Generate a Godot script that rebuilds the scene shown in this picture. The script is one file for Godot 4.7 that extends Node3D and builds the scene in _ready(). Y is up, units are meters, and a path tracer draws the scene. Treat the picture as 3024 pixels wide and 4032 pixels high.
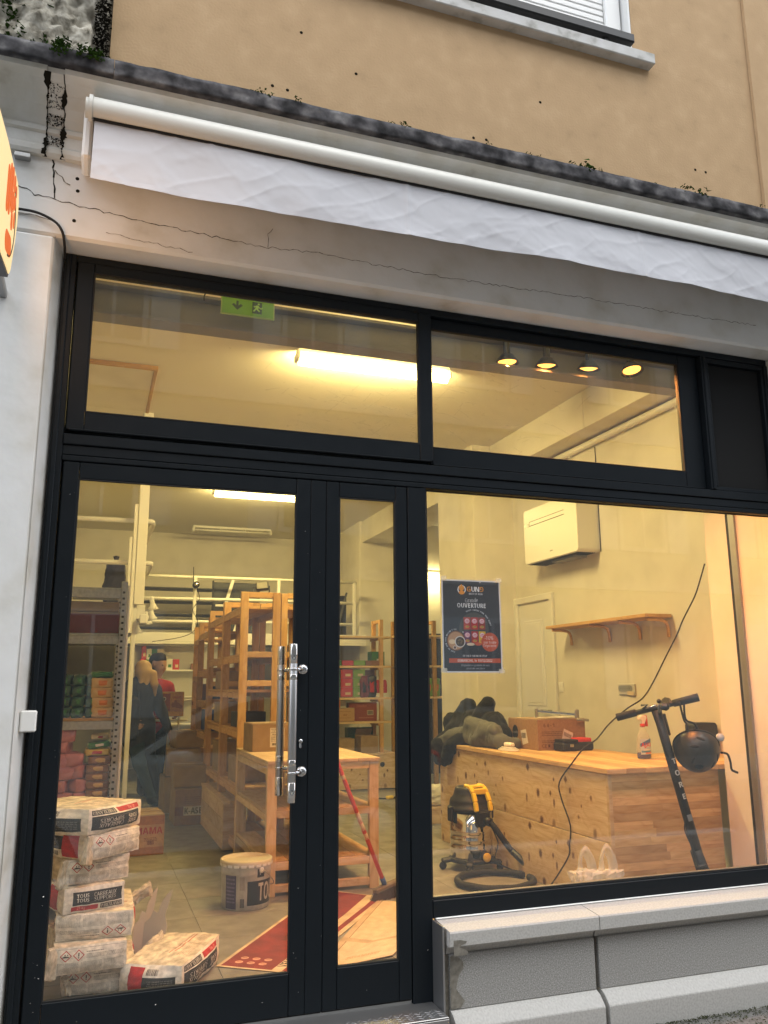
extends Node3D
# A shop being fitted out, seen from the pavement through its dark glazed front. Floor of the shop is y = 0, the front of the frames z = 0.

var taken := {}
var cache := {}
var M := {}
var rng := RandomNumberGenerator.new()
var noise := FastNoiseLite.new()

func _ready():
	rng.seed = 7
	noise.seed = 3
	noise.noise_type = FastNoiseLite.TYPE_SIMPLEX_SMOOTH
	noise.frequency = 1.0
	noise.fractal_octaves = 3
	camera_and_sky()
	materials()
	street()
	building()
	shopfront()
	awning_and_sign()
	upstairs()
	room()
	ceiling_things()
	mezzanine()
	left_rack()
	bags()
	middle_goods()
	pine_shelves()
	far_shelves()
	people()
	counter()
	counter_things()
	floor_things()
	right_wall_things()
	poster()
	outside_mirrored()

# ------------------------------------------------------------------ camera, sky, light
func camera_and_sky():
	var cam := Camera3D.new()
	cam.name = "camera"
	add_child(cam)
	cam.position = Vector3(0, 1.25, 3.4)
	cam.rotation = Vector3(0.20593876, -0.33771778, -0.00562638)
	cam.fov = 63.64
	cam.near = 0.02
	cam.far = 400.0
	cam.current = true
	var we := WorldEnvironment.new()
	we.name = "daylight"
	var e := Environment.new()
	e.background_mode = Environment.BG_SKY
	var sky := Sky.new()
	var sm := ProceduralSkyMaterial.new()
	sm.sky_top_color = Color(0.84, 0.87, 0.92)
	sm.sky_horizon_color = Color(0.88, 0.89, 0.91)
	sm.ground_bottom_color = Color(0.3, 0.3, 0.31)
	sm.ground_horizon_color = Color(0.5, 0.5, 0.52)
	sm.sky_curve = 0.2
	sm.energy_multiplier = 4.2
	sky.sky_material = sm
	e.sky = sky
	e.tonemap_mode = Environment.TONE_MAPPER_LINEAR
	e.tonemap_exposure = 1.1
	e.sdfgi_enabled = true
	e.ssao_enabled = true
	e.ssil_enabled = true
	we.environment = e
	add_child(we)
	var sun := DirectionalLight3D.new()
	sun.name = "overcast_sun"
	sun.light_energy = 0.4
	sun.light_angular_distance = 25.0
	sun.light_color = Color(1.0, 0.99, 0.97)
	sun.rotation_degrees = Vector3(-62, 25, 0)
	sun.shadow_enabled = true
	add_child(sun)

# ------------------------------------------------------------------ small helpers
func V(x: float, y: float, z: float) -> Vector3: return Vector3(x, y, z)
func L(r: float, g: float, b: float) -> Color: return Color(r, g, b).linear_to_srgb()

func numbered(called: String) -> String:
	var n: int = taken.get(called, 0)
	taken[called] = n + 1
	return called if n == 0 else "%s_%03d" % [called, n]

func thing(called: String, label: String, category: String, at := Vector3.ZERO, yaw := 0.0, group := "") -> Node3D:
	var o := Node3D.new()
	o.name = numbered(called)
	add_child(o)
	o.position = at
	o.rotation.y = yaw
	tag(o, label, category, group)
	return o

func tag(o: Node, label: String, category: String, group := "") -> Node:
	o.set_meta("label", label)
	o.set_meta("category", category)
	if group != "": o.set_meta("group", group)
	return o

func part(parent: Node, called: String, mesh: Mesh, m: Material, at := Vector3.ZERO, rot := Vector3.ZERO) -> MeshInstance3D:
	var o := MeshInstance3D.new()
	o.name = called if parent != self else numbered(called)
	o.mesh = mesh
	if mesh.get_surface_count() == 1: o.material_override = m
	elif m: o.material_override = m
	parent.add_child(o, true)
	o.position = at
	o.rotation = rot
	return o

func one(called: String, label: String, category: String, mesh: Mesh, m: Material, at := Vector3.ZERO, rot := Vector3.ZERO, group := "") -> MeshInstance3D:
	var o := part(self, called, mesh, m, at, rot)
	tag(o, label, category, group)
	return o

func struct(called: String, mesh: Mesh, m: Material, at := Vector3.ZERO) -> MeshInstance3D:
	var o := part(self, called, mesh, m, at)
	o.set_meta("kind", "structure")
	return o

# ------------------------------------------------------------------ meshes
func begin(smooth := false) -> SurfaceTool:
	var st := SurfaceTool.new()
	st.begin(Mesh.PRIMITIVE_TRIANGLES)
	st.set_smooth_group(0 if smooth else -1)
	return st

func finish(st: SurfaceTool) -> ArrayMesh:
	st.generate_normals()
	return st.commit()

# corners run counter-clockwise seen from outside
func quad(st: SurfaceTool, a: Vector3, b: Vector3, c: Vector3, d: Vector3, uv := false, u0 := Vector2(0, 1), u1 := Vector2(1, 1), u2 := Vector2(1, 0), u3 := Vector2(0, 0)):
	for k in [[a, u0], [c, u2], [b, u1], [a, u0], [d, u3], [c, u2]]:
		if uv: st.set_uv(k[1])
		st.add_vertex(k[0])

func tri(st: SurfaceTool, a: Vector3, b: Vector3, c: Vector3):
	st.add_vertex(a); st.add_vertex(c); st.add_vertex(b)

# a box with chamfered edges, centred
func bev(s: Vector3, c := 0.003) -> ArrayMesh:
	var key := "bev%.4f_%.4f_%.4f_%.4f" % [s.x, s.y, s.z, c]
	if cache.has(key): return cache[key]
	var st := begin()
	add_bev(st, Vector3.ZERO, s, c)
	cache[key] = finish(st)
	return cache[key]

func add_bev(st: SurfaceTool, at: Vector3, s: Vector3, c := 0.003):
	var h := s / 2.0
	c = minf(c, minf(h.x, minf(h.y, h.z)) * 0.9)
	var i := h - V(c, c, c)
	# six faces
	for ax in 3:
		for sg in [-1.0, 1.0]:
			var u := (ax + 1) % 3
			var v := (ax + 2) % 3
			var q := []
			for k in [[-1, -1], [1, -1], [1, 1], [-1, 1]]:
				var p := Vector3.ZERO
				p[ax] = sg * h[ax]; p[u] = k[0] * i[u]; p[v] = k[1] * i[v]
				q.append(p + at)
			if sg > 0: quad(st, q[0], q[1], q[2], q[3])
			else: quad(st, q[3], q[2], q[1], q[0])
	# twelve edges
	for ax in 3:
		var u := (ax + 1) % 3
		var v := (ax + 2) % 3
		for su in [-1.0, 1.0]:
			for sv in [-1.0, 1.0]:
				var a := Vector3.ZERO
				var b := Vector3.ZERO
				a[u] = su * h[u]; a[v] = sv * i[v]; a[ax] = -i[ax]
				b[u] = su * i[u]; b[v] = sv * h[v]; b[ax] = -i[ax]
				var a2 := a
				var b2 := b
				a2[ax] = i[ax]; b2[ax] = i[ax]
				if su * sv > 0: quad(st, a + at, b + at, b2 + at, a2 + at)
				else: quad(st, a2 + at, b2 + at, b + at, a + at)
	for sx in [-1.0, 1.0]:
		for sy in [-1.0, 1.0]:
			for sz in [-1.0, 1.0]:
				var a := V(sx * h.x, sy * i.y, sz * i.z) + at
				var b := V(sx * i.x, sy * h.y, sz * i.z) + at
				var d := V(sx * i.x, sy * i.y, sz * h.z) + at
				if sx * sy * sz > 0: tri(st, a, b, d)
				else: tri(st, a, d, b)

# box between two corners
func bx(parent: Node, called: String, lo: Vector3, hi: Vector3, m: Material, c := 0.003) -> MeshInstance3D:
	return part(parent, called, bev(hi - lo, c), m, (lo + hi) / 2.0)

# bar from a to b: its length is the local x, w its size along up-ish, t across
func bar(parent: Node, called: String, a: Vector3, b: Vector3, w: float, t: float, m: Material, up := Vector3.UP, c := 0.002) -> MeshInstance3D:
	var o := part(parent, called, bev(V(a.distance_to(b), w, t), c), m)
	var x := (b - a).normalized()
	if absf(x.dot(up)) > 0.98: up = Vector3.BACK
	var z := x.cross(up).normalized()
	o.basis = Basis(x, z.cross(x).normalized(), z)
	o.position = (a + b) / 2.0
	return o

func tube_mesh(pts: Array, r, sides := 10, caps := true) -> ArrayMesh:
	var st := begin(true)
	add_tube(st, pts, r, sides, caps)
	return finish(st)

func add_tube(st: SurfaceTool, pts: Array, r, sides := 10, caps := true):
	var n := pts.size()
	var rings := []
	var up := Vector3.UP
	for i in n:
		var d: Vector3 = (pts[mini(i + 1, n - 1)] - pts[maxi(i - 1, 0)]).normalized()
		if i == 0:
			up = Vector3.UP if absf(d.y) < 0.9 else Vector3.RIGHT
		var s := d.cross(up).normalized()
		up = s.cross(d).normalized()
		var ring := []
		var rr: float = r[i] if r is Array else r
		for k in sides:
			var a := TAU * k / sides
			ring.append(pts[i] + (s * cos(a) + up * sin(a)) * rr)
		rings.append(ring)
	for i in n - 1:
		for k in sides:
			var k2 := (k + 1) % sides
			quad(st, rings[i][k], rings[i][k2], rings[i + 1][k2], rings[i + 1][k])
	if caps:
		for k in sides:
			var k2 := (k + 1) % sides
			tri(st, pts[0], rings[0][k2], rings[0][k])
			tri(st, pts[n - 1], rings[n - 1][k], rings[n - 1][k2])

func curve(pts: Array, per := 6) -> Array:
	var out := []
	var n := pts.size()
	for i in n - 1:
		var p0: Vector3 = pts[maxi(i - 1, 0)]
		var p3: Vector3 = pts[mini(i + 2, n - 1)]
		for k in per:
			out.append((pts[i] as Vector3).cubic_interpolate(pts[i + 1], p0, p3, float(k) / per))
	out.append(pts[n - 1])
	return out

# profile: [radius, height] from bottom to top, round the y axis; uv round and up
func lathe(profile: Array, sides := 24, smooth := true) -> ArrayMesh:
	var st := begin(smooth)
	add_lathe(st, Vector3.ZERO, profile, sides)
	return finish(st)

func add_lathe(st: SurfaceTool, at: Vector3, profile: Array, sides := 24):
	var n := profile.size()
	for i in n - 1:
		for k in sides:
			var a := TAU * k / sides
			var b := TAU * (k + 1) / sides
			var p: Array = profile[i]
			var q: Array = profile[i + 1]
			var v0 := 1.0 - float(i) / (n - 1)
			var v1 := 1.0 - float(i + 1) / (n - 1)
			var c0 := at + V(p[0] * cos(a), p[1], -p[0] * sin(a))
			var c1 := at + V(p[0] * cos(b), p[1], -p[0] * sin(b))
			var c2 := at + V(q[0] * cos(b), q[1], -q[0] * sin(b))
			var c3 := at + V(q[0] * cos(a), q[1], -q[0] * sin(a))
			quad(st, c0, c1, c2, c3, true, Vector2(float(k) / sides, v0), Vector2(float(k + 1) / sides, v0), Vector2(float(k + 1) / sides, v1), Vector2(float(k) / sides, v1))

# outline in x, y (counter-clockwise seen from +z), pushed from z0 to z1
func prism(outline: PackedVector2Array, z0: float, z1: float, uv := false) -> ArrayMesh:
	var st := begin()
	add_prism(st, outline, z0, z1, uv)
	return finish(st)

func add_prism(st: SurfaceTool, outline: PackedVector2Array, z0: float, z1: float, uv := false):
	var n := outline.size()
	if Geometry2D.is_polygon_clockwise(outline): outline.reverse()
	var lo := outline[0]
	var hi := outline[0]
	for p in outline:
		lo = lo.min(p); hi = hi.max(p)
	var idx := Geometry2D.triangulate_polygon(outline)
	for t in range(0, idx.size(), 3):
		var q := [outline[idx[t]], outline[idx[t + 1]], outline[idx[t + 2]]]
		if (q[1] - q[0]).cross(q[2] - q[0]) < 0.0: q.reverse()
		for z in [z1, z0]:
			var order := [q[0], q[2], q[1]] if z == z1 else [q[0], q[1], q[2]]
			for p in order:
				if uv: st.set_uv(Vector2((p.x - lo.x) / (hi.x - lo.x), 1.0 - (p.y - lo.y) / (hi.y - lo.y)))
				st.add_vertex(V(p.x, p.y, z))
	for i in n:
		var a := outline[i]
		var b := outline[(i + 1) % n]
		if uv: st.set_uv(Vector2(0.01, 0.01))
		quad(st, V(a.x, a.y, z0), V(b.x, b.y, z0), V(b.x, b.y, z1), V(a.x, a.y, z1))

func round_rect(w: float, h: float, r: float, seg := 5) -> PackedVector2Array:
	var out := PackedVector2Array()
	for c in [[1, 1, 0.0], [-1, 1, 0.5], [-1, -1, 1.0], [1, -1, 1.5]]:
		for k in seg + 1:
			var a: float = PI * (c[2] + 0.5 * k / seg)
			out.append(Vector2(c[0] * (w / 2 - r) + cos(a) * r, c[1] * (h / 2 - r) + sin(a) * r))
	return out

# a profile in (z, y) carried along x
func along_x(profile: Array, x0: float, x1: float) -> ArrayMesh:
	var poly := PackedVector2Array()
	for p in profile: poly.append(Vector2(-p[0], p[1]))
	var st := begin()
	add_prism(st, poly, x0, x1)
	var mesh := finish(st)
	# x = z of the prism, z = -x of the prism
	var tool := SurfaceTool.new()
	tool.begin(Mesh.PRIMITIVE_TRIANGLES)
	tool.append_from(mesh, 0, Transform3D(Basis(Vector3(0, 0, -1), Vector3(0, 1, 0), Vector3(1, 0, 0)), Vector3.ZERO))
	return tool.commit()

# sheet of nx by ny cells, f(u, v) gives a point; seen from the side where u runs right and v up
func sheet(nx: int, ny: int, f: Callable, smooth := true) -> ArrayMesh:
	var st := begin(smooth)
	add_sheet(st, nx, ny, f)
	return finish(st)

func add_sheet(st: SurfaceTool, nx: int, ny: int, f: Callable):
	var g := []
	for j in ny + 1:
		var row := []
		for i in nx + 1: row.append(f.call(float(i) / nx, float(j) / ny))
		g.append(row)
	for j in ny:
		for i in nx:
			quad(st, g[j][i], g[j][i + 1], g[j + 1][i + 1], g[j + 1][i], true, Vector2(float(i) / nx, 1.0 - float(j) / ny), Vector2(float(i + 1) / nx, 1.0 - float(j) / ny), Vector2(float(i + 1) / nx, 1.0 - float(j + 1) / ny), Vector2(float(i) / nx, 1.0 - float(j + 1) / ny))

# soft box: a stuffed sack or packet. Surface 0: front and back (+-z), 1: ends (+-x), 2: top and bottom
func pillow(s: Vector3, seg: int, round_: float, puff: float, crumple: float, seed_: float, fine := 9.0) -> ArrayMesh:
	var tools := [begin(true), begin(true), begin(true)]
	var place := func(p: Vector3) -> Vector3:
		var q := p
		# rounding: pull corners in
		var l := p.length()
		var e := pow(pow(absf(p.x), 6.0) + pow(absf(p.y), 6.0) + pow(absf(p.z), 6.0), 1.0 / 6.0)
		q = p.lerp(p / maxf(e, 0.01), round_)
		var b := V((1 - p.y * p.y) * (1 - p.z * p.z) * signf(p.x) * (absf(p.x)), (1 - p.x * p.x) * (1 - p.z * p.z) * p.y, (1 - p.y * p.y) * (1 - p.x * p.x) * p.z)
		q += b * puff
		var w := q * s * 0.5
		var o := V(seed_ * 3.1, seed_ * 1.7, seed_ * 5.3)
		var n1 := noise.get_noise_3dv(w * fine * 0.45 + o)
		var n2 := noise.get_noise_3dv(w * fine * 1.9 + o * 2.0)
		var n3 := absf(noise.get_noise_3dv(w * fine * 0.9 - o))
		w += (p / maxf(l, 0.01)) * crumple * (n1 * 1.0 + n2 * 0.4 - n3 * 0.9)
		return w
	var faces := [[0, 2, 1.0], [0, 2, -1.0], [1, 0, 1.0], [1, 0, -1.0], [2, 1, 1.0], [2, 1, -1.0]]
	for f in faces:
		var st: SurfaceTool = tools[f[0]]
		var sg: float = f[2]
		add_sheet(st, seg, seg, func(u, v):
			var a: float = u * 2 - 1
			var b: float = v * 2 - 1
			if f[1] == 2: return place.call(V(a * sg, b, sg))
			if f[1] == 0: return place.call(V(sg, b, -a * sg))
			return place.call(V(a, sg, -b * sg)))
	var m := ArrayMesh.new()
	for st in tools:
		st.generate_normals()
		st.commit(m)
	return m

func ball(r: float, sides := 16, squash := Vector3.ONE) -> ArrayMesh:
	var key := "ball%f_%d_%s" % [r, sides, str(squash)]
	if cache.has(key): return cache[key]
	var st := begin(true)
	var n := sides / 2
	var prof := []
	for i in n + 1:
		var a := PI * i / n - PI / 2
		prof.append([maxf(cos(a), 0.0) * r, sin(a) * r])
	var tool := begin(true)
	add_lathe(tool, Vector3.ZERO, prof, sides)
	var mesh := finish(tool)
	if squash != Vector3.ONE:
		st.append_from(mesh, 0, Transform3D(Basis.from_scale(squash), Vector3.ZERO))
		mesh = finish(st)
	cache[key] = mesh
	return mesh

# ------------------------------------------------------------------ materials
func mat(c: Color, rough := 0.7, metal := 0.0, spec := 0.5) -> StandardMaterial3D:
	var m := StandardMaterial3D.new()
	m.albedo_color = c
	m.roughness = rough
	m.metallic = metal
	m.metallic_specular = spec
	return m

func ntex(freq: float, stops: Array, octaves := 4, seed_ := 1, size := 512, type := FastNoiseLite.TYPE_SIMPLEX_SMOOTH) -> NoiseTexture2D:
	var n := FastNoiseLite.new()
	n.noise_type = type
	n.frequency = freq
	n.fractal_octaves = octaves
	n.seed = seed_
	var t := NoiseTexture2D.new()
	t.width = size; t.height = size
	t.seamless = true
	t.normalize = true
	t.noise = n
	if stops.size():
		var g := Gradient.new()
		g.offsets = PackedFloat32Array(stops.map(func(s): return s[0]))
		g.colors = PackedColorArray(stops.map(func(s): return s[1]))
		t.color_ramp = g
	return t

func tri_tex(m: StandardMaterial3D, t: Texture2D, scale := 1.0, world := false) -> StandardMaterial3D:
	m.albedo_texture = t
	m.uv1_triplanar = true
	m.uv1_world_triplanar = world
	m.uv1_triplanar_sharpness = 6.0
	m.uv1_scale = V(scale, scale, scale)
	return m

func relief(m: StandardMaterial3D, t: Texture2D, cm: float) -> StandardMaterial3D:
	m.heightmap_enabled = true
	m.heightmap_texture = t
	m.heightmap_scale = cm
	return m

func itex(im: Image) -> ImageTexture: return ImageTexture.create_from_image(im)

func wood_img(w: int, h: int, light: Color, dark: Color, knots: int, seed_: int, rings := 9.0, big := 1.0) -> Image:
	var im := Image.create(w, h, false, Image.FORMAT_RGB8)
	var r := RandomNumberGenerator.new()
	r.seed = seed_
	var ks := []
	for i in knots: ks.append([r.randf() * w, r.randf() * h, r.randf_range(1.6, 5.0) * big * r.randf_range(0.5, 1.3), r.randf_range(0.7, 2.2), r.randf_range(-0.7, 0.7), r.randf()])
	var n := FastNoiseLite.new()
	n.seed = seed_
	n.frequency = 0.01
	n.fractal_octaves = 2
	for y in h:
		var fy := float(y)
		var row := ks.filter(func(k): return minf(absf(fy - k[1]), h - absf(fy - k[1])) < 40.0)
		for x in w:
			var fx := float(x)
			var bend := 0.0
			var knot := 0.0
			for k in row:
				var dx: float = absf(fx - k[0]); dx = minf(dx, w - dx)
				var dy: float = absf(fy - k[1]); dy = minf(dy, h - dy)
				if dx < 60 and dy < 40:
					var sk: float = dy + dx * k[4] * 0.5
					var d := sqrt(dx * dx / (k[3] * k[3]) + sk * sk) * (1.0 + 0.25 * n.get_noise_2d(fx * 12.0, fy * 12.0))
					bend += 6.0 * exp(-d * d / (k[2] * k[2] * 9.0))
					if d < k[2] * 1.6: knot = maxf(knot, smoothstep(k[2] * 1.6, k[2] * 0.5, d) * lerpf(0.35, 0.95, k[5]))
			# wrap the noise round both ways
			var u := TAU * fx / w
			var wob := n.get_noise_3d(cos(u) * 40.0, sin(u) * 40.0, fy * 0.6) * 1.4
			var tone := n.get_noise_3d(cos(u) * 25.0 + 300.0, sin(u) * 25.0, fy * 3.0)
			var fine := n.get_noise_3d(cos(u) * 90.0, sin(u) * 90.0 + 500.0, fy * 22.0)
			var ring := absf(fposmod(fy / h * rings + wob + bend * 0.25, 1.0) - 0.5) * 2.0
			var t := clampf(0.24 * pow(ring, 3.0) + 0.28 * tone + 0.22 * fine + 0.16, 0.0, 1.0)
			var c := light.lerp(dark, t)
			if knot > 0.0: c = c.lerp(Color(0.26, 0.14, 0.06), knot)
			im.set_pixel(x, y, c)
	return im

# ------------------------------------------------------------------ printing into pictures
var fonts := {}
func font(bold := false, serif := false) -> Font:
	var key := "%s%s" % [bold, serif]
	if not fonts.has(key):
		var f := SystemFont.new()
		f.font_names = PackedStringArray(["Droid Serif" if serif else "Droid Sans"])
		f.font_weight = 700 if bold else 400
		fonts[key] = f
	return fonts[key]

# writes text with its middle at (cx, cy), h pixels high, turned by rot; squeezed to max_w
func write(im: Image, text: String, cx: float, cy: float, h: float, c: Color, bold := false, max_w := 0.0, rot := 0.0, serif := false):
	var tm := TextMesh.new()
	tm.font = font(bold, serif)
	tm.text = text
	tm.font_size = 32
	tm.pixel_size = 1.0
	tm.depth = 0.0
	tm.curve_step = 2.0
	if tm.get_surface_count() == 0: return
	var a := tm.surface_get_arrays(0)
	var vs: PackedVector3Array = a[Mesh.ARRAY_VERTEX]
	if vs.size() == 0: return
	var idx: PackedInt32Array = a[Mesh.ARRAY_INDEX] if a[Mesh.ARRAY_INDEX] != null else PackedInt32Array(range(vs.size()))
	var lo := Vector2(1e9, 1e9)
	var hi := -lo
	for v in vs:
		lo = lo.min(Vector2(v.x, v.y)); hi = hi.max(Vector2(v.x, v.y))
	var s := h / 23.0
	var sx := s
	if max_w > 0.0 and (hi.x - lo.x) * s > max_w: sx = max_w / (hi.x - lo.x)
	var mid := (lo + hi) / 2.0
	var cr := cos(rot)
	var sr := sin(rot)
	for t in range(0, idx.size() - 2, 3):
		var q := []
		for k in 3:
			var v := vs[idx[t + k]]
			var p := Vector2((v.x - mid.x) * sx, -(v.y - mid.y) * s)
			q.append(Vector2(cx + p.x * cr - p.y * sr, cy + p.x * sr + p.y * cr))
		fill_tri(im, q[0], q[1], q[2], c)

func fill_tri(im: Image, a: Vector2, b: Vector2, d: Vector2, c: Color):
	var area := (b - a).cross(d - a)
	if absf(area) < 1e-6: return
	var x0 := maxi(0, floori(minf(a.x, minf(b.x, d.x))))
	var x1 := mini(im.get_width() - 1, ceili(maxf(a.x, maxf(b.x, d.x))))
	var y0 := maxi(0, floori(minf(a.y, minf(b.y, d.y))))
	var y1 := mini(im.get_height() - 1, ceili(maxf(a.y, maxf(b.y, d.y))))
	for y in range(y0, y1 + 1):
		for x in range(x0, x1 + 1):
			var n := 0
			for k in 4:
				var p := Vector2(x + 0.25 + 0.5 * (k % 2), y + 0.25 + 0.5 * (k / 2))
				var w0 := (b - a).cross(p - a) / area
				var w1 := (d - b).cross(p - b) / area
				var w2 := (a - d).cross(p - d) / area
				if w0 >= 0.0 and w1 >= 0.0 and w2 >= 0.0: n += 1
			if n > 0: im.set_pixel(x, y, im.get_pixel(x, y).lerp(c, n / 4.0))

func fill_poly(im: Image, pts: PackedVector2Array, c: Color):
	var idx := Geometry2D.triangulate_polygon(pts)
	for t in range(0, idx.size(), 3): fill_tri(im, pts[idx[t]], pts[idx[t + 1]], pts[idx[t + 2]], c)

func disc(im: Image, cx: float, cy: float, r: float, c: Color, ry := -1.0):
	if ry < 0: ry = r
	var pts := PackedVector2Array()
	for k in 28: pts.append(Vector2(cx + cos(TAU * k / 28) * r, cy + sin(TAU * k / 28) * ry))
	fill_poly(im, pts, c)

func rect(im: Image, x: float, y: float, w: float, h: float, c: Color): im.fill_rect(Rect2i(int(x), int(y), int(w), int(h)), c)

func blank(w: int, h: int, c: Color) -> Image:
	var im := Image.create(w, h, false, Image.FORMAT_RGB8)
	im.fill(c)
	return im

func mottle(im: Image, amount: float, freq: float, seed_: int):
	var n := FastNoiseLite.new()
	n.seed = seed_
	n.frequency = freq
	n.fractal_octaves = 4
	for y in im.get_height():
		for x in im.get_width():
			var k := 1.0 + amount * n.get_noise_2d(x, y)
			var c := im.get_pixel(x, y)
			im.set_pixel(x, y, Color(clampf(c.r * k, 0, 1), clampf(c.g * k, 0, 1), clampf(c.b * k, 0, 1)))

# grey lines that stand for small print
func small_print(im: Image, x: float, y: float, w: float, lines: int, pitch: float, c: Color, seed_ := 1):
	var r := RandomNumberGenerator.new()
	r.seed = seed_
	for i in lines:
		var at := x
		while at < x + w - 3:
			var l := minf(r.randf_range(4, 14), x + w - at)
			rect(im, at, y + i * pitch, l, maxf(1.0, pitch * 0.45), c)
			at += l + 2.0

func barcode(im: Image, x: float, y: float, w: float, h: float, c := Color(0.12, 0.1, 0.09)):
	var r := RandomNumberGenerator.new()
	r.seed = int(x * 7 + y)
	var at := x
	while at < x + w - 2:
		var l := r.randi_range(1, 3)
		rect(im, at, y, l, h, c)
		at += l + r.randi_range(1, 2)

func printed(im: Image, rough := 0.6, spec := 0.5) -> StandardMaterial3D:
	var m := mat(Color.WHITE, rough, 0.0, spec)
	m.albedo_texture = itex(im)
	m.texture_repeat = false
	return m

func materials():
	var g := func(v: float) -> Color: return Color(v, v, v)
	# ---- outside
	var speck := ntex(0.11, [[0.0, g.call(0.35)], [0.45, g.call(0.5)], [1.0, g.call(0.65)]], 3, 5, 512)
	var coarse := ntex(0.02, [[0.0, g.call(0.3)], [1.0, g.call(0.7)]], 5, 9, 512)
	M.stucco = mat(Color.WHITE, 0.95, 0.0, 0.2)
	tri_tex(M.stucco, ntex(0.012, [[0.0, L(0.4, 0.273, 0.155)], [0.25, L(0.447, 0.305, 0.173)], [0.6, L(0.465, 0.318, 0.181)], [1.0, L(0.5, 0.348, 0.203)]], 9, 21, 1024), 0.45, true)
	relief(M.stucco, ntex(0.35, [], 2, 4, 512), 0.13)
	M.render = mat(Color.WHITE, 0.9, 0.0, 0.25)
	tri_tex(M.render, ntex(0.006, [[0.0, L(0.5, 0.47, 0.4)], [0.2, L(0.62, 0.6, 0.55)], [0.45, L(0.68, 0.67, 0.64)], [1.0, L(0.72, 0.715, 0.7)]], 7, 33, 1024), 0.45, true)
	relief(M.render, ntex(0.03, [], 5, 14, 512), 0.2)
	M.moulding = mat(Color.WHITE, 0.9, 0.0, 0.25)
	tri_tex(M.moulding, ntex(0.007, [[0.0, L(0.42, 0.38, 0.31)], [0.25, L(0.58, 0.55, 0.48)], [0.6, L(0.64, 0.62, 0.57)], [1.0, L(0.69, 0.675, 0.64)]], 7, 61, 1024), 0.5, true)
	relief(M.moulding, ntex(0.03, [], 5, 15, 512), 0.4)
	M.slab = mat(Color.WHITE, 0.95, 0.0, 0.2)
	tri_tex(M.slab, ntex(0.014, [[0.0, L(0.014, 0.014, 0.015)], [0.3, L(0.04, 0.039, 0.04)], [0.5, L(0.075, 0.072, 0.075)], [0.72, L(0.13, 0.125, 0.125)], [1.0, L(0.27, 0.26, 0.25)]], 7, 8, 1024), 0.55, true)
	relief(M.slab, ntex(0.05, [], 5, 16, 512), 0.25)
	M.moss = mat(L(0.03, 0.06, 0.012), 1.0, 0.0, 0.1)
	M.stone = mat(Color.WHITE, 0.95, 0.0, 0.2)
	tri_tex(M.stone, ntex(0.012, [[0.0, L(0.06, 0.055, 0.04)], [0.3, L(0.26, 0.235, 0.185)], [0.55, L(0.42, 0.39, 0.32)], [1.0, L(0.55, 0.51, 0.44)]], 7, 18, 1024), 1.1, true)
	relief(M.stone, ntex(0.02, [], 6, 17, 512), 0.9)
	M.granite = mat(Color.WHITE, 0.8, 0.0, 0.3)
	tri_tex(M.granite, ntex(0.09, [[0.0, L(0.13, 0.127, 0.118)], [0.35, L(0.25, 0.245, 0.23)], [0.6, L(0.31, 0.305, 0.29)], [1.0, L(0.5, 0.49, 0.47)]], 5, 71, 1024), 1.6, true)
	M.granite_smooth = mat(Color.WHITE, 0.65, 0.0, 0.4)
	tri_tex(M.granite_smooth, ntex(0.05, [[0.0, L(0.33, 0.32, 0.3)], [0.5, L(0.42, 0.41, 0.385)], [1.0, L(0.49, 0.48, 0.455)]], 6, 72, 1024), 1.6, true)
	M.cast_sill = mat(Color.WHITE, 0.85, 0.0, 0.3)
	tri_tex(M.cast_sill, ntex(0.014, [[0.0, L(0.3, 0.29, 0.26)], [0.35, L(0.52, 0.51, 0.48)], [1.0, L(0.62, 0.615, 0.6)]], 6, 74, 512), 0.9, true)
	M.mortar = mat(Color.WHITE, 0.95)
	tri_tex(M.mortar, ntex(0.03, [[0.0, L(0.12, 0.11, 0.09)], [1.0, L(0.26, 0.24, 0.2)]], 5, 73, 512), 2.0, true)
	M.crack = mat(L(0.018, 0.016, 0.012), 1.0, 0.0, 0.1)
	M.hairline = mat(L(0.16, 0.135, 0.1), 1.0, 0.0, 0.1)
	M.asphalt = mat(Color.WHITE, 0.95, 0.0, 0.3)
	tri_tex(M.asphalt, ntex(0.12, [[0.0, L(0.03, 0.03, 0.03)], [0.6, L(0.06, 0.06, 0.058)], [1.0, L(0.11, 0.11, 0.1)]], 5, 81, 512), 1.5, true)
	M.pavement = mat(Color.WHITE, 0.9)
	tri_tex(M.pavement, ntex(0.06, [[0.0, L(0.10, 0.1, 0.09)], [1.0, L(0.2, 0.19, 0.18)]], 6, 82, 512), 0.8, true)
	M.frame = mat(L(0.0085, 0.0115, 0.0145), 0.5, 0.0, 0.28)
	M.frame.roughness_texture = ntex(0.02, [[0.0, g.call(0.75)], [1.0, g.call(1.0)]], 5, 91, 512)
	M.frame.uv1_triplanar = true
	M.frame.uv1_world_triplanar = true
	M.gasket = mat(L(0.006, 0.006, 0.006), 0.8)
	M.panel = mat(L(0.02, 0.02, 0.02), 0.85, 0.0, 0.2)
	M.glass = mat(Color(0.9, 0.95, 0.93, 0.015), 0.0, 0.0, 0.5)
	M.glass.transparency = BaseMaterial3D.TRANSPARENCY_ALPHA
	M.steel = mat(L(0.5, 0.5, 0.5), 0.22, 1.0)
	M.steel_brushed = mat(L(0.42, 0.42, 0.42), 0.38, 1.0)
	M.chrome = mat(L(0.6, 0.58, 0.56), 0.08, 1.0)
	M.alu = mat(L(0.35, 0.35, 0.35), 0.45, 0.9)
	M.galv = mat(Color.WHITE, 0.45, 0.75)
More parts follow.
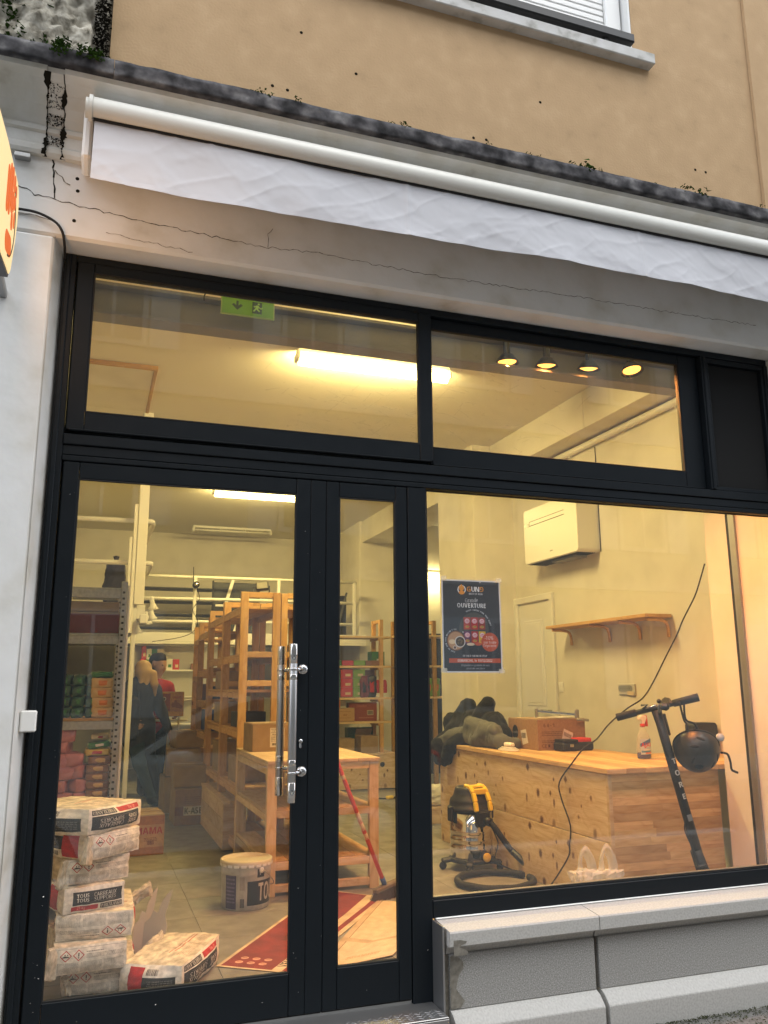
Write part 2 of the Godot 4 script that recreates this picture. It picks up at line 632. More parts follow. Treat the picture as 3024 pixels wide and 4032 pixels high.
	tri_tex(M.galv, ntex(0.05, [[0.0, L(0.3, 0.3, 0.3)], [1.0, L(0.42, 0.42, 0.41)]], 4, 95, 512), 1.4, true)
	# ---- cloth, plastic, paint
	M.valance = mat(L(0.5, 0.5, 0.52), 0.75, 0.0, 0.3)
	M.awning_bar = mat(L(0.56, 0.55, 0.5), 0.35, 0.0, 0.4)
	M.white_plastic = mat(L(0.78, 0.77, 0.74), 0.4)
	M.white_paint = mat(L(0.72, 0.71, 0.68), 0.55)
	M.black_plastic = mat(L(0.012, 0.012, 0.012), 0.45)
	M.rubber = mat(L(0.013, 0.012, 0.011), 0.8)
	M.yellow = mat(L(0.85, 0.62, 0.03), 0.4)
	M.red = mat(L(0.5, 0.03, 0.02), 0.5)
	M.wall = mat(Color.WHITE, 0.9, 0.0, 0.2)
	tri_tex(M.wall, ntex(0.008, [[0.0, L(0.62, 0.59, 0.53)], [0.5, L(0.68, 0.65, 0.585)], [1.0, L(0.71, 0.68, 0.615)]], 5, 101, 512), 0.5, true)
	M.ceiling = mat(L(0.7, 0.675, 0.61), 0.95, 0.0, 0.2)
	M.tile = []
	for k in 4:
		var tm := mat(Color.WHITE, 0.45, 0.0, 0.45)
		tri_tex(tm, ntex(0.011, [[0.0, L(0.17, 0.16, 0.14)], [0.5, L(0.235, 0.222, 0.195)], [1.0, L(0.3, 0.285, 0.25)]], 6, 110 + k, 512), 0.9, true)
		M.tile.append(tm)
	M.grout = mat(L(0.36, 0.34, 0.3), 0.95)
	# ---- wood
	var pine := wood_img(512, 256, Color(0.88, 0.79, 0.63), Color(0.68, 0.53, 0.34), 5, 4, 10.0)
	var knotty := wood_img(1024, 512, Color(0.88, 0.79, 0.63), Color(0.67, 0.52, 0.34), 34, 12, 17.0, 2.9)
	var stave := wood_img(512, 256, Color(0.86, 0.75, 0.56), Color(0.64, 0.49, 0.3), 5, 25, 12.0, 1.6)
	var tp := itex(pine)
	var ts := itex(stave)
	M.pine = []; M.pine_old = []; M.stave = []
	for k in 4:
		var t := [1.0, 0.93, 1.04, 0.88][k] as float
		var m := mat(Color(minf(t, 1.0), minf(t, 1.0) * 0.985, minf(t, 1.0) * 0.97), 0.55, 0.0, 0.4)
		tri_tex(m, tp, 1.1)
		m.uv1_offset = V(0.27 * k, 0.31 * k, 0.43 * k)
		M.pine.append(m)
		var o := mat(Color(0.92 * t, 0.83 * t, 0.69 * t).clamp(), 0.55, 0.0, 0.4)
		tri_tex(o, tp, 1.1)
		o.uv1_offset = V(0.17 * k, 0.21 * k, 0.37 * k)
		M.pine_old.append(o)
		var s := mat(Color(t, 0.97 * t, 0.94 * t).clamp(), 0.5, 0.0, 0.4)
		tri_tex(s, ts, 1.3)
		s.uv1_offset = V(0.23 * k, 0.29 * k, 0.13 * k)
		M.stave.append(s)
	M.knotty = mat(Color.WHITE, 0.55, 0.0, 0.4)
	tri_tex(M.knotty, itex(knotty), 0.9)
	# ---- card, paper
	M.carton = mat(Color.WHITE, 0.85)
	tri_tex(M.carton, ntex(0.02, [[0.0, L(0.29, 0.2, 0.11)], [1.0, L(0.37, 0.265, 0.155)]], 5, 121, 256), 1.5)
	M.tape = mat(L(0.33, 0.2, 0.09), 0.3)
	M.paper = mat(L(0.72, 0.7, 0.66), 0.8)
	M.black_print = mat(L(0.02, 0.018, 0.016), 0.8)
	# ---- goods
	for c in [["g_green", 0.03, 0.16, 0.04], ["g_darkgreen", 0.012, 0.06, 0.03], ["g_red", 0.42, 0.02, 0.025], ["g_maroon", 0.14, 0.015, 0.02], ["g_pink", 0.42, 0.16, 0.17], ["g_orange", 0.55, 0.17, 0.03], ["g_yellow", 0.6, 0.42, 0.08], ["g_cream", 0.62, 0.5, 0.32], ["g_brown", 0.2, 0.09, 0.04], ["g_white", 0.66, 0.64, 0.58], ["g_black", 0.015, 0.014, 0.014], ["g_blue", 0.04, 0.09, 0.3], ["g_lime", 0.17, 0.32, 0.03], ["g_purple", 0.07, 0.05, 0.16], ["g_noodle", 0.5, 0.33, 0.13]]:
		M[c[0]] = mat(L(c[1], c[2], c[3]), 0.32, 0.0, 0.5)

func lit(c: Color, energy: float) -> StandardMaterial3D:
	var m := mat(Color(c.r * 0.45, c.g * 0.45, c.b * 0.45), 0.6)
	m.emission_enabled = true
	m.emission = c
	m.emission_energy_multiplier = energy
	return m

# ------------------------------------------------------------------ street
func street():
	var st := begin()
	quad(st, V(-60, -0.3, 60), V(60, -0.3, 60), V(60, -0.3, -60), V(-60, -0.3, -60))
	struct("road", finish(st), M.asphalt)
	struct("pavement", bev(V(40, 0.2, 3.35), 0.02), M.pavement, V(0, -0.26, 1.69))
	for k in 12:
		struct("kerb", bev(V(0.99, 0.22, 0.16), 0.015), M.granite_smooth, V(-5.5 + k, -0.255, 3.46))
	struct("pavement_opposite", bev(V(40, 0.2, 2.6), 0.02), M.pavement, V(0, -0.26, 9.2))
	# damp grit and moss gathered along the foot of the plinth
	var grit := begin()
	var r := RandomNumberGenerator.new()
	r.seed = 12
	for i in 5000:
		var x := r.randf_range(1.9, 3.9)
		var d := pow(r.randf(), 2.0)
		add_chip(grit, V(x, -0.157 + 0.006 * r.randf(), 0.165 + d * 0.3 * clampf((x - 1.9) / 1.0, 0.05, 1.0)), r.randf_range(0.002, 0.007), r)
	var o := part(self, "moss_and_grit", finish(grit), M.grit if M.has("grit") else mat(L(0.045, 0.05, 0.025), 1.0, 0, 0.1))
	tag(o, "dark moss and grit on the pavement along the stone plinth", "moss")
	o.set_meta("kind", "stuff")

func add_chip(st: SurfaceTool, p: Vector3, s: float, r: RandomNumberGenerator):
	var a := p + V(r.randf_range(-1, 1), r.randf_range(0, 0.5), r.randf_range(-1, 1)) * s
	var b := p + V(r.randf_range(-1, 1), r.randf_range(0, 0.5), r.randf_range(-1, 1)) * s
	var c := p + V(r.randf_range(-1, 1), r.randf_range(0.3, 1.2), r.randf_range(-1, 1)) * s
	var d := p + V(r.randf_range(-1, 1), r.randf_range(-0.2, 0.5), r.randf_range(-1, 1)) * s
	tri(st, a, b, c); tri(st, b, d, c); tri(st, d, a, c); tri(st, a, d, b)

# a crooked ribbon on a wall: pts are (x, y), z the wall's face
func crack(parent: Node, called: String, pts: Array, w: float, z: float, m: Material, seed_ := 1, jag := 0.006):
	var r := RandomNumberGenerator.new()
	r.seed = seed_
	var line := []
	for i in pts.size() - 1:
		var a: Vector2 = pts[i]
		var b: Vector2 = pts[i + 1]
		var n := maxi(2, int(a.distance_to(b) / 0.018))
		for k in n:
			var t := float(k) / n
			line.append(a.lerp(b, t) + (b - a).orthogonal().normalized() * r.randf_range(-jag, jag))
	line.append(pts[-1])
	var st := begin()
	for i in line.size() - 1:
		var a: Vector2 = line[i]
		var b: Vector2 = line[i + 1]
		var s := (b - a).orthogonal().normalized()
		var wa := w * r.randf_range(0.25, 0.8)
		var wb := w * r.randf_range(0.25, 0.8)
		var p := [a - s * wa, a + s * wa, b + s * wb, b - s * wb]
		var q := p.map(func(v): return V(v.x, v.y, z + 0.0015))
		if (p[1] - p[0]).cross(p[2] - p[0]) > 0: quad(st, q[0], q[1], q[2], q[3])
		else: quad(st, q[3], q[2], q[1], q[0])
	part(parent, called, finish(st), m)

# ------------------------------------------------------------------ the house
func building():
	var b := thing("shop_building", "tan rendered house with a white painted ground floor and grey cornice", "building")
	# ground floor masonry
	bx(b, "pier", V(-4, 0.26, -0.3), V(-0.242, 3.02, 0.12), M.render, 0.01)
	bx(b, "pier_foot", V(-4, -0.3, -0.3), V(-0.25, 0.26, 0.105), M.mortar, 0.01)
	var st := begin()
	quad(st, V(-0.242, -0.16, 0.118), V(-0.205, -0.16, -0.06), V(-0.205, 3.03, -0.06), V(-0.242, 3.03, 0.118))
	part(b, "reveal", finish(st), M.render)
	bx(b, "pier", V(3.475, -0.3, -0.12), V(8, 3.02, 0.12), M.render, 0.01)
	bx(b, "lintel", V(-4, 3.02, -0.085), V(8, 3.62, 0.12), M.render, 0.012)
	var prof := [[0.121, 3.355], [0.142, 3.358], [0.15, 3.372], [0.15, 3.392], [0.14, 3.405], [0.138, 3.455], [0.15, 3.462], [0.152, 3.478], [0.146, 3.488], [0.16, 3.52], [0.185, 3.552], [0.225, 3.582], [0.275, 3.604], [0.318, 3.612], [0.322, 3.632], [0.121, 3.632]]
	part(b, "cornice", along_x(prof, -0.24, 8), M.moulding)
	part(b, "cornice", along_x(prof, -4, -0.305), M.moulding)
	# weathered slab on the cornice: worn edge
	var top := func(x0: float, x1: float) -> ArrayMesh:
		var n := int((x1 - x0) / 0.03)
		var s := begin(true)
		var wear := func(x: float, k: float) -> float: return noise.get_noise_2d(x * 4.0, k) * 0.004 + noise.get_noise_2d(x * 26.0, k * 0.4 + 9) * 0.0022
		for strip in 3:
			add_sheet(s, n, 4, func(u, v):
				var x: float = lerpf(x0, x1, u)
				var f: float = 0.345 + wear.call(x, v * 3.0)
				if strip == 0: return V(x, 3.632 + wear.call(x, 50.0) * 0.5 + v * (0.074 + wear.call(x, 30.0)), f)
				if strip == 1: return V(x, 3.706 + wear.call(x, 30.0) + wear.call(x, 50.0) * 0.5 + 0.004 * v, f - v * 0.24 if v > 0 else 0.345 + wear.call(x, 3.0))
				return V(x, 3.632 + wear.call(x, 50.0) * 0.5, 0.1 + v * 0.245 if v < 1 else 0.345 + wear.call(x, 0.0)))
		return finish(s)
	part(b, "cornice_slab", top.call(-4.0, -0.06), M.slab)
	part(b, "cornice_slab", top.call(-0.058, 8.0), M.slab)
	# rendered wall above, with the opening of the upstairs window left out
	bx(b, "upper_wall", V(-0.085, 3.6, -0.2), V(3.43, 4.6, 0.13), M.stucco, 0.0003)
	bx(b, "upper_wall", V(-0.085, 4.6, -0.2), V(0.92, 8.0, 0.13), M.stucco, 0.0003)
	bx(b, "upper_wall", V(2.625, 4.6, -0.2), V(3.43, 8.0, 0.13), M.stucco, 0.0003)
	bx(b, "upper_wall", V(0.92, 6.2, -0.2), V(2.625, 8.0, 0.13), M.stucco, 0.0003)
	bx(b, "upper_wall", V(3.432, 3.6, -0.2), V(8.0, 8.0, 0.15), M.stucco, 0.0003)
	# cracks and black growth in the joint of the cornice
	crack(b, "crack", [Vector2(-0.40, 3.215), Vector2(-0.36, 3.205), Vector2(-0.33, 3.185), Vector2(-0.30, 3.19), Vector2(-0.25, 3.182), Vector2(-0.2, 3.172), Vector2(-0.1, 3.165), Vector2(0.05, 3.15), Vector2(0.25, 3.14), Vector2(0.45, 3.13)], 0.0026, 0.12, M.crack, 3)
	crack(b, "crack", [Vector2(0.45, 3.13), Vector2(0.62, 3.125), Vector2(0.85, 3.14), Vector2(1.1, 3.13), Vector2(1.4, 3.125), Vector2(1.75, 3.13), Vector2(2.2, 3.14), Vector2(2.7, 3.14), Vector2(3.3, 3.15)], 0.0022, 0.12, M.hairline, 3)
	crack(b, "crack", [Vector2(-0.27, 3.355), Vector2(-0.268, 3.3), Vector2(-0.262, 3.25), Vector2(-0.255, 3.185)], 0.0045, 0.12, M.crack, 4)
	crack(b, "crack", [Vector2(-0.262, 3.31), Vector2(-0.22, 3.27), Vector2(-0.2, 3.255)], 0.003, 0.12, M.hairline, 5)
	crack(b, "crack", [Vector2(-0.42, 3.1), Vector2(-0.3, 3.095), Vector2(-0.25, 3.085)], 0.0024, 0.12, M.hairline, 6)
	crack(b, "crack", [Vector2(0.62, 3.125), Vector2(0.615, 3.19), Vector2(0.64, 3.22)], 0.002, 0.12, M.hairline, 7)
	crack(b, "crack", [Vector2(-0.05, 3.07), Vector2(0.1, 3.06), Vector2(0.3, 3.045)], 0.002, 0.12, M.hairline, 8)
	# the open joint of the cornice: filler set back, black growth along both edges
	var fill := prof.map(func(p): return [p[0] - 0.007 if p[0] > 0.13 else p[0], p[1]])
	part(b, "joint_fill", along_x(fill, -0.304, -0.241), M.moulding)
	var face_z := func(y: float) -> float:
		var best := 0.15
		for i in prof.size() - 3:
			var p: Array = prof[i]
			var q: Array = prof[i + 1]
			if y >= p[1] and y <= q[1] and q[1] > p[1]: best = lerpf(p[0], q[0], (y - p[1]) / (q[1] - p[1]))
		return best
	var r := RandomNumberGenerator.new()
	r.seed = 5
	for side in [-0.305, -0.24]:
		var st2 := begin()
		var last := []
		for i in 61:
			var y := lerpf(3.356, 3.611, i / 60.0)
			var w := 0.0015 + 0.016 * maxf(0.0, noise.get_noise_2d(y * 11.0, side * 50.0) + 0.12) + 0.004 * r.randf() * r.randf()
			var zz: float = face_z.call(y) + 0.0025
			var sh := 0.006 * noise.get_noise_2d(y * 20.0, side * 9.0)
			var now := [V(side + sh - w * r.randf_range(0.5, 1.3), y, zz), V(side + sh + w * r.randf_range(0.5, 1.3), y, zz)]
			if last.size(): quad(st2, last[0], last[1], now[1], now[0])
			last = now
		part(b, "joint_growth", finish(st2), M.crack)
	var j := begin()
	for i in 900:
		var y := r.randf_range(3.36, 3.6)
		var fat := noise.get_noise_1d(y * 14.0 + 3.0)
		if fat < -0.05: continue
		add_chip(j, V(-0.272 + r.randf_range(-0.035, 0.035), y, face_z.call(y) - 0.003), r.randf_range(0.002, 0.007), r)
	var jm := part(b, "growth_specks", finish(j), M.crack)
	jm.set_meta("kind", "stuff")
	# screw holes and plugs left in the walls
	for h in [[0.62, 3.93], [0.69, 3.925], [1.63, 3.9], [1.7, 3.905], [2.02, 4.2], [2.98, 4.02], [3.05, 4.02], [0.75, 4.25], [-0.17, 3.235, 0.12], [-0.175, 3.29, 0.12], [-0.175, 3.1, 0.12], [1.02, 4.1]]:
		var z: float = h[2] if h.size() > 2 else 0.13
		part(b, "screw_hole", lathe([[0.0, 0.004], [0.005, 0.004], [0.009, 0.0]], 8), M.crack, V(h[0], h[1], z - 0.001), V(PI / 2, 0, 0))
	# moss along the top of the slab
	var ms := begin()
	r.seed = 31
	for i in 260:
		var x := r.randf_range(-0.9, 3.7)
		var n := noise.get_noise_1d(x * 2.6 + 40.0)
		if n < 0.02 and r.randf() < 0.82: continue
		var size := r.randf_range(0.006, 0.02) * (0.7 + maxf(n, 0.0) * 2.0)
		var p := V(x, 3.708, 0.325 + r.randf_range(-0.06, 0.025))
		for k in 14: add_chip(ms, p + V(r.randf_range(-1, 1), r.randf_range(-0.6, 0.7), r.randf_range(-0.6, 0.8)) * size, size * 0.45, r)
	for c in [[-0.265, 3.69, 0.37], [-0.25, 3.71, 0.36], [-0.13, 3.705, 0.35], [-0.17, 3.708, 0.35]]:
		for k in 90: add_chip(ms, V(c[0], c[1], c[2]) + V(r.randf_range(-1, 1), r.randf_range(-1, 0.6), r.randf_range(-0.5, 0.6)) * 0.03, 0.009, r)
	var mm := part(self, "cornice_moss", finish(ms), M.moss)
	tag(mm, "clumps of green moss growing on top of the dark cornice slab", "moss")
	mm.set_meta("kind", "stuff")
	# the old stone wall of the neighbouring house
	var nb := thing("rubble_wall", "rough pale stone wall with moss beside the tan upper wall", "wall")
	var sm := sheet(70, 70, func(u, v):
		var x: float = lerpf(-1.5, -0.1, u)
		var y: float = lerpf(3.69, 5.2, v)
		var n: float = noise.get_noise_2d(x * 4.0, y * 4.0) * 0.05 + absf(noise.get_noise_2d(x * 9.0 + 7, y * 9.0)) * -0.045 + noise.get_noise_2d(x * 26.0, y * 26.0) * 0.012
		return V(x + n * 0.3, y, 0.2 + n - (0.09 if u > 0.97 else 0.0)))
	part(nb, "stone_face", sm, M.stone)
	bx(nb, "stone_core", V(-1.6, 3.69, -0.2), V(-0.086, 6.0, 0.12), M.stone, 0.02)
	var gm := begin()
	for i in 800:
		var x := r.randf_range(-0.62, -0.28)
		var y := r.randf_range(3.72, 4.2)
		if noise.get_noise_2d(x * 6.0, y * 6.0) + (-0.42 - x) * 2.5 + (y - 3.85) * 0.6 < 0.02: continue
		add_chip(gm, V(x, y, 0.2 + noise.get_noise_2d(x * 4.0, y * 4.0) * 0.05), r.randf_range(0.006, 0.018), r)
	var gmm := part(nb, "moss", finish(gm), M.moss)
	gmm.set_meta("kind", "stuff")
	var bk := begin()
	for i in 1400:
		add_chip(bk, V(-0.11 + r.randf_range(-0.04, 0.02), r.randf_range(3.71, 4.3), 0.16 + r.randf_range(-0.01, 0.03)), r.randf_range(0.003, 0.012), r)
	var bkk := part(nb, "black_growth", finish(bk), M.crack)
	bkk.set_meta("kind", "stuff")
	# ---- granite plinth under the display window
	var g := thing("stone_plinth", "grey granite plinth with a sill slab under the display window", "plinth")
	for k in [[1.412, 2.098], [2.102, 3.6], [3.604, 5.2]]:
		part(g, "sill_slab", along_x([[-0.02, 0.3], [0.138, 0.286], [0.142, 0.28], [0.142, 0.232], [0.138, 0.228], [-0.02, 0.228]], k[0], k[1]), M.granite_smooth)
		part(g, "cove", along_x([[-0.02, 0.228], [0.118, 0.228], [0.1, 0.218], [0.092, 0.204], [0.088, 0.192], [-0.02, 0.192]], k[0] + 0.002, k[1] - 0.002), M.granite_smooth)
		bx(g, "panel_block", V(k[0] + 0.014, -0.012, -0.02), V(k[1] - 0.002, 0.192, 0.1), M.granite, 0.004)
		part(g, "base_block", along_x([[-0.02, -0.012], [0.1, -0.012], [0.125, -0.022], [0.158, -0.055], [0.16, -0.06], [0.16, -0.2], [-0.02, -0.2]], k[0] + 0.014, k[1] - 0.003), M.granite_smooth)
	bx(g, "mortar", V(1.397, -0.16, -0.03), V(1.43, 0.285, 0.085), M.mortar, 0.004)
	bx(g, "zinc_flashing", V(1.393, -0.02, 0.002), V(1.401, 0.3, 0.11), M.alu, 0.001)
	var sr := RandomNumberGenerator.new()
	sr.seed = 6
	for q in [[0.198, 0.255, 0.1425], [-0.005, 0.185, 0.1005]]:
		var edge := PackedVector2Array()
		edge.append(Vector2(1.426, q[0])); 
		for k in 9:
			var t := k / 8.0
			edge.append(Vector2(1.45 + 0.03 * sr.randf() + 0.012 * sin(t * 9.0), lerpf(q[0], q[1], t)))
		edge.append(Vector2(1.426, q[1]))
		part(g, "mortar_smear", prism(edge, q[2], q[2] + 0.0012), M.mortar)
	# ---- door step
	var d := thing("door_step", "low grey metal door step with a chequered nosing below the glazed door", "step")
	bx(d, "step_block", V(-0.21, -0.3, -0.02), V(1.395, -0.012, 0.16), M.mortar, 0.004)
	bx(d, "tread_plate", V(-0.2, -0.012, -0.02), V(1.39, -0.006, 0.168), M.alu, 0.002)
	bx(d, "nosing", V(-0.2, -0.05, 0.163), V(1.39, -0.0135, 0.169), M.alu, 0.001)
	for k in 74:
		var x := -0.18 + k * 0.0212
		for row in 3:
			bar(d, "tread_bar", V(x - 0.008, -0.005, 0.095 + row * 0.022), V(x + 0.008, -0.005, 0.109 + row * 0.022 if k % 2 else 0.081 + row * 0.022), 0.0022, 0.0045, M.alu)

# ------------------------------------------------------------------ dark glazed front
func glazing(parent: Node, lo: Vector2, hi: Vector2, z: float):
	# two panes of a sealed unit and the black gasket round them
	for k in 2:
		var st := begin()
		var zz := z - 0.018 * k
		quad(st, V(lo.x - 0.01, lo.y - 0.01, zz), V(hi.x + 0.01, lo.y - 0.01, zz), V(hi.x + 0.01, hi.y + 0.01, zz), V(lo.x - 0.01, hi.y + 0.01, zz))
		part(parent, "glass_pane", finish(st), M.glass)
	var gz := z + 0.006
	var t := 0.006
	var n := part(parent, "gasket", bev(V(hi.x - lo.x + 2 * t, t, 0.01), 0.001), M.gasket, V((lo.x + hi.x) / 2, hi.y + t / 2 - 0.002, gz))
	part(n, "gasket_strip", bev(V(hi.x - lo.x + 2 * t, t, 0.01), 0.001), M.gasket, V(0, lo.y - hi.y - t + 0.004, 0))
	part(n, "gasket_strip", bev(V(t, hi.y - lo.y, 0.01), 0.001), M.gasket, V((lo.x - hi.x) / 2 - t / 2 + 0.002, (lo.y - hi.y) / 2, 0))
	part(n, "gasket_strip", bev(V(t, hi.y - lo.y, 0.01), 0.001), M.gasket, V((hi.x - lo.x) / 2 + t / 2 - 0.002, (lo.y - hi.y) / 2, 0))

func shopfront():
	var F: Material = M.frame
	var f := thing("shopfront_frame", "dark anthracite metal shopfront frame round the doors and windows", "frame")
	# fixed members
	bx(f, "jamb", V(-0.206, -0.005, -0.08), V(-0.158, 3.018, -0.002), F)
	bx(f, "jamb_strip", V(-0.198, 0.0, -0.002), V(-0.18, 3.01, 0.008), F)
	bx(f, "head", V(-0.158, 2.985, -0.08), V(3.47, 3.018, -0.004), F)
	bx(f, "transom", V(-0.158, 2.195, -0.08), V(3.47, 2.238, 0.004), F)
	bx(f, "transom_band", V(-0.158, 2.152, -0.075), V(3.47, 2.193, -0.003), F)
	bx(f, "transom_bead", V(-0.158, 2.128, -0.07), V(3.47, 2.150, 0.001), F)
	bx(f, "post", V(1.308, -0.01, -0.08), V(1.398, 2.126, 0.0), F)
	bx(f, "mullion", V(3.012, 2.24, -0.08), V(3.046, 2.983, 0.006), F)
	bx(f, "mullion_strip", V(3.022, 2.245, 0.006), V(3.034, 2.98, 0.012), F)
	bx(f, "jamb", V(3.448, 0.3, -0.08), V(3.472, 2.983, 0.0), F)
	bx(f, "threshold", V(-0.158, -0.012, -0.08), V(1.306, 0.008, -0.012), M.alu)
	for q in [[-0.16, -0.005, -0.13, 2.2], [0.845, 0.012, 0.94, 2.13], [1.29, 0.0, 1.32, 2.13], [-0.16, 2.11, 1.4, 2.16], [-0.16, 2.235, 3.05, 2.3], [-0.16, 2.965, 3.05, 2.99], [2.995, 2.24, 3.05, 2.99], [1.425, 2.24, 1.447, 2.99], [-0.16, 2.24, -0.14, 2.99]]:
		bx(f, "stop", V(q[0], q[1], -0.085), V(q[2], q[3], -0.07), F, 0.001)
	# blind panel beside the upper windows
	bx(f, "blind_panel", V(3.07, 2.262, -0.05), V(3.43, 2.955, -0.035), M.panel)
	bx(f, "panel_frame", V(3.048, 2.24, -0.05), V(3.448, 2.262, -0.008), F)
	bx(f, "panel_frame", V(3.048, 2.955, -0.05), V(3.448, 2.983, -0.008), F)
	bx(f, "panel_frame", V(3.048, 2.263, -0.05), V(3.07, 2.954, -0.008), F)
	bx(f, "panel_frame", V(3.43, 2.263, -0.05), V(3.448, 2.954, -0.008), F)
	# ---- upper windows
	var sash := func(label: String, x0: float, x1: float, y0: float, y1: float, gx0: float, gx1: float, gy0: float, gy1: float, z: float):
		var w := thing("transom_window", label, "window", Vector3.ZERO, 0.0, "upper windows of the shopfront")
		bx(w, "stile", V(x0, y0, z - 0.036), V(gx0 - 0.004, y1, z), F)
		bx(w, "stile", V(gx1 + 0.004, y0, z - 0.036), V(x1, y1, z), F)
		bx(w, "rail", V(gx0 - 0.003, y0, z - 0.036), V(gx1 + 0.003, gy0 - 0.004, z - 0.0005), F)
		bx(w, "rail", V(gx0 - 0.003, gy1 + 0.004, z - 0.036), V(gx1 + 0.003, y1, z - 0.0005), F)
		bx(w, "drip_strip", V(x0 + 0.01, y0 - 0.004, z - 0.02), V(x1 - 0.01, y0 + 0.003, z + 0.006), F)
		glazing(w, Vector2(gx0, gy0), Vector2(gx1, gy1), z - 0.012)
	sash.call("upper window pane above the double door, green exit sign behind it", -0.152, 1.436, 2.256, 2.984, -0.082, 1.368, 2.337, 2.941, 0.004)
	sash.call("upper window pane with a row of four lit lamps behind it", 1.438, 3.008, 2.25, 2.982, 1.45, 2.882, 2.335, 2.928, -0.03)
	var film := func(win: Node, lo: Vector2, hi: Vector2, z: float, seed_: int, strokes: int, cx: float):
		var im := Image.create(512, 220, false, Image.FORMAT_RGBA8)
		var nn := FastNoiseLite.new()
		nn.seed = seed_
		nn.frequency = 0.012
		nn.fractal_octaves = 5
		for y in 220:
			for x in 512:
				var near := exp(-pow((x / 512.0 - cx) / 0.3, 2.0)) * (0.35 + 0.65 * smoothstep(60.0, 220.0, float(y)))
				var a := clampf((nn.get_noise_2d(x * 0.6, y * 1.7) * 0.6 + 0.12) * near, 0.0, 1.0) * 0.22
				im.set_pixel(x, y, Color(0.72, 0.68, 0.6, a))
		var r := RandomNumberGenerator.new()
		r.seed = seed_
		for k in strokes:
			var p := Vector2(clampf(r.randfn(cx, 0.17), 0.02, 0.98) * 512, r.randf_range(20, 215))
			var d := r.randf_range(-0.9, 0.5)
			var bend := r.randf_range(-0.012, 0.012)
			for i in r.randi_range(1, 1 + int(pow(r.randf(), 3.0) * 60.0)):
				var q := Vector2i(p)
				if q.x > 0 and q.y > 0 and q.x < 511 and q.y < 219: im.set_pixelv(q, Color(0.75, 0.71, 0.64, r.randf_range(0.04, 0.26)))
				p += Vector2(cos(d), sin(d))
				d += bend
		var fm := mat(Color.WHITE, 0.9, 0.0, 0.2)
		fm.albedo_texture = itex(im)
		fm.transparency = BaseMaterial3D.TRANSPARENCY_ALPHA
		fm.backlight_enabled = true
		fm.backlight = Color(0.8, 0.8, 0.8)
		var st := begin()
		quad(st, V(lo.x, lo.y, z), V(hi.x, lo.y, z), V(hi.x, hi.y, z), V(lo.x, hi.y, z), true)
		part(win, "dust_smears", finish(st), fm)
	film.call(get_node("transom_window"), Vector2(-0.082, 2.337), Vector2(1.368, 2.941), -0.0275, 3, 260, 0.82)
	film.call(get_node("transom_window_001"), Vector2(1.45, 2.335), Vector2(2.882, 2.928), -0.0615, 8, 170, 0.22)
	# ---- doors
	var leaf := func(called: String, label: String, x0: float, x1: float, gx0: float, gx1: float) -> Node3D:
		var d := thing(called, label, "door")
		bx(d, "stile", V(x0, 0.012, -0.04), V(gx0 - 0.004, 2.124, -0.001), F)
		bx(d, "stile", V(gx1 + 0.004, 0.012, -0.04), V(x1, 2.124, -0.001), F)
		bx(d, "bottom_rail", V(gx0 - 0.003, 0.012, -0.04), V(gx1 + 0.003, 0.161, -0.0018), F)
		bx(d, "top_rail", V(gx0 - 0.003, 2.058, -0.04), V(gx1 + 0.003, 2.124, -0.0018), F)
		glazing(d, Vector2(gx0, 0.165), Vector2(gx1, 2.054), -0.014)
		return d
	var d1: Node3D = leaf.call("glazed_door", "wide dark framed glass door leaf with a long steel bar handle", -0.15, 0.859, -0.086, 0.792)
	var d2: Node3D = leaf.call("narrow_door_leaf", "narrow dark framed glass door leaf beside the wide door", 0.929, 1.304, 0.991, 1.246)
	bx(d1, "cover_strip", V(0.8595, 0.012, -0.05), V(0.9275, 2.124, -0.0005), F)
	bx(d1, "bottom_seal", V(-0.15, 0.004, -0.05), V(0.925, 0.012, -0.01), M.gasket)
	bx(d2, "bottom_seal", V(0.93, 0.004, -0.05), V(1.304, 0.012, -0.01), M.gasket)
	# steel handle: one bar outside, one inside
	for side in 2:
		var z := 0.085 if side == 0 else -0.14
		var y0 := 0.8
		var h := part(d1, "handle", lathe([[0.0, 0.0], [0.014, 0.0], [0.0165, 0.003], [0.0165, 0.606], [0.014, 0.609], [0.0, 0.609]], 28), M.steel_brushed, V(0.773, y0, z))
		for b in [[0.0, 0.075], [0.138, 0.022], [0.47, 0.022], [0.534, 0.078]]:
			part(h, "polished_ring", lathe([[0.0165, 0.0], [0.0172, 0.001], [0.0172, b[1] - 0.001], [0.0165, b[1]]], 28), M.chrome, V(0, b[0], 0))
		for y in [0.11, 0.512]:
			var s := part(h, "standoff", tube_mesh([V(0, 0, 0), V(0.03, 0, -0.02 if side == 0 else 0.02), V(0.052, 0, -0.05 if side == 0 else 0.05), V(0.052, 0, -0.082 if side == 0 else 0.08)], 0.009, 12), M.steel, V(0, y, 0))
			part(h, "collar", lathe([[0.0172, -0.005], [0.0185, -0.004], [0.0185, 0.004], [0.0172, 0.005]], 24), M.steel, V(0, y, 0))
			if side == 0: part(h, "rose", ball(0.022, 18, V(1, 1, 0.7)), M.steel, V(0.052, y, -0.05))
	# lock
	var lk := part(d1, "lock_cylinder", lathe([[0.0, 0.012], [0.007, 0.012], [0.0085, 0.009], [0.0085, 0.0]], 18), M.steel, V(0.827, 1.026, -0.002), V(PI / 2, 0, 0))
	part(lk, "lock_tail", bev(V(0.009, 0.009, 0.024), 0.003), M.steel_brushed, V(0, 0.004, 0.016))
	part(lk, "key_slot", bev(V(0.002, 0.001, 0.007), 0.0003), M.gasket, V(0, 0.0123, 0))
	# ---- display window
	var w := thing("display_window", "large fixed shop window with a poster behind the glass", "window")
	bx(w, "bottom_rail", V(1.4, 0.302, -0.07), V(3.447, 0.372, -0.002), F)
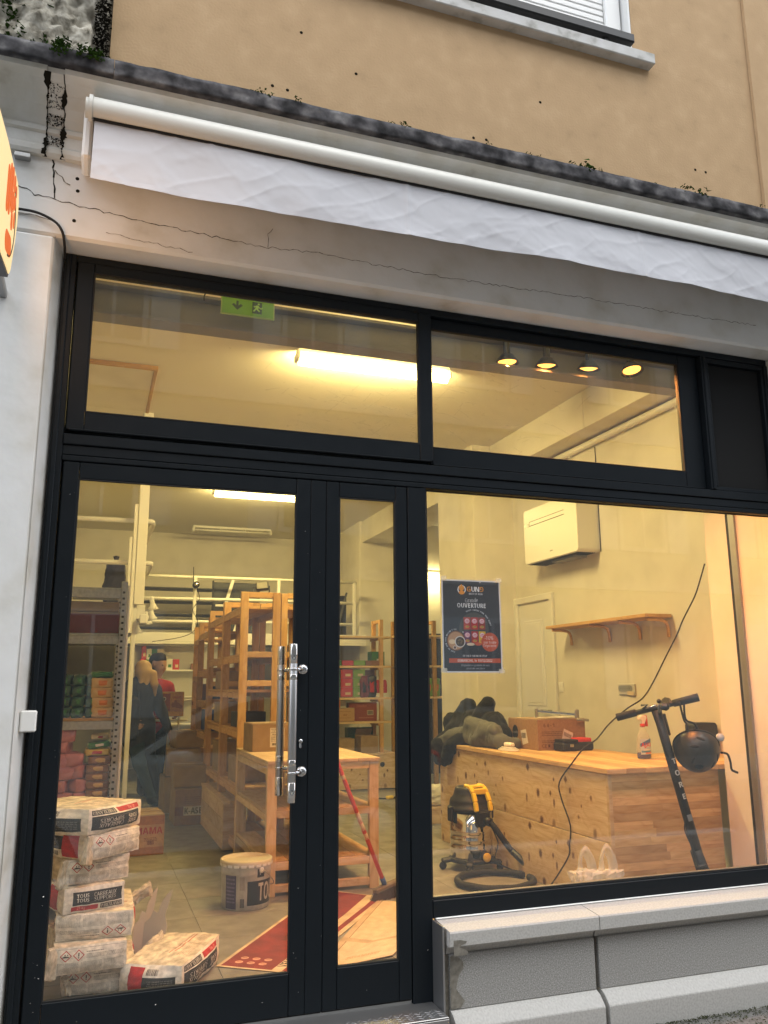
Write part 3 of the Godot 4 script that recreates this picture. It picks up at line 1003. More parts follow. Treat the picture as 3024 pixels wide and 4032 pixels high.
	bx(w, "bead", V(1.4, 0.3725, -0.06), V(3.447, 0.378, -0.012), M.alu)
	glazing(w, Vector2(1.404, 0.38), Vector2(3.444, 2.118), -0.022)
	bx(w, "silicone_seal", V(1.41, 0.2995, -0.01), V(3.447, 0.305, 0.006), M.white_plastic)
	var sp := RandomNumberGenerator.new()
	sp.seed = 17
	var chips := begin()
	for k in 46:
		var on: Array = [[0.86, 0.93, 0.1, 2.1], [1.31, 1.39, 0.1, 2.1], [-0.15, 1.3, 0.03, 0.15], [-0.15, 3.0, 2.2, 2.235], [0.8, 0.855, 0.1, 2.1], [-0.14, -0.1, 0.1, 2.1]][sp.randi() % 6]
		add_chip(chips, V(sp.randf_range(on[0], on[1]), sp.randf_range(on[2], on[3]), 0.0005), sp.randf_range(0.0012, 0.004), sp)
	var ck := part(f, "plaster_specks", finish(chips), M.white_paint)
	ck.set_meta("kind", "stuff")
	# small contact box on the jamb
	var a := thing("contact_box", "small white box fixed beside the dark door frame", "box")
	part(a, "case", bev(V(0.056, 0.076, 0.03), 0.005), M.white_plastic, V(-0.2, 1.126, 0.055))
	part(a, "side_slot", bev(V(0.003, 0.05, 0.018), 0.001), M.black_plastic, V(-0.171, 1.126, 0.056))
	part(a, "stand", bev(V(0.03, 0.06, 0.045), 0.003), M.white_plastic, V(-0.2, 1.126, 0.02))

# ------------------------------------------------------------------ awning, sign
func awning_and_sign():
	var a := thing("awning", "rolled white awning with a hanging cloth valance above the shopfront", "awning")
	# front bar, oval in section
	var n := 44
	var poly := []
	for k in n:
		var t := TAU * k / n
		poly.append([0.322 + cos(t) * 0.034, 3.487 + sin(t) * 0.045 + cos(t) * -0.006])
	part(a, "front_bar", along_x(poly, -0.128, 4.6), M.awning_bar)
	bx(a, "cassette", V(-0.12, 3.44, 0.155), V(4.6, 3.545, 0.295), M.white_plastic, 0.02)
	bx(a, "top_edge", V(-0.12, 3.528, 0.285), V(4.6, 3.538, 0.318), M.white_plastic, 0.002)
	var cap := []
	for k in n:
		var t := TAU * k / n
		cap.append([0.32 + cos(t) * 0.042, 3.484 + sin(t) * 0.053])
	part(a, "end_cap", along_x(cap, -0.142, -0.1285), M.awning_bar)
	var cap2 := []
	for k in n:
		var t := TAU * k / n
		cap2.append([0.318 + cos(t) * 0.03, 3.484 + sin(t) * 0.042])
	part(a, "end_cap_boss", along_x(cap2, -0.155, -0.1425), M.awning_bar)
	bx(a, "bracket", V(-0.16, 3.3, 0.125), V(-0.125, 3.52, 0.27), M.white_plastic, 0.01)
	bx(a, "rubber_channel", V(-0.124, 3.432, 0.312), V(4.6, 3.442, 0.326), M.gasket, 0.001)
	# cloth
	var cloth := func(x: float, v: float) -> Vector3:
		# v 0 at the hem, 1 at the bar
		var sag := 0.006 * sin(x * 2.3 + 0.5) + 0.0025 * sin(x * 6.1) - 0.006 * (x - 1.5)
		var k := 1.0 - v
		var z := 0.318 + 0.02 * k + k * (0.012 * noise.get_noise_1d(x * 1.2) * 2.0)
		z += 0.010 * noise.get_noise_2d(x * 0.9 + v * 0.5, 4.0) * (0.4 + k)
		# creases: sharp ridges that slant both ways
		var n1 := 1.0 - absf(noise.get_noise_2d(x * 1.9 - v * 0.75, v * 0.45 + x * 0.3)) * 2.2
		var n2 := 1.0 - absf(noise.get_noise_2d(x * 2.7 + v * 0.9 + 30.0, v * 0.5 - x * 0.4)) * 2.4
		var n3 := 1.0 - absf(noise.get_noise_2d(x * 5.5 + v * 0.4 + 60.0, v * 1.6)) * 2.4
		z += 0.0026 * pow(maxf(n1, 0.0), 4.0) + 0.0018 * pow(maxf(n2, 0.0), 5.0) + 0.0006 * pow(maxf(n3, 0.0), 5.0)
		z += 0.001 * noise.get_noise_2d(x * 7.0 + v * 2.0, v * 2.2)
		for seam in [1.2, 2.42, 3.64]:
			z += 0.004 * exp(-pow((x - seam) / 0.012, 2.0))
		return V(x, 3.437 - k * (0.264 + sag), z)
	part(a, "valance", sheet(620, 30, func(u, v): return cloth.call(lerpf(-0.118, 4.55, u), v)), M.valance)
	var hem := begin(true)
	add_sheet(hem, 420, 1, func(u, v):
		var p: Vector3 = cloth.call(lerpf(-0.118, 4.55, u), 0.0 + v * 0.09)
		return p + V(0, 0, 0.0022))
	part(a, "hem", finish(hem), M.valance)
	# ---- projecting light box
	var s := thing("light_box_sign", "lit projecting sign with an orange hand emblem on a cream face", "sign")
	# outline in (z, y) of a face that looks along +x
	var outline := []
	for p in [[0.395, 2.70], [0.345, 2.83], [0.325, 2.93], [0.338, 3.01], [0.375, 3.045], [0.43, 3.052], [0.75, 3.0], [1.0, 2.945], [1.08, 2.9], [1.1, 2.8], [1.06, 2.66], [0.98, 2.6], [0.8, 2.60], [0.5, 2.655], [0.43, 2.665]]:
		outline.append(Vector2(-p[0], p[1]))
	var big := PackedVector2Array(outline)
	var side_on := Basis(Vector3(0, 0, -1), Vector3(0, 1, 0), Vector3(1, 0, 0))
	var place := func(called: String, mesh: Mesh, m: Material, x: float, par: Node) -> MeshInstance3D:
		var o := part(par, called, mesh, m)
		o.transform = Transform3D(side_on, V(x, 0, 0))
		return o
	place.call("housing", prism(big, 0.0, 0.1), mat(L(0.05, 0.05, 0.055), 0.5), -0.462, s)
	var inner: PackedVector2Array = Geometry2D.offset_polygon(big, -0.012)[0]
	var face: MeshInstance3D = place.call("lit_face", prism(inner, 0.0, 0.004), lit(Color(1.0, 0.88, 0.64), 0.85), -0.3615, s)
	# emblem: fingers of a hand in orange, and a ring round it
	var orange := lit(Color(0.93, 0.42, 0.14), 0.75)
	var blob := func(z: float, y: float, w: float, h: float, tilt: float) -> PackedVector2Array:
		var out := PackedVector2Array()
		for q in round_rect(w, h, minf(w, h) * 0.48):
			out.append(q.rotated(tilt) + Vector2(-z, y))
		return out
	for q in [[0.455, 2.985, 0.036, 0.04, 0.15], [0.463, 2.935, 0.036, 0.05, 0.15], [0.45, 2.875, 0.03, 0.06, 0.1], [0.505, 2.985, 0.04, 0.06, 0.15], [0.508, 2.915, 0.04, 0.07, 0.15], [0.51, 2.84, 0.042, 0.065, 0.15], [0.56, 2.93, 0.045, 0.16, 0.15], [0.615, 2.9, 0.045, 0.18, 0.1], [0.67, 2.87, 0.045, 0.16, 0.1], [0.545, 2.735, 0.17, 0.07, 0.25]]:
		place.call("emblem_piece", prism(blob.call(q[0], q[1], q[2], q[3], q[4]), 0.0, 0.002), orange, -0.3572, s)
	var arc := PackedVector2Array()
	for k in 15:
		var t := lerpf(-1.25, 0.95, k / 14.0)
		arc.append(Vector2(-0.60, 2.85) + Vector2(cos(t) * 0.2, sin(t) * 0.165))
	for k in 15:
		var t := lerpf(0.95, -1.25, k / 14.0)
		arc.append(Vector2(-0.60, 2.85) + Vector2(cos(t) * 0.193, sin(t) * 0.159))
	place.call("emblem_ring", prism(arc, 0.0, 0.002), M.black_plastic, -0.3572, s)
	for y in [2.74, 2.96]:
		part(s, "wall_arm", bev(V(0.03, 0.03, 0.24), 0.004), M.alu, V(-0.41, y, 0.23))
	var al := AreaLight3D.new()
	al.name = "sign_glow"
	al.area_size = Vector2(0.6, 0.3)
	al.light_energy = 0.45
	al.light_color = Color(1.0, 0.74, 0.46)
	al.shadow_enabled = true
	s.add_child(al)
	al.position = V(-0.35, 2.84, 0.68)
	al.rotation = V(0, -PI / 2, 0)
	# its cable
	var cb := thing("sign_cable", "black cable looping from the lit sign to the window head", "cable")
	part(cb, "lead", tube_mesh(curve([V(-0.46, 3.1, 0.13), V(-0.38, 3.105, 0.132), V(-0.31, 3.1, 0.135), V(-0.245, 3.072, 0.138), V(-0.215, 3.035, 0.135), V(-0.205, 3.0, 0.1), V(-0.204, 2.98, 0.02)]), 0.0055, 8), M.rubber)
	var cl := thing("cable_clip", "short grey cable trunking stub under the cornice by the sign", "trunking")
	part(cl, "stub", bev(V(0.06, 0.02, 0.03), 0.003), M.alu, V(-0.385, 3.335, 0.135))
	part(cl, "lid", bev(V(0.058, 0.016, 0.004), 0.001), M.white_plastic, V(-0.385, 3.335, 0.152))

# ------------------------------------------------------------------ window upstairs
func upstairs():
	var w := thing("upstairs_window", "upstairs window with a lowered white roller shutter and a stone sill", "window")
	part(w, "sill", along_x([[-0.1, 4.655], [0.182, 4.644], [0.187, 4.638], [0.187, 4.582], [0.182, 4.577], [-0.1, 4.577]], 0.8, 2.722), M.cast_sill)
	bx(w, "frame", V(2.505, 4.65, 0.0), V(2.6, 6.2, 0.075), M.white_plastic)
	bx(w, "frame", V(0.92, 4.65, 0.0), V(0.99, 6.2, 0.075), M.white_plastic)
	bx(w, "frame", V(0.99, 4.65, 0.01), V(2.504, 4.72, 0.085), M.white_plastic)
	bx(w, "reveal", V(2.612, 4.645, -0.1), V(2.6245, 6.2, 0.1295), M.white_paint)
	for k in 26:
		part(w, "slat", bev(V(1.512, 0.036, 0.012), 0.004), M.white_plastic, V(1.747, 4.745 + k * 0.04, 0.05))
	bx(w, "backing", V(0.92, 4.6, -0.1), V(2.62, 6.2, -0.05), M.gasket)
	var rl := thing("guard_rail", "black guard bar across the upstairs window sill", "rail")
	bx(rl, "bar", V(0.9, 4.664, 0.15), V(2.592, 4.722, 0.2), M.black_plastic, 0.008)
	for x in [1.0, 2.42]:
		bx(rl, "foot", V(x - 0.012, 4.64, 0.155), V(x + 0.012, 4.668, 0.18), M.black_plastic, 0.002)

# ------------------------------------------------------------------ the room
func room():
	var f := part(self, "floor", bev(V(7.6, 0.1, 10.5), 0.01), M.grout, V(3.1, -0.054, -5.28))
	f.set_meta("kind", "structure")
	var r := RandomNumberGenerator.new()
	r.seed = 2
	for i in 9:
		for j in 22:
			var x0 := 0.63 + 0.795 * (i - 2)
			var z1 := -2.43 + 0.43 * (5 - j)
			if z1 > 0.0: continue
			var t := part(f, "tile", bev(V(0.792, 0.02, 0.427), 0.0015), M.tile[r.randi() % 4], V(x0 + 0.3975 - 3.1, 0.044 + r.randf_range(-0.0003, 0.0003), z1 - 0.215 + 5.28))
			t.name = "tile"
	struct("wall_left", bev(V(0.2, 4.0, 10.5), 0.01), M.wall, V(-0.5, 1.9, -5.35))
	struct("wall_right", bev(V(0.2, 4.0, 4.05), 0.01), M.wall, V(4.2, 1.9, -2.17))
	struct("wall_pier", bev(V(0.73, 3.9, 0.61), 0.006), M.wall, V(3.935, 1.9, -0.426))
	struct("wall_column", bev(V(0.7, 3.9, 0.92), 0.006), M.wall, V(3.99, 1.9, -4.64))
	struct("wall_back_right", bev(V(3.2, 3.9, 0.2), 0.01), M.wall, V(5.38, 1.9, -8.6))
	struct("wall_return", bev(V(0.2, 3.9, 1.9), 0.01), M.wall, V(3.885, 1.9, -9.65))
	struct("wall_alcove", bev(V(0.2, 4.0, 5.0), 0.01), M.wall, V(6.6, 1.9, -6.2))
	struct("wall_alcove_front", bev(V(2.4, 4.0, 0.2), 0.01), M.wall, V(5.4, 1.9, -4.2))
	struct("wall_back", bev(V(4.6, 4.0, 0.2), 0.01), M.wall, V(1.7, 1.9, -10.5))
	struct("ceiling", bev(V(7.6, 0.2, 10.8), 0.01), M.ceiling, V(3.1, 3.814, -5.3))
	struct("wall_front_inside", bev(V(9.0, 0.7, 0.08), 0.005), M.wall, V(3.0, 3.39, -0.128))
	# boxed-in beam along the right wall, in lengths
	for k in [[-0.22, -2.4], [-2.404, -4.17], [-5.11, -8.49]]:
		struct("ceiling_beam", bev(V(0.25 if k[0] > -5 else 0.5, 0.33, k[0] - k[1]), 0.003), M.wall, V(3.975 if k[0] > -5 else 4.07, 3.548, (k[0] + k[1]) / 2))
	var pp := thing("heating_pipe", "cream painted pipe under the boxed beam on the right wall", "pipe")
	part(pp, "pipe", tube_mesh([V(4.065, 3.335, -0.3), V(4.065, 3.335, -4.1)], 0.03, 14), M.white_paint)
	for z in [-1.5, -3.0]: part(pp, "clip", bev(V(0.04, 0.08, 0.02), 0.003), M.white_paint, V(4.085, 3.335, z))
	# guide of the roller shutter on the inner pier
	var g := thing("shutter_guide", "vertical dark roller shutter guide rail beside the display window", "guide rail")
	bx(g, "slot", V(3.562, 0.0, -0.532), V(3.569, 3.0, -0.508), M.gasket, 0.001)
	bx(g, "rail", V(3.555, 0.0, -0.505), V(3.569, 3.0, -0.455), M.alu, 0.002)

# ------------------------------------------------------------------ under the ceiling
func tube_lamp(label: String, at: Vector3, length: float, on: float, group := "fluorescent ceiling fittings") -> Node3D:
	var t := thing("tube_lamp", label, "ceiling light", at, 0.0, group)
	part(t, "tray", bev(V(length, 0.04, 0.07), 0.012), M.white_plastic, V(0, -0.023, 0))
	for s in [-1, 1]: part(t, "end_cap", bev(V(0.035, 0.07, 0.11), 0.012), M.white_plastic, V(s * (length / 2 - 0.01), -0.07, 0))
	var m: Material = lit(Color(1.0, 0.91, 0.62), on) if on > 0 else M.white_plastic
	if on > 0:
		var d := part(t, "lit_tube", tube_mesh([V(-length / 2 + 0.02, -0.095, 0), V(length / 2 - 0.02, -0.095, 0)], 0.036, 14), m)
	else:
		for z in [-0.028, 0.028]: part(t, "tube", tube_mesh([V(-length / 2 + 0.02, -0.075, z), V(length / 2 - 0.02, -0.075, z)], 0.014, 10), m)
		for x in [-0.2, 0.2]: part(t, "clip", bev(V(0.015, 0.05, 0.1), 0.003), M.white_plastic, V(x, -0.065, 0))
	return t

# the tube shines down and to both sides; the tray shades what is straight above it
func glow_strip(t: Node3D, length: float, energy: float, c: Color):
	for k in 3:
		var al := AreaLight3D.new()
		al.name = "tube_glow"
		al.area_size = Vector2(length, 0.06)
		al.light_energy = energy * [0.62, 0.36, 0.36][k]
		al.light_color = c
		al.area_range = 14.0
		al.shadow_enabled = true
		t.add_child(al, true)
		al.position = [V(0, -0.137, 0), V(0, -0.098, 0.042), V(0, -0.098, -0.042)][k]
		al.rotation = [V(-PI / 2, 0, 0), V(0.22, PI, 0), V(0.22, 0, 0)][k]

func ceiling_things():
	var warm := Color(1.0, 0.885, 0.55)
	var a := tube_lamp("long lit tube light on the ceiling near the upper windows", V(1.93, 3.714, -2.28), 1.24, 14.0)
	glow_strip(a, 1.2, 11.5, warm)
	var b := tube_lamp("lit tube light on the ceiling above the tall pine shelves", V(1.95, 3.714, -6.9), 1.24, 12.0)
	glow_strip(b, 1.2, 8.0, warm)
	tube_lamp("unlit twin tube light on the dim ceiling at the back", V(2.0, 3.714, -9.58), 1.24, 0.0)
	var d := tube_lamp("short lit tube light on the wall beyond the column", V(4.97, 2.99, -8.4), 0.5, 8.0)
	glow_strip(d, 0.48, 1.6, Color(1.0, 0.91, 0.6))
	# steel beam behind the shopfront
	M.beam = mat(L(0.21, 0.205, 0.195), 0.55)
	var s := thing("steel_beam", "dark grey steel beam across the room behind the upper windows", "beam")
	bx(s, "web", V(-0.4, 2.972, -0.472), V(3.57, 3.1, -0.46), M.beam, 0.001)
	bx(s, "lower_flange", V(-0.4, 2.955, -0.52), V(3.57, 2.971, -0.41), M.beam, 0.002)
	bx(s, "upper_flange", V(-0.4, 3.101, -0.52), V(3.57, 3.117, -0.41), M.beam, 0.002)
	# exit sign
	var im := blank(192, 72, Color(0.44, 0.68, 0.13))
	var dk := Color(0.12, 0.26, 0.1)
	fill_poly(im, PackedVector2Array([Vector2(52, 16), Vector2(60, 16), Vector2(60, 36), Vector2(69, 28), Vector2(76, 34), Vector2(56, 54), Vector2(36, 34), Vector2(43, 28), Vector2(52, 36)]), dk)
	rect(im, 112, 12, 36, 48, dk)
	var wh := Color(0.62, 0.82, 0.3)
	disc(im, 136, 19, 4.5, wh)
	fill_poly(im, PackedVector2Array([Vector2(128, 24), Vector2(138, 26), Vector2(134, 40), Vector2(142, 48), Vector2(138, 52), Vector2(127, 42), Vector2(120, 52), Vector2(114, 50), Vector2(123, 38)]), wh)
	fill_poly(im, PackedVector2Array([Vector2(116, 30), Vector2(130, 25), Vector2(132, 29), Vector2(119, 35)]), wh)
	fill_poly(im, PackedVector2Array([Vector2(134, 28), Vector2(145, 34), Vector2(150, 30), Vector2(152, 34), Vector2(145, 40), Vector2(134, 34)]), wh)
	var e := thing("exit_sign", "green exit sign with arrow and running figure under the steel beam", "sign", V(0.617, 3.055, -0.345))
	var back := printed(im, 0.35)
	part(e, "sign_plate", bev(V(0.262, 0.102, 0.008), 0.002), mat(L(0.35, 0.5, 0.12), 0.4))
	var st := begin()
	quad(st, V(-0.125, -0.045, 0.0055), V(0.125, -0.045, 0.0055), V(0.125, 0.045, 0.0055), V(-0.125, 0.045, 0.0055), true)
	part(e, "pictogram", finish(st), back)
	for x in [-0.1, 0.1]: part(e, "hanger", bev(V(0.004, 0.06, 0.004), 0.001), M.alu, V(x, 0.075, 0))
	one("loose_wire", "short black wire hanging down beside the green exit sign", "wire", tube_mesh(curve([V(0.42, 3.2, -0.4), V(0.425, 3.14, -0.39), V(0.41, 3.1, -0.38), V(0.41, 3.075, -0.38)]), 0.003, 6), M.rubber)
	# track with four lamps
	var tr := thing("lamp_track", "black ceiling track carrying four lit lamps by the display window", "track")
	bar(tr, "rail", V(1.99, 3.136, -0.422), V(2.9, 3.136, -0.292), 0.02, 0.03, M.black_plastic)
	for q in [[2.2, -0.392], [2.7, -0.32]]: bx(tr, "drop_rod", V(q[0] - 0.006, 3.146, q[1] - 0.006), V(q[0] + 0.006, 3.7, q[1] + 0.006), M.black_plastic, 0.001)
	var spots := [["lit lamp first on the track, nearest to the double door", 2.055, 0.0, -0.413], ["lit lamp second on the track counting from the double door", 2.285, 0.12, -0.38], ["lit lamp third on the track counting from the double door", 2.535, 0.16, -0.344], ["lit lamp last on the track, next to the dark blind panel", 2.785, -0.2, -0.308]]
	for k in 4:
		var p: float = spots[k][1]
		var l := thing("track_lamp", spots[k][0], "lamp", V(p, 3.128, spots[k][3]), 0.0, "four lit lamps on the ceiling track")
		part(l, "adapter", bev(V(0.05, 0.02, 0.03), 0.003), M.black_plastic, V(0, -0.011, 0))
		part(l, "stem", bev(V(0.032, 0.09, 0.032), 0.006), M.black_plastic, V(0.008, -0.062, 0))
		var hd := part(l, "shade", lathe([[0.018, 0.0], [0.034, -0.004], [0.06, -0.04], [0.065, -0.052], [0.062, -0.052], [0.052, -0.036], [0.02, -0.006], [0.0, -0.004]].map(func(q): return [q[0], q[1]]), 24), M.black_plastic, V(0.008, -0.1, 0), V(spots[k][2], 0, 0))
		part(hd, "bulb", lathe([[0.0, -0.056], [0.03, -0.052], [0.05, -0.042], [0.04, -0.025], [0.0, -0.008]], 20), lit(Color(1.0, 0.7, 0.3), 3.2))
		var sp := SpotLight3D.new()
		sp.name = "lamp_light"
		sp.light_color = Color(1.0, 0.6, 0.3)
		sp.light_energy = 2.3
		sp.spot_angle = 62.0
		sp.spot_angle_attenuation = 0.8
		sp.spot_range = 9.0
		sp.light_size = 0.03
		sp.shadow_enabled = true
		hd.add_child(sp)
		sp.position = V(0, -0.06, 0)
		sp.rotation = V(-PI / 2, 0, 0)
	# wooden trim of an old hatch in the ceiling
	var h := thing("ceiling_hatch", "wooden edged hatch in the ceiling seen through the upper window", "hatch")
	bar(h, "trim", V(-0.4, 3.698, -2.99), V(0.36, 3.698, -2.985), 0.03, 0.04, M.pine_old[1])
	bar(h, "trim", V(0.345, 3.699, -3.01), V(0.345, 3.699, -4.1), 0.03, 0.028, M.pine_old[3])
	bx(h, "panel", V(-0.39, 3.7, -4.1), V(0.33, 3.712, -3.01), M.wall, 0.001)

# ------------------------------------------------------------------ mezzanine
func mezzanine():
	var d := thing("mezzanine", "white edged mezzanine deck along the left side and back of the shop", "platform")
	bx(d, "deck", V(-0.4, 1.86, -10.3), V(0.4, 1.94, -4.3), M.wall, 0.004)
	bx(d, "deck", V(0.402, 1.86, -10.3), V(3.78, 1.94, -8.22), M.wall, 0.004)
	bx(d, "edge_beam", V(0.4, 1.83, -8.22), V(3.78, 1.955, -8.19), M.white_paint, 0.004)
	bx(d, "edge_trim", V(0.4, 1.8, -8.21), V(3.78, 1.829, -8.185), M.white_paint, 0.002)
	bx(d, "edge_beam", V(-0.4, 1.83, -4.3), V(0.43, 1.955, -4.27), M.white_paint, 0.004)
	bx(d, "edge_beam", V(0.402, 1.83, -8.19), V(0.43, 1.955, -4.3), M.white_paint, 0.004)
	var p := thing("steel_post", "tall cream post with stepped cable trunking beside the metal rack", "post")
	bx(p, "post", V(0.318, 0.0, -4.26), V(0.356, 3.714, -4.2), M.white_paint, 0.004)
	bx(p, "trunking", V(0.325, 1.95, -4.199), V(0.41, 3.714, -4.16), M.white_plastic, 0.003)
	bx(p, "trunking", V(0.29, 1.7, -4.24), V(0.324, 2.85, -4.17), M.white_plastic, 0.003)
	bx(p, "trunking", V(0.26, 1.75, -4.23), V(0.289, 2.55, -4.18), M.white_plastic, 0.003)
	bx(p, "junction_box", V(0.38, 1.78, -4.16), V(0.44, 1.86, -4.1), M.white_plastic, 0.006)
	var rail := func(label: String, called: String) -> Node3D: return thing(called, label, "railing", Vector3.ZERO, 0.0, "cream tube railings of the mezzanine")
	var a: Node3D = rail.call("cream tube railing turning the corner above the metal rack", "tube_railing")
	for y in [2.72, 2.335]:
		part(a, "rail", tube_mesh([V(-0.4, y - 0.005, -4.3), V(0.43, y, -4.3), V(0.452, y, -4.302), V(0.46, y, -4.32), V(0.47, y, -4.45), V(0.47, y, -8.1)], 0.022, 12), M.white_paint)
	for z in [-5.6, -6.9]: part(a, "upright", tube_mesh([V(0.47, 1.94, z), V(0.47, 2.72, z)], 0.018, 10), M.white_paint)
	var b: Node3D = rail.call("cream three tube railing along the edge of the back mezzanine", "tube_railing")
	for y in [2.72, 2.415, 2.105]:
		part(b, "rail", tube_mesh([V(0.47, y, -8.2), V(1.0, y - 0.002, -8.2), V(2.0, y + (0.006 if y < 2.6 else 0.0), -8.2), V(3.63, y, -8.2)], 0.022, 12), M.white_paint)
	for x in [1.3, 2.47, 3.6]: bx(b, "upright", V(x - 0.022, 1.95, -8.225), V(x + 0.022, 2.715, -8.175), M.white_paint, 0.004)
	# small white clamp lamps along the post
	var n := ["topmost white clamp spot lamp on the cream post", "second white clamp spot lamp down the cream post", "third white clamp spot lamp down the cream post", "lowest white clamp spot lamp below the cream railing"]
	var at := [V(0.497, 1.975, -4.35), V(0.505, 1.9, -4.55), V(0.478, 1.87, -4.75), V(0.385, 1.775, -4.6)]
	for k in 4:
		var l := thing("clamp_lamp", n[k], "lamp", at[k], 0.0, "white clamp spot lamps by the post")
		part(l, "shade", lathe([[0.02, 0.045], [0.022, 0.0], [0.032, -0.03], [0.045, -0.055], [0.041, -0.055], [0.0, -0.01]], 18), M.white_plastic, Vector3.ZERO, V(0.15, 0, 0.25))
		part(l, "cap", ball(0.022, 12), M.white_plastic, V(-0.01, 0.047, 0))
		bar(l, "arm", V(-0.01, 0.04, 0), V(-0.09, 0.03, 0.02), 0.012, 0.012, M.alu)
	# things kept up there
	var cam := thing("security_camera", "black security camera with antenna on the back railing", "camera", V(1.3, 2.6, -8.12))
	part(cam, "body", tube_mesh([V(0, 0, -0.04), V(0, 0, 0.06)], 0.045, 16), M.black_plastic)
	part(cam, "lens", lathe([[0.0, 0.006], [0.02, 0.004], [0.026, 0.0]], 16), M.chrome, V(0, 0, 0.061), V(PI / 2, 0, 0))
	bar(cam, "antenna", V(-0.035, 0.03, 0), V(-0.04, 0.25, 0), 0.01, 0.01, M.black_plastic)
	part(cam, "lead", tube_mesh(curve([V(0.02, -0.04, 0), V(0.05, -0.2, 0.03), V(-0.03, -0.34, 0.04), V(0.04, -0.5, 0.04), V(-0.02, -0.64, 0.05), V(-0.2, -0.72, 0.06), V(-0.55, -0.78, 0.1)]), 0.005, 6), M.rubber)
	var bl := thing("black_shelving", "black metal shelving standing at the back of the mezzanine", "shelving")
	for y in [2.1, 2.3, 2.5, 2.7]: bx(bl, "shelf", V(0.6, y, -9.9), V(1.9, y + 0.018, -9.5), M.black_plastic, 0.002)
	for x in [0.6, 1.9]: bx(bl, "upright", V(x - 0.015, 1.94, -9.52), V(x + 0.015, 2.75, -9.49), M.black_plastic, 0.002)
	var sc := thing("folded_screen", "tall dark folded board leaning behind the back railing", "board")
	bx(sc, "board", V(1.62, 1.95, -8.75), V(2.3, 2.72, -8.7), mat(L(0.03, 0.032, 0.035), 0.5), 0.01)
	bx(sc, "board_edge", V(1.6, 1.95, -8.72), V(1.62, 2.74, -8.66), M.black_plastic, 0.003)
	var fr := thing("white_stand", "white folding metal stand propped behind the railing", "stand")
	bar(fr, "bar", V(1.62, 2.74, -8.45), V(2.05, 2.74, -8.45), 0.03, 0.03, M.white_paint)
	bar(fr, "bar", V(1.62, 2.36, -8.45), V(2.0, 2.36, -8.45), 0.03, 0.03, M.white_paint)
	bar(fr, "bar", V(1.86, 2.73, -8.45), V(1.76, 2.37, -8.45), 0.045, 0.03, M.white_paint)
	bar(fr, "leg", V(2.0, 2.35, -8.45), V(1.88, 1.94, -8.45), 0.035, 0.03, M.white_paint)
	var cs := thing("black_case", "black upright case standing at the end of the back railing", "case")
	part(cs, "case", bev(V(0.32, 0.62, 0.2), 0.03), M.black_plastic, V(3.42, 2.25, -8.6))
	bar(cs, "strap", V(3.56, 2.6, -8.45), V(3.42, 2.05, -8.45), 0.03, 0.01, mat(L(0.1, 0.1, 0.1), 0.8))
	var bk := thing("dark_sack", "dark sack standing on the mezzanine deck beside the cream post", "sack")
	part(bk, "body", pillow(V(0.17, 0.46, 0.14), 12, 0.5, 0.12, 0.03, 4.0, 12.0), mat(L(0.014, 0.009, 0.014), 0.9), V(0.17, 2.165, -4.75))
	part(bk, "tied_neck", lathe([[0.05, 0.0], [0.015, 0.04], [0.03, 0.08], [0.0, 0.09]], 10), mat(L(0.014, 0.009, 0.014), 0.9), V(0.17, 2.37, -4.75))

# a duplicate of a finished thing, under the next number
func copy(o: Node3D, at: Vector3, yaw := 0.0, label := "") -> Node3D:
	var c: Node3D = o.duplicate()
	c.name = numbered(str(o.name))
	add_child(c)
	c.position = at
	c.rotation = V(0, yaw, 0)
	if label != "": c.set_meta("label", label)
	return c

# a filled plastic packet with a printed band
func packet(called: String, label: String, size: Vector3, m: Material, band: Material, group: String, seed_: float, puff := 0.12) -> Node3D:
	var o := thing(called, label, "packet", Vector3.ZERO, 0.0, group)
	part(o, "bag", pillow(size, 8, 0.35, puff, minf(size.x, size.y) * 0.16, seed_, 22.0), m, V(0, size.y / 2, 0))
	if band: part(o, "label", pillow(V(size.x * 0.5, size.y * 0.55, size.z * 1.05), 5, 0.3, puff, 0.002, seed_ + 1.0, 22.0), band, V(0, size.y / 2, 0))
	return o

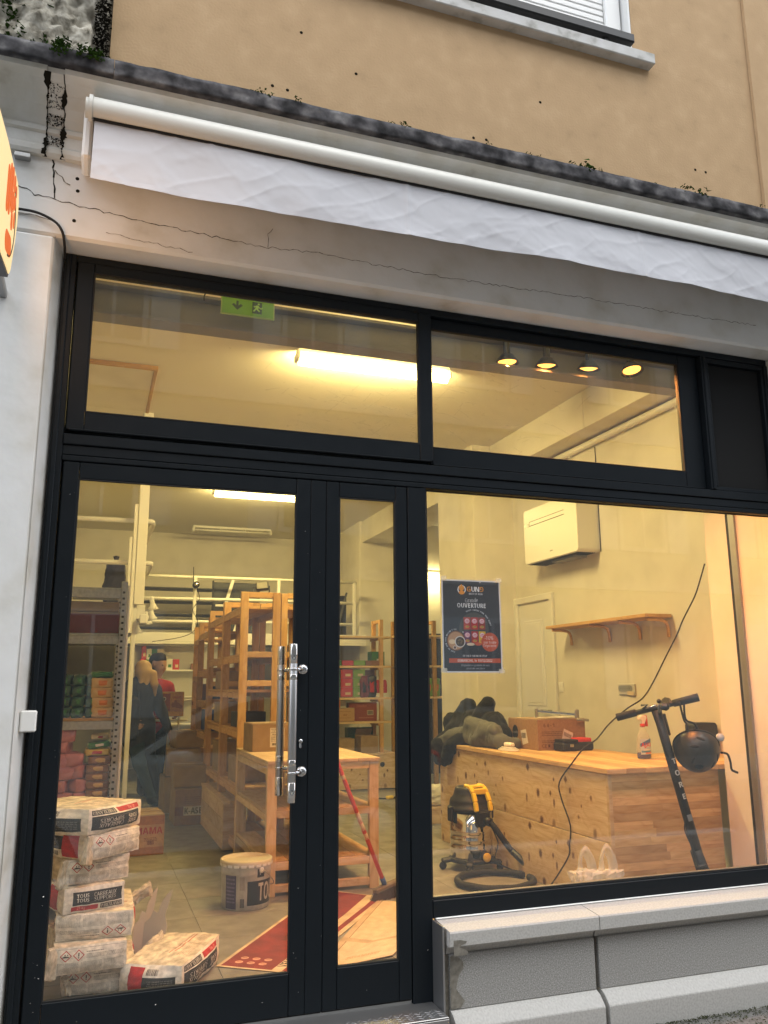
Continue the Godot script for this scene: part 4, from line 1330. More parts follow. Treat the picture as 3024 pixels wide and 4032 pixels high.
# ------------------------------------------------------------------ metal rack at the left
func left_rack():
	var k := thing("metal_rack", "grey perforated metal rack full of packets beside the cream post", "rack")
	var up := func(x: float, z: float, h: float):
		var u := part(k, "upright", bev(V(0.036, h, 0.036), 0.002), M.galv, V(x, h / 2, z))
		for i in int(h / 0.036) - 1:
			part(u, "slot", bev(V(0.014, 0.012, 0.002), 0.0004), M.gasket, V(-0.003, 0.03 + i * 0.036 - h / 2, 0.0184))
	up.call(0.166, -1.76, 1.86)
	up.call(0.166, -2.4, 1.86)
	up.call(-0.36, -1.76, 1.86)
	for y in [1.79, 1.52, 1.035, 0.55, 0.12]:
		bx(k, "beam", V(-0.342, y - 0.03, -1.775), V(0.148, y + 0.018, -1.755), M.galv, 0.002)
		bx(k, "shelf_board", V(-0.34, y + 0.018, -2.4), V(0.146, y + 0.034, -1.775), M.pine_old[3] if y < 1.2 else M.galv, 0.002)
	bx(k, "side_panel", V(0.186, 0.0, -1.9), V(0.2, 1.84, -1.76), M.white_paint, 0.002)
	# upper shelf: long flat cases
	var g1 := "cases on the upper shelf of the metal rack"
	var c1 := thing("flat_case", "long maroon case on the upper shelf of the metal rack", "case", V(-0.1, 1.556, -2.05), 0.0, g1)
	part(c1, "box", bev(V(0.5, 0.12, 0.36), 0.004), M.g_maroon, V(0, 0.061, 0))
	part(c1, "rim", bev(V(0.504, 0.01, 0.364), 0.002), M.carton, V(0, 0.124, 0))
	var c2 := thing("flat_case", "long tan case lying on the maroon case in the metal rack", "case", V(-0.1, 1.688, -2.05), 0.0, g1)
	part(c2, "box", bev(V(0.49, 0.06, 0.35), 0.004), M.carton, V(0, 0.031, 0))
	part(c2, "tape", bev(V(0.492, 0.004, 0.05), 0.001), M.tape, V(0, 0.0625, 0))
	# middle shelf: green and brown packets
	var gp := packet("green_packet", "dark green packet stacked on the middle shelf of the metal rack", V(0.066, 0.06, 0.14), M.g_darkgreen, M.g_green, "dark green packets on the metal rack", 3.0)
	gp.position = V(-0.125, 1.071, -1.86)
	for i in 12:
		if i == 0: continue
		copy(gp, V(-0.125 + 0.072 * (i % 3), 1.071 + 0.061 * (i / 3), -1.86 - 0.004 * (i / 3)), 0.1 * ((i * 7) % 3 - 1))
	var np := packet("noodle_packet", "clear packet of brown noodles in the stack on the middle shelf", V(0.115, 0.056, 0.16), M.g_noodle, M.g_orange, "noodle packets on the middle shelf", 5.0)
	np.position = V(0.08, 1.071, -1.86)
	for i in [1, 2, 3]: copy(np, V(0.08 - 0.004 * i, 1.071 + 0.056 * i, -1.86), 0.06 * (i % 2))
	var tg := packet("green_packet", "bright green packet lying on top of the stacked noodle packets", V(0.12, 0.035, 0.15), M.g_green, null, "", 8.0)
	tg.position = V(0.07, 1.297, -1.87)
	# lower shelf: pink, noodle bundles, small bright packets
	var pk := packet("pink_packet", "crumpled pink packet heaped on the lower shelf of the metal rack", V(0.1, 0.075, 0.16), M.g_pink, null, "pink packets on the metal rack", 9.0, 0.2)
	pk.position = V(-0.1, 0.586, -1.86)
	var at := [[-0.02, 0.586, 0.3], [-0.12, 0.655, -0.3], [-0.03, 0.66, 0.5], [-0.1, 0.73, 0.2], [-0.02, 0.735, -0.4], [-0.13, 0.8, 0.6], [-0.06, 0.8, 0.1], [-0.13, 0.87, -0.2], [-0.115, 0.935, 0.2]]
	for p in at: copy(pk, V(p[0], p[1], -1.86), p[2])
	var rb := packet("rice_noodle_bundle", "flat bundle of rice noodles stacked on the lower rack shelf", V(0.125, 0.045, 0.2), M.g_brown, M.g_noodle, "noodle bundles on the lower shelf", 11.0, 0.05)
	rb.position = V(0.075, 0.586, -1.87)
	for i in [1, 2, 3, 4, 5]: copy(rb, V(0.075 + 0.004 * (i % 2), 0.586 + 0.045 * i, -1.87), 0.05 * (i % 3 - 1))
	var yp := packet("yellow_packet", "yellow and red packet on top of the noodle bundles", V(0.13, 0.04, 0.16), M.g_yellow, M.g_red, "", 13.0)
	yp.position = V(0.07, 0.857, -1.86)
	var sg := packet("green_stripe_packet", "slanted green and white packet at the top of the lower rack shelf", V(0.12, 0.035, 0.15), M.g_green, M.g_white, "", 15.0)
	sg.position = V(0.08, 0.9, -1.86)
	sg.rotation.z = 0.12
	var wp := packet("cream_packet", "small cream packet wedged under the middle shelf of the rack", V(0.09, 0.03, 0.13), M.g_cream, M.g_red, "", 17.0)
	wp.position = V(0.08, 0.945, -1.88)

# ------------------------------------------------------------------ paper sacks by the door
func sack_prints() -> Dictionary:
	var paper := Color(0.86, 0.83, 0.78)
	var blk := Color(0.1, 0.09, 0.09)
	var red := Color(0.68, 0.1, 0.1)
	var out := {}
	# front with the name of the product
	var a := blank(512, 200, paper)
	rect(a, 70, 34, 420, 106, blk)
	write(a, "TOUS", 150, 66, 30, paper, true, 100)
	write(a, "CARREAUX", 340, 66, 30, paper, false, 220)
	write(a, "TOUS", 150, 102, 30, paper, true, 100)
	write(a, "SUPPORTS", 340, 102, 30, paper, false, 220)
	small_print(a, 180, 124, 240, 1, 6, Color(0.6, 0.57, 0.53), 3)
	rect(a, 60, 150, 220, 36, red)
	write(a, "25 kg", 140, 168, 20, Color(0.9, 0.6, 0.55), true)
	rect(a, 300, 148, 190, 38, blk)
	write(a, "PAREXLANKO", 395, 167, 26, paper, true, 176, 0.0, true)
	mottle(a, 0.14, 0.02, 4)
	out.name = printed(a, 0.75)
	# front with hazard diamonds and small print
	var b := blank(512, 200, paper)
	var dia := func(cx: float, s: float):
		fill_poly(b, PackedVector2Array([Vector2(cx, 62 - s), Vector2(cx + s, 62), Vector2(cx, 62 + s), Vector2(cx - s, 62)]), red)
		fill_poly(b, PackedVector2Array([Vector2(cx, 62 - s + 7), Vector2(cx + s - 7, 62), Vector2(cx, 62 + s - 7), Vector2(cx - s + 7, 62)]), paper)
	dia.call(80, 40.0)
	dia.call(168, 40.0)
	fill_poly(b, PackedVector2Array([Vector2(58, 68), Vector2(72, 60), Vector2(104, 66), Vector2(100, 72), Vector2(60, 74)]), Color(0.3, 0.28, 0.26))
	rect(b, 70, 48, 8, 10, Color(0.4, 0.38, 0.36))
	rect(b, 88, 50, 7, 9, Color(0.4, 0.38, 0.36))
	rect(b, 164, 44, 8, 26, blk)
	rect(b, 164, 75, 8, 8, blk)
	small_print(b, 222, 40, 120, 1, 9, Color(0.2, 0.19, 0.18), 5)
	small_print(b, 222, 58, 265, 4, 8, Color(0.42, 0.4, 0.38), 6)
	rect(b, 20, 14, 478, 2, Color(0.5, 0.48, 0.45))
	for k in 3: small_print(b, 24 + 162 * k, 112, 148, 10, 8, Color(0.5, 0.48, 0.45), 7 + k)
	mottle(b, 0.16, 0.02, 9)
	out.hazard = printed(b, 0.75)
	# end: black label and red band
	var c := blank(256, 128, paper)
	rect(c, 20, 18, 130, 66, Color(0.13, 0.12, 0.11))
	small_print(c, 30, 30, 100, 5, 9, Color(0.42, 0.4, 0.38), 12)
	rect(c, 150, 8, 62, 112, red)
	barcode(c, 90, 92, 46, 22)
	mottle(c, 0.18, 0.03, 14)
	out.end = printed(c, 0.75)
	# top: dusty paper with worn lines of print
	var d := blank(256, 256, Color(0.8, 0.75, 0.66))
	for k in 5: small_print(d, 14, 30 + k * 9, 180, 1, 6, Color(0.66, 0.5, 0.42), 20 + k)
	rect(d, 20, 90, 150, 4, Color(0.68, 0.3, 0.24))
	rect(d, 16, 104, 170, 3, Color(0.68, 0.3, 0.24))
	mottle(d, 0.3, 0.02, 24)
	out.top = printed(d, 0.8)
	var e := blank(64, 64, Color(0.76, 0.71, 0.63))
	mottle(e, 0.22, 0.05, 26)
	out.plain = printed(e, 0.85)
	return out

func sack(label: String, mesh: ArrayMesh, at: Vector3, yaw: float, front: Material, end: Material, top: Material, flip: bool, group: String) -> Node3D:
	var o := thing("paper_sack", label, "sack", at, yaw, group)
	var b := MeshInstance3D.new()
	b.name = "body"
	b.mesh = mesh
	o.add_child(b, true)
	b.set_surface_override_material(0, front)
	b.set_surface_override_material(1, end)
	b.set_surface_override_material(2, top)
	if flip: b.rotation.z = PI
	return o

func bags():
	var P := sack_prints()
	var g := "white paper sacks of tile adhesive inside the door"
	# front left corner, yaw, width, depth, print, turned over, label
	var rows := [
		[-0.03, -0.535, -1.0, 0.285, "hazard", false, "bottom sack of the stack, torn corner, hazard signs facing out"],
		[-0.065, -0.46, 5.0, 0.285, "hazard", false, "second sack from the floor with a squashed flap at its corner"],
		[-0.07, -0.535, -1.5, 0.31, "hazard", true, "third sack from the floor, hazard signs printed upside down"],
		[-0.045, -0.52, 18.0, 0.265, "name", false, "fourth sack from the floor with upright white lettering on black"],
		[-0.042, -0.555, 20.0, 0.28, "hazard", false, "fifth sack from the floor, hazard signs beside small print"],
		[0.05, -0.5, 42.0, 0.285, "hazard", false, "sixth sack from the floor with a folded paper tail at its corner"],
		[0.034, -0.475, 50.0, 0.36, "name", true, "topmost sack of the stack, black lettering panel upside down"]]
	for i in 7:
		var r: Array = rows[i]
		var yaw := deg_to_rad(r[2])
		var w: float = r[3]
		var dp := 0.42 if i < 3 else 0.4
		var x := V(cos(yaw), 0, -sin(yaw))
		var d := V(-sin(yaw), 0, -cos(yaw))
		var h := 0.104 if i < 6 else 0.108
		var c := V(r[0], 0.0545 + i * 0.105, r[1]) + x * w / 2 + d * dp / 2
		var m := pillow(V(w, h, dp), 22, 0.1, 0.08 if i < 6 else 0.2, 0.0075, i * 2.3 + 1.0, 10.0)
		var s := sack(r[6], m, c, yaw, P[r[4]], P.end if i != 4 and i != 1 else P.plain, P.top, r[5], g)
		if i in [1, 4, 5]:
			part(s, "corner_fold", pillow(V(0.05, 0.11, 0.03), 7, 0.5, 0.1, 0.012, i + 40.0, 20.0), P.plain, V(-w / 2 - 0.006, -0.008, dp / 2 - 0.012), V(0, 0.3, -0.15))
		if i == 0:
			part(s, "torn_corner", pillow(V(0.03, 0.07, 0.04), 8, 0.4, 0.0, 0.02, 77.0, 26.0), P.plain, V(-w / 2 + 0.02, 0.0, dp / 2 + 0.01), V(0.2, 0.4, 0.3))
	var fl := sack("single paper sack lying on the floor beside the stack", pillow(V(0.45, 0.115, 0.27), 24, 0.1, 0.18, 0.011, 33.0, 9.0), V(0.42, 0.066, -0.625), deg_to_rad(62), P.name, P.end, P.top, true, g)
	part(fl, "crumpled_edge", pillow(V(0.12, 0.06, 0.03), 9, 0.4, 0.0, 0.02, 51.0, 24.0), P.plain, V(0.08, 0.05, -0.12), V(0.6, 0, 0.2))
	# torn empty paper behind the stack
	var tp := thing("torn_paper", "torn strip of brown paper standing up behind the sack stack", "paper")
	var pts := PackedVector2Array([Vector2(-0.06, 0), Vector2(0.05, 0), Vector2(0.06, 0.1), Vector2(0.05, 0.18), Vector2(0.075, 0.235), Vector2(0.04, 0.2), Vector2(0.02, 0.13), Vector2(-0.02, 0.15), Vector2(-0.05, 0.1)])
	var torn := PackedVector2Array()
	for p in [[-0.07, 0.0], [0.05, 0.0], [0.045, 0.08], [0.06, 0.15], [0.05, 0.2], [0.07, 0.26], [0.085, 0.31], [0.055, 0.285], [0.03, 0.25], [0.015, 0.21], [-0.005, 0.225], [-0.02, 0.19], [-0.05, 0.17], [-0.06, 0.1]]: torn.append(Vector2(p[0], p[1]))
	part(tp, "strip", prism(torn, 0.0, 0.002), P.plain, V(0.36, 0.0, -0.86), V(-0.1, -0.3, 0.05))
	part(tp, "strip", prism(torn, 0.0, 0.002), P.plain, V(0.33, 0.0, -0.89), V(-0.05, 0.35, 0.12))
	part(tp, "curl", pillow(V(0.1, 0.05, 0.03), 8, 0.3, 0.0, 0.02, 61.0, 24.0), P.plain, V(0.3, 0.3, -0.9), V(0.3, 0.4, 0.5))

# ------------------------------------------------------------------ cartons: body, lid flaps, tape, prints
func carton(label: String, at: Vector3, yaw: float, s: Vector3, m: Material, tape := true, group := "") -> Node3D:
	var o := thing("carton", label, "carton", at, yaw, group)
	part(o, "box", bev(s, 0.004), m, V(0, s.y / 2, 0))
	for k in [-1, 1]:
		part(o, "flap", bev(V(s.x - 0.004, 0.004, s.z / 2 - 0.002), 0.0015), m, V(0, s.y + 0.0025 + (0.0005 if k > 0 else 0.0), k * s.z / 4))
	if tape:
		part(o, "tape", bev(V(s.x + 0.002, 0.002, 0.05), 0.0006), M.tape, V(0, s.y + 0.0065, 0))
		part(o, "tape_end", bev(V(0.002, 0.06, 0.05), 0.0006), M.tape, V(s.x / 2 + 0.0012, s.y - 0.03, 0))
	return o

# printed sheet on a face looking along +z of the thing
func face_print(o: Node, called: String, im: Image, w: float, h: float, at: Vector3, rot := Vector3.ZERO, rough := 0.7) -> MeshInstance3D:
	var st := begin()
	quad(st, V(-w / 2, -h / 2, 0), V(w / 2, -h / 2, 0), V(w / 2, h / 2, 0), V(-w / 2, h / 2, 0), true)
	return part(o, called, finish(st), printed(im, rough), at, rot)

# ------------------------------------------------------------------ cartons and the like on the floor
func middle_goods():
	var a := carton("brown carton with red lettering on the floor behind the sacks", V(0.42, 0.0, -3.62), 0.06, V(0.36, 0.285, 0.4), M.carton)
	var im := blank(256, 200, Color(0.64, 0.48, 0.3))
	rect(im, 0, 0, 256, 46, Color(0.56, 0.36, 0.2))
	rect(im, 0, 160, 256, 40, Color(0.57, 0.37, 0.2))
	write(im, "MAMA", 175, 76, 34, Color(0.55, 0.08, 0.06), true)
	small_print(im, 150, 112, 70, 3, 7, Color(0.4, 0.2, 0.1), 2)
	barcode(im, 168, 126, 36, 22, Color(0.35, 0.17, 0.08))
	small_print(im, 30, 66, 70, 3, 9, Color(0.6, 0.2, 0.1), 4)
	mottle(im, 0.12, 0.03, 3)
	face_print(a, "print", im, 0.356, 0.28, V(0, 0.142, 0.2008))
	var b := carton("brown carton with a white paper sign taped to its front", V(0.965, 0.0, -4.92), 0.02, V(0.325, 0.312, 0.42), M.carton)
	var ib := blank(256, 200, Color(0.58, 0.44, 0.28))
	rect(ib, 0, 96, 256, 50, Color(0.5, 0.33, 0.2))
	for k in 4: small_print(ib, 70, 40 + k * 12, 120, 1, 8, Color(0.45, 0.28, 0.14), 30 + k)
	rect(ib, 62, 94, 142, 52, Color(0.86, 0.85, 0.83))
	write(ib, "K-ASE", 133, 120, 36, Color(0.12, 0.11, 0.11), true)
	mottle(ib, 0.08, 0.03, 5)
	face_print(b, "print", ib, 0.32, 0.305, V(0, 0.156, 0.2108))
	var b2 := carton("plain brown carton on top of the carton with the paper sign", V(0.95, 0.322, -4.98), -0.03, V(0.3, 0.19, 0.36), M.carton, true)
	var g := "brown cartons stacked behind the signed carton"
	carton("brown carton in the stack beyond the signed carton", V(0.95, 0.0, -5.75), 0.05, V(0.36, 0.34, 0.4), M.carton, true, g)
	carton("brown carton in the stack beyond the signed carton", V(0.97, 0.352, -5.75), -0.06, V(0.34, 0.26, 0.38), M.carton, true, g)
	carton("small carton on top of the carton stack at the back", V(1.0, 0.622, -5.72), 0.1, V(0.28, 0.16, 0.3), M.carton, false, g)
	carton("tall brown carton standing beside the last pine shelf unit", V(1.22, 0.0, -6.5), 0.0, V(0.4, 0.75, 0.4), M.carton, false, g)
	carton("large pale carton between the pine shelves and the trolley", V(1.42, 0.0, -6.95), 0.1, V(0.34, 1.12, 0.36), mat(L(0.3, 0.24, 0.17), 0.85), false, g)
	# pine crate
	var c := thing("pine_crate", "low pine crate standing against the back of the low shelf", "crate")
	for k in 3: bx(c, "lid_board", V(1.035 + 0.062 * k, 0.345, -4.7), V(1.094 + 0.062 * k, 0.367, -3.35), M.pine[k], 0.002)
	for k in 2: bx(c, "front_board", V(1.04 + 0.09 * k, 0.01, -3.37), V(1.128 + 0.09 * k, 0.344, -3.352), M.pine[k + 1], 0.002)
	for k in 3: bar(c, "side_board", V(1.048, 0.065 + k * 0.112, -3.372), V(1.048, 0.065 + k * 0.112, -4.68), 0.108, 0.016, M.pine[k])
	# white tube trolley
	var t := thing("tube_trolley", "white tubular trolley with a curved corner beside the people", "trolley")
	part(t, "top_tube", tube_mesh([V(0.7, 1.115, -6.62), V(1.14, 1.113, -6.62)], 0.014, 10), M.white_paint)
	part(t, "bent_tube", tube_mesh(curve([V(1.14, 1.085, -6.6), V(1.07, 1.083, -6.6), V(1.02, 1.06, -6.6), V(0.995, 1.01, -6.6), V(0.995, 0.86, -6.6), V(0.995, 0.08, -6.6)]), 0.012, 10), M.white_paint)
	part(t, "middle_tube", tube_mesh([V(0.7, 0.862, -6.62), V(1.1, 0.86, -6.62)], 0.013, 10), M.white_paint)
	part(t, "upright", tube_mesh([V(0.7, 1.115, -6.62), V(0.7, 0.08, -6.62)], 0.012, 10), M.white_paint)
	bx(t, "tray", V(0.69, 0.08, -7.0), V(1.12, 0.1, -6.58), M.white_paint)
	for x in [0.72, 1.09]: part(t, "wheel", tube_mesh([V(x - 0.012, 0.04, -6.62), V(x + 0.012, 0.04, -6.62)], 0.04, 14), M.rubber)
	# low wooden table the goods stand on, at the back
	var w := thing("light_wood_panel", "light wooden boards leaning on the trolley behind the people", "boards")
	bx(w, "board", V(0.62, 0.0, -7.2), V(0.7, 0.62, -7.17), M.pine[0], 0.003)
	bx(w, "board", V(0.86, 0.0, -7.2), V(0.93, 0.66, -7.17), M.pine[2], 0.003)

# ------------------------------------------------------------------ pine shelving
# levels: heights of the shelf tops; rungs: heights of the front rungs
func pine_unit(label: String, x0: float, x1: float, z0: float, z1: float, h: float, levels: Array, rungs: Array, W: Array, group: String, stile := 0.05, t := 0.03) -> Node3D:
	var o := thing("pine_shelf", label, "shelf", Vector3.ZERO, 0.0, group)
	var n := 0
	for z in [z0 - t / 2, z1 + t / 2]:
		for x in [x0 + stile / 2, x1 - stile / 2]:
			bar(o, "upright", V(x, 0, z), V(x, h, z), stile, t, W[n % 4], Vector3.RIGHT)
			n += 1
		for y in rungs:
			bar(o, "rung", V(x0 + stile, y - 0.022, z), V(x1 - stile, y - 0.022, z), 0.044, t * 0.85, W[n % 4])
			n += 1
	for y in levels:
		var k := int(maxf(2.0, round((x1 - x0) / 0.16)))
		var wd := (x1 - x0 - 0.012) / k
		for i in k:
			bar(o, "shelf_board", V(x0 + 0.006 + wd * (i + 0.5), y - 0.011, z0 - 0.002 - t), V(x0 + 0.006 + wd * (i + 0.5), y - 0.011, z1 + 0.002 + t), 0.02, wd - 0.003, W[n % 4], Vector3.UP)
			n += 1
		for x in [x0 + 0.012, x1 - 0.012]:
			bar(o, "side_rail", V(x, y - 0.044, z0 - t - 0.002), V(x, y - 0.044, z1 + t + 0.002), 0.042, 0.02, W[n % 4])
			n += 1
	return o

func pine_shelves():
	var lv := [1.86, 1.49, 1.215, 0.92, 0.5, 0.12]
	var rg := [1.97, 1.505, 1.285, 0.9, 0.48, 0.1]
	var g := "tall pine shelf units in the middle of the shop"
	pine_unit("tall reddish pine shelf unit directly behind the taped carton", 1.085, 1.402, -3.08, -3.98, 1.97, lv, rg, M.pine_old, g, 0.062)
	pine_unit("tall pine shelf unit touching the front unit, half behind the door stile", 1.408, 1.72, -3.08, -3.98, 1.965, lv, rg, M.pine_old, g, 0.05)
	pine_unit("second tall pine shelf unit in the row going back", 1.085, 1.402, -4.0, -4.9, 1.97, lv, rg, M.pine_old, g, 0.05)
	pine_unit("third tall pine shelf unit in the row, slightly lower", 1.08, 1.4, -4.92, -5.7, 1.91, [1.78, 1.4, 1.1, 0.8, 0.4], [1.91, 1.42, 1.12, 0.8, 0.42], M.pine_old, g, 0.05)
	pine_unit("last tall pine shelf unit at the back of the row", 1.1, 1.42, -5.75, -6.3, 1.9, [1.75, 1.35, 1.0, 0.6], [1.9, 1.4, 1.0, 0.6], M.pine_old, g, 0.05)
	# low unit in front
	pine_unit("low pine shelf unit with a plank top near the glass door", 1.075, 1.8, -1.86, -3.02, 0.768, [0.768, 0.49, 0.2], [0.767, 0.49, 0.19, 0.065], M.pine, "", 0.062, 0.04)
	# plank top lies on it
	var top := thing("plank_top", "pale plank top lying on the low pine shelf", "plank top")
	for k in 5: bar(top, "plank", V(1.072 + 0.1465 * (k + 0.5), 0.779, -1.84), V(1.072 + 0.1465 * (k + 0.5), 0.779, -3.03), 0.02, 0.1445, M.pine[(k + 1) % 4], Vector3.UP)
	var c := carton("taped carton with a white address label on the low pine shelf", V(1.235, 0.789, -2.72), 0.05, V(0.27, 0.19, 0.28), M.carton)
	var im := blank(160, 200, Color(0.84, 0.82, 0.78))
	var ink := Color(0.16, 0.14, 0.13)
	var lines := ["Art.nr: 5200-1 Garlingia rice", "Origin: Vietnam", "Ethnoskt transportation today", "09/2022/2024", "Content: 15x1 kg", "Importeur: Asia Express Food", "Kilbystraat 1 8263 CJ Kampen", "Tel: +31 (0)38 3312930"]
	for k in lines.size(): write(im, lines[k], 80, 14 + k * 18, 13, ink, k in [0, 3, 5], 140)
	barcode(im, 22, 158, 116, 24)
	face_print(c, "address_label", im, 0.105, 0.132, V(0.045, 0.096, 0.1412))
	bar(c, "strap", V(-0.135, 0.2, 0.05), V(0.135, 0.2, 0.06), 0.001, 0.004, M.white_plastic)
	# lamp on top of the tall unit
	var fl := thing("work_floodlight", "grey work floodlight tilted on top of the tall pine shelf", "floodlight", V(1.29, 1.972, -3.35), -0.25)
	part(fl, "housing", bev(V(0.105, 0.075, 0.035), 0.008), M.black_plastic, V(0.01, 0.075, 0), V(-0.4, 0, 0.12))
	part(fl, "front_glass", bev(V(0.088, 0.058, 0.004), 0.002), mat(L(0.3, 0.29, 0.24), 0.15), V(0.01, 0.082, 0.018), V(-0.4, 0, 0.12))
	part(fl, "bracket", tube_mesh([V(-0.055, 0.07, 0), V(-0.065, 0.03, 0.01), V(-0.03, 0.004, 0.01), V(0.05, 0.004, 0.01), V(0.07, 0.03, 0.01), V(0.07, 0.08, 0)], 0.006, 8), M.black_plastic)
	part(fl, "lead", tube_mesh(curve([V(-0.05, 0.02, 0), V(-0.14, 0.012, 0.03), V(-0.2, 0.05, 0.0), V(-0.22, -0.02, 0.02)]), 0.004, 6), M.rubber)
	# boxes on the tall shelves
	var sg := "dim goods on the tall pine shelves"
	var gl := [[1.24, 0.921, -3.5, 0.22, 0.12, 0.3, "g_black", "black tray of goods on a tall pine shelf"], [1.24, 0.501, -3.5, 0.24, 0.2, 0.3, "carton", "brown carton on a lower shelf of the front pine unit"], [1.24, 1.216, -4.4, 0.24, 0.16, 0.3, "carton", "brown carton high on the second tall pine shelf"], [1.24, 0.921, -4.4, 0.24, 0.18, 0.36, "carton", "brown carton on the second tall pine shelf"], [1.24, 0.81, -5.3, 0.24, 0.2, 0.36, "g_blue", "dark blue box on the third tall pine shelf"], [1.24, 1.105, -5.3, 0.24, 0.16, 0.36, "g_black", "black box on the third tall pine shelf"], [1.24, 0.501, -4.4, 0.24, 0.26, 0.36, "carton", "brown carton low on the second tall pine shelf"]]
	for q in gl:
		var o := thing("stored_box", q[7], "box", V(q[0], q[1], q[2]), 0.05, sg)
		part(o, "box", bev(V(q[3], q[4], q[5]), 0.004), M[q[6]], V(0, q[4] / 2, 0))
		part(o, "lid_seam", bev(V(q[3] + 0.001, 0.002, 0.006), 0.0005), M.tape, V(0, q[4] + 0.001, 0))

# ------------------------------------------------------------------ shelving at the back right
func small_box(label: String, lo: Vector3, hi: Vector3, m: Material, spot: Material, group: String) -> Node3D:
	var o := thing("goods_box", label, "box", V((lo.x + hi.x) / 2, lo.y, (lo.z + hi.z) / 2), 0.0, group)
	var s := hi - lo
	part(o, "box", bev(s, 0.002), m, V(0, s.y / 2, 0))
	if spot: part(o, "label", bev(V(s.x * 0.45, s.y * 0.28, 0.001), 0.0003), spot, V(s.x * 0.1, s.y * 0.35, s.z / 2 + 0.0006))
	return o

func far_shelves():
	var o := thing("pine_wall_shelf", "pine shelving full of groceries beyond the narrow door leaf", "shelf")
	var n := 0
	for y in [1.85, 1.482, 1.092, 0.804]:
		for k in 2:
			bar(o, "shelf_board", V(2.62, y - 0.014, -6.6 - 0.17 * k - 0.085), V(3.6, y - 0.014, -6.6 - 0.17 * k - 0.085), 0.026, 0.166, M.pine[n % 4])
			n += 1
	for z in [-6.63, -6.92]:
		for x in [3.47, 2.68]:
			bar(o, "upright", V(x, 0.0, z), V(x, 2.06, z), 0.05, 0.045, M.pine_old[n % 4], Vector3.RIGHT); n += 1
	bar(o, "top_rung", V(3.47, 2.04, -6.655), V(3.47, 2.04, -6.895), 0.04, 0.04, M.pine_old[0])
	for y in [1.815, 1.447, 1.057, 0.769]: bar(o, "side_rail", V(3.435, y, -6.61), V(3.435, y, -6.94), 0.04, 0.022, M.pine_old[n % 4])
	var o2 := thing("pine_wall_shelf", "pine shelving beside the column, seen left of the poster", "shelf")
	for y in [1.875, 1.487, 1.095]:
		bar(o2, "shelf_board", V(3.72, y - 0.014, -6.77), V(4.5, y - 0.014, -6.77), 0.026, 0.33, M.pine[n % 4]); n += 1
	for z in [-6.63, -6.92]:
		bar(o2, "upright", V(4.2, 0.0, z), V(4.2, 2.06, z), 0.05, 0.045, M.pine_old[n % 4], Vector3.RIGHT); n += 1
		bar(o2, "upright", V(3.74, 0.0, z), V(3.74, 2.06, z), 0.05, 0.045, M.pine_old[n % 4], Vector3.RIGHT)
	bar(o2, "top_rung", V(4.2, 2.04, -6.655), V(4.2, 2.04, -6.895), 0.04, 0.04, M.pine_old[2])
	# chest below
	var ch := thing("pine_chest", "long knotty pine chest on the floor under the grocery shelves", "chest")
	bx(ch, "front_panel", V(2.3, 0.012, -6.56), V(3.64, 0.4, -6.535), M.knotty, 0.003)
	bx(ch, "side_panel", V(3.615, 0.012, -7.0), V(3.64, 0.4, -6.561), M.knotty, 0.003)
	bx(ch, "lid", V(2.29, 0.401, -7.0), V(3.65, 0.425, -6.525), M.pine[0], 0.003)
	part(ch, "finger_hole", lathe([[0.0, 0.001], [0.028, 0.001], [0.03, 0.0]], 18), M.gasket, V(3.45, 0.29, -6.5348), V(PI / 2, 0, 0))
	# groceries
	var g := "grocery boxes on the back shelves"
	var top := [["small green box in the low row on the second shelf", 2.87, 2.945, 1.483, 1.545, "g_green"], ["small red box in the low row on the second shelf", 2.952, 3.1, 1.483, 1.545, "g_red"], ["small lime green box in the low row on the second shelf", 3.108, 3.255, 1.483, 1.545, "g_lime"], ["small brown box in the low row on the second shelf", 3.262, 3.435, 1.483, 1.545, "g_brown"]]
	for q in top: small_box(q[0], V(q[1], q[3], -6.7), V(q[2], q[4], -6.5 - 0.105), M[q[5]], null, g)
	small_box("dark green box leaning behind the shelf upright", V(3.38, 1.484, -6.9), V(3.55, 1.66, -6.72), M.g_green, M.g_white, g)
	for col in 3:
		var nm: String = ["green", "red", "lime green"][col]
		var m: Material = [M.g_green, M.g_red, M.g_lime][col]
		var x0: float = [2.79, 2.952, 3.113][col]
		for row in 3:
			small_box("%s box in the stacked column on the third shelf" % nm, V(x0, 1.1 + 0.114 * row, -6.86), V(x0 + 0.155, 1.2115 + 0.114 * row, -6.66), m, M.g_cream, g)
	small_box("dark box behind the snack bags on the third shelf", V(3.275, 1.1, -6.9), V(3.43, 1.43, -6.78), M.g_brown, null, g)
	var sb := packet("snack_bag", "shiny dark red snack bag in the pile on the third shelf", V(0.09, 0.25, 0.05), M.g_maroon, M.g_black, "snack bags on the third shelf", 21.0)
	sb.position = V(3.24, 1.094, -6.62)
	for i in [1, 2]: copy(sb, V(3.24 + 0.03 * i, 1.094, -6.625 - 0.012 * i), 0.3 - 0.2 * i)
	var bb := packet("snack_bag", "black and red snack bag facing out on the third shelf", V(0.12, 0.26, 0.06), M.g_black, M.g_red, "", 23.0)
	bb.position = V(3.345, 1.094, -6.64)
	var tr := thing("snack_tray", "white display tray of red topped packets on the third shelf", "tray", V(3.48, 1.093, -6.65))
	part(tr, "tray", bev(V(0.16, 0.05, 0.08), 0.003), M.g_white, V(0, 0.026, 0))
	for k in 3: part(tr, "packet", pillow(V(0.055, 0.16, 0.03), 6, 0.4, 0.2, 0.008, 30.0 + k, 30.0), [M.g_red, M.g_white, M.g_red][k], V(-0.05 + 0.05 * k, 0.12, -0.01 * k))
	small_box("orange carton at the end of the fourth shelf", V(2.85, 0.97, -6.8), V(2.935, 1.08, -6.62), M.g_orange, M.g_white, g)
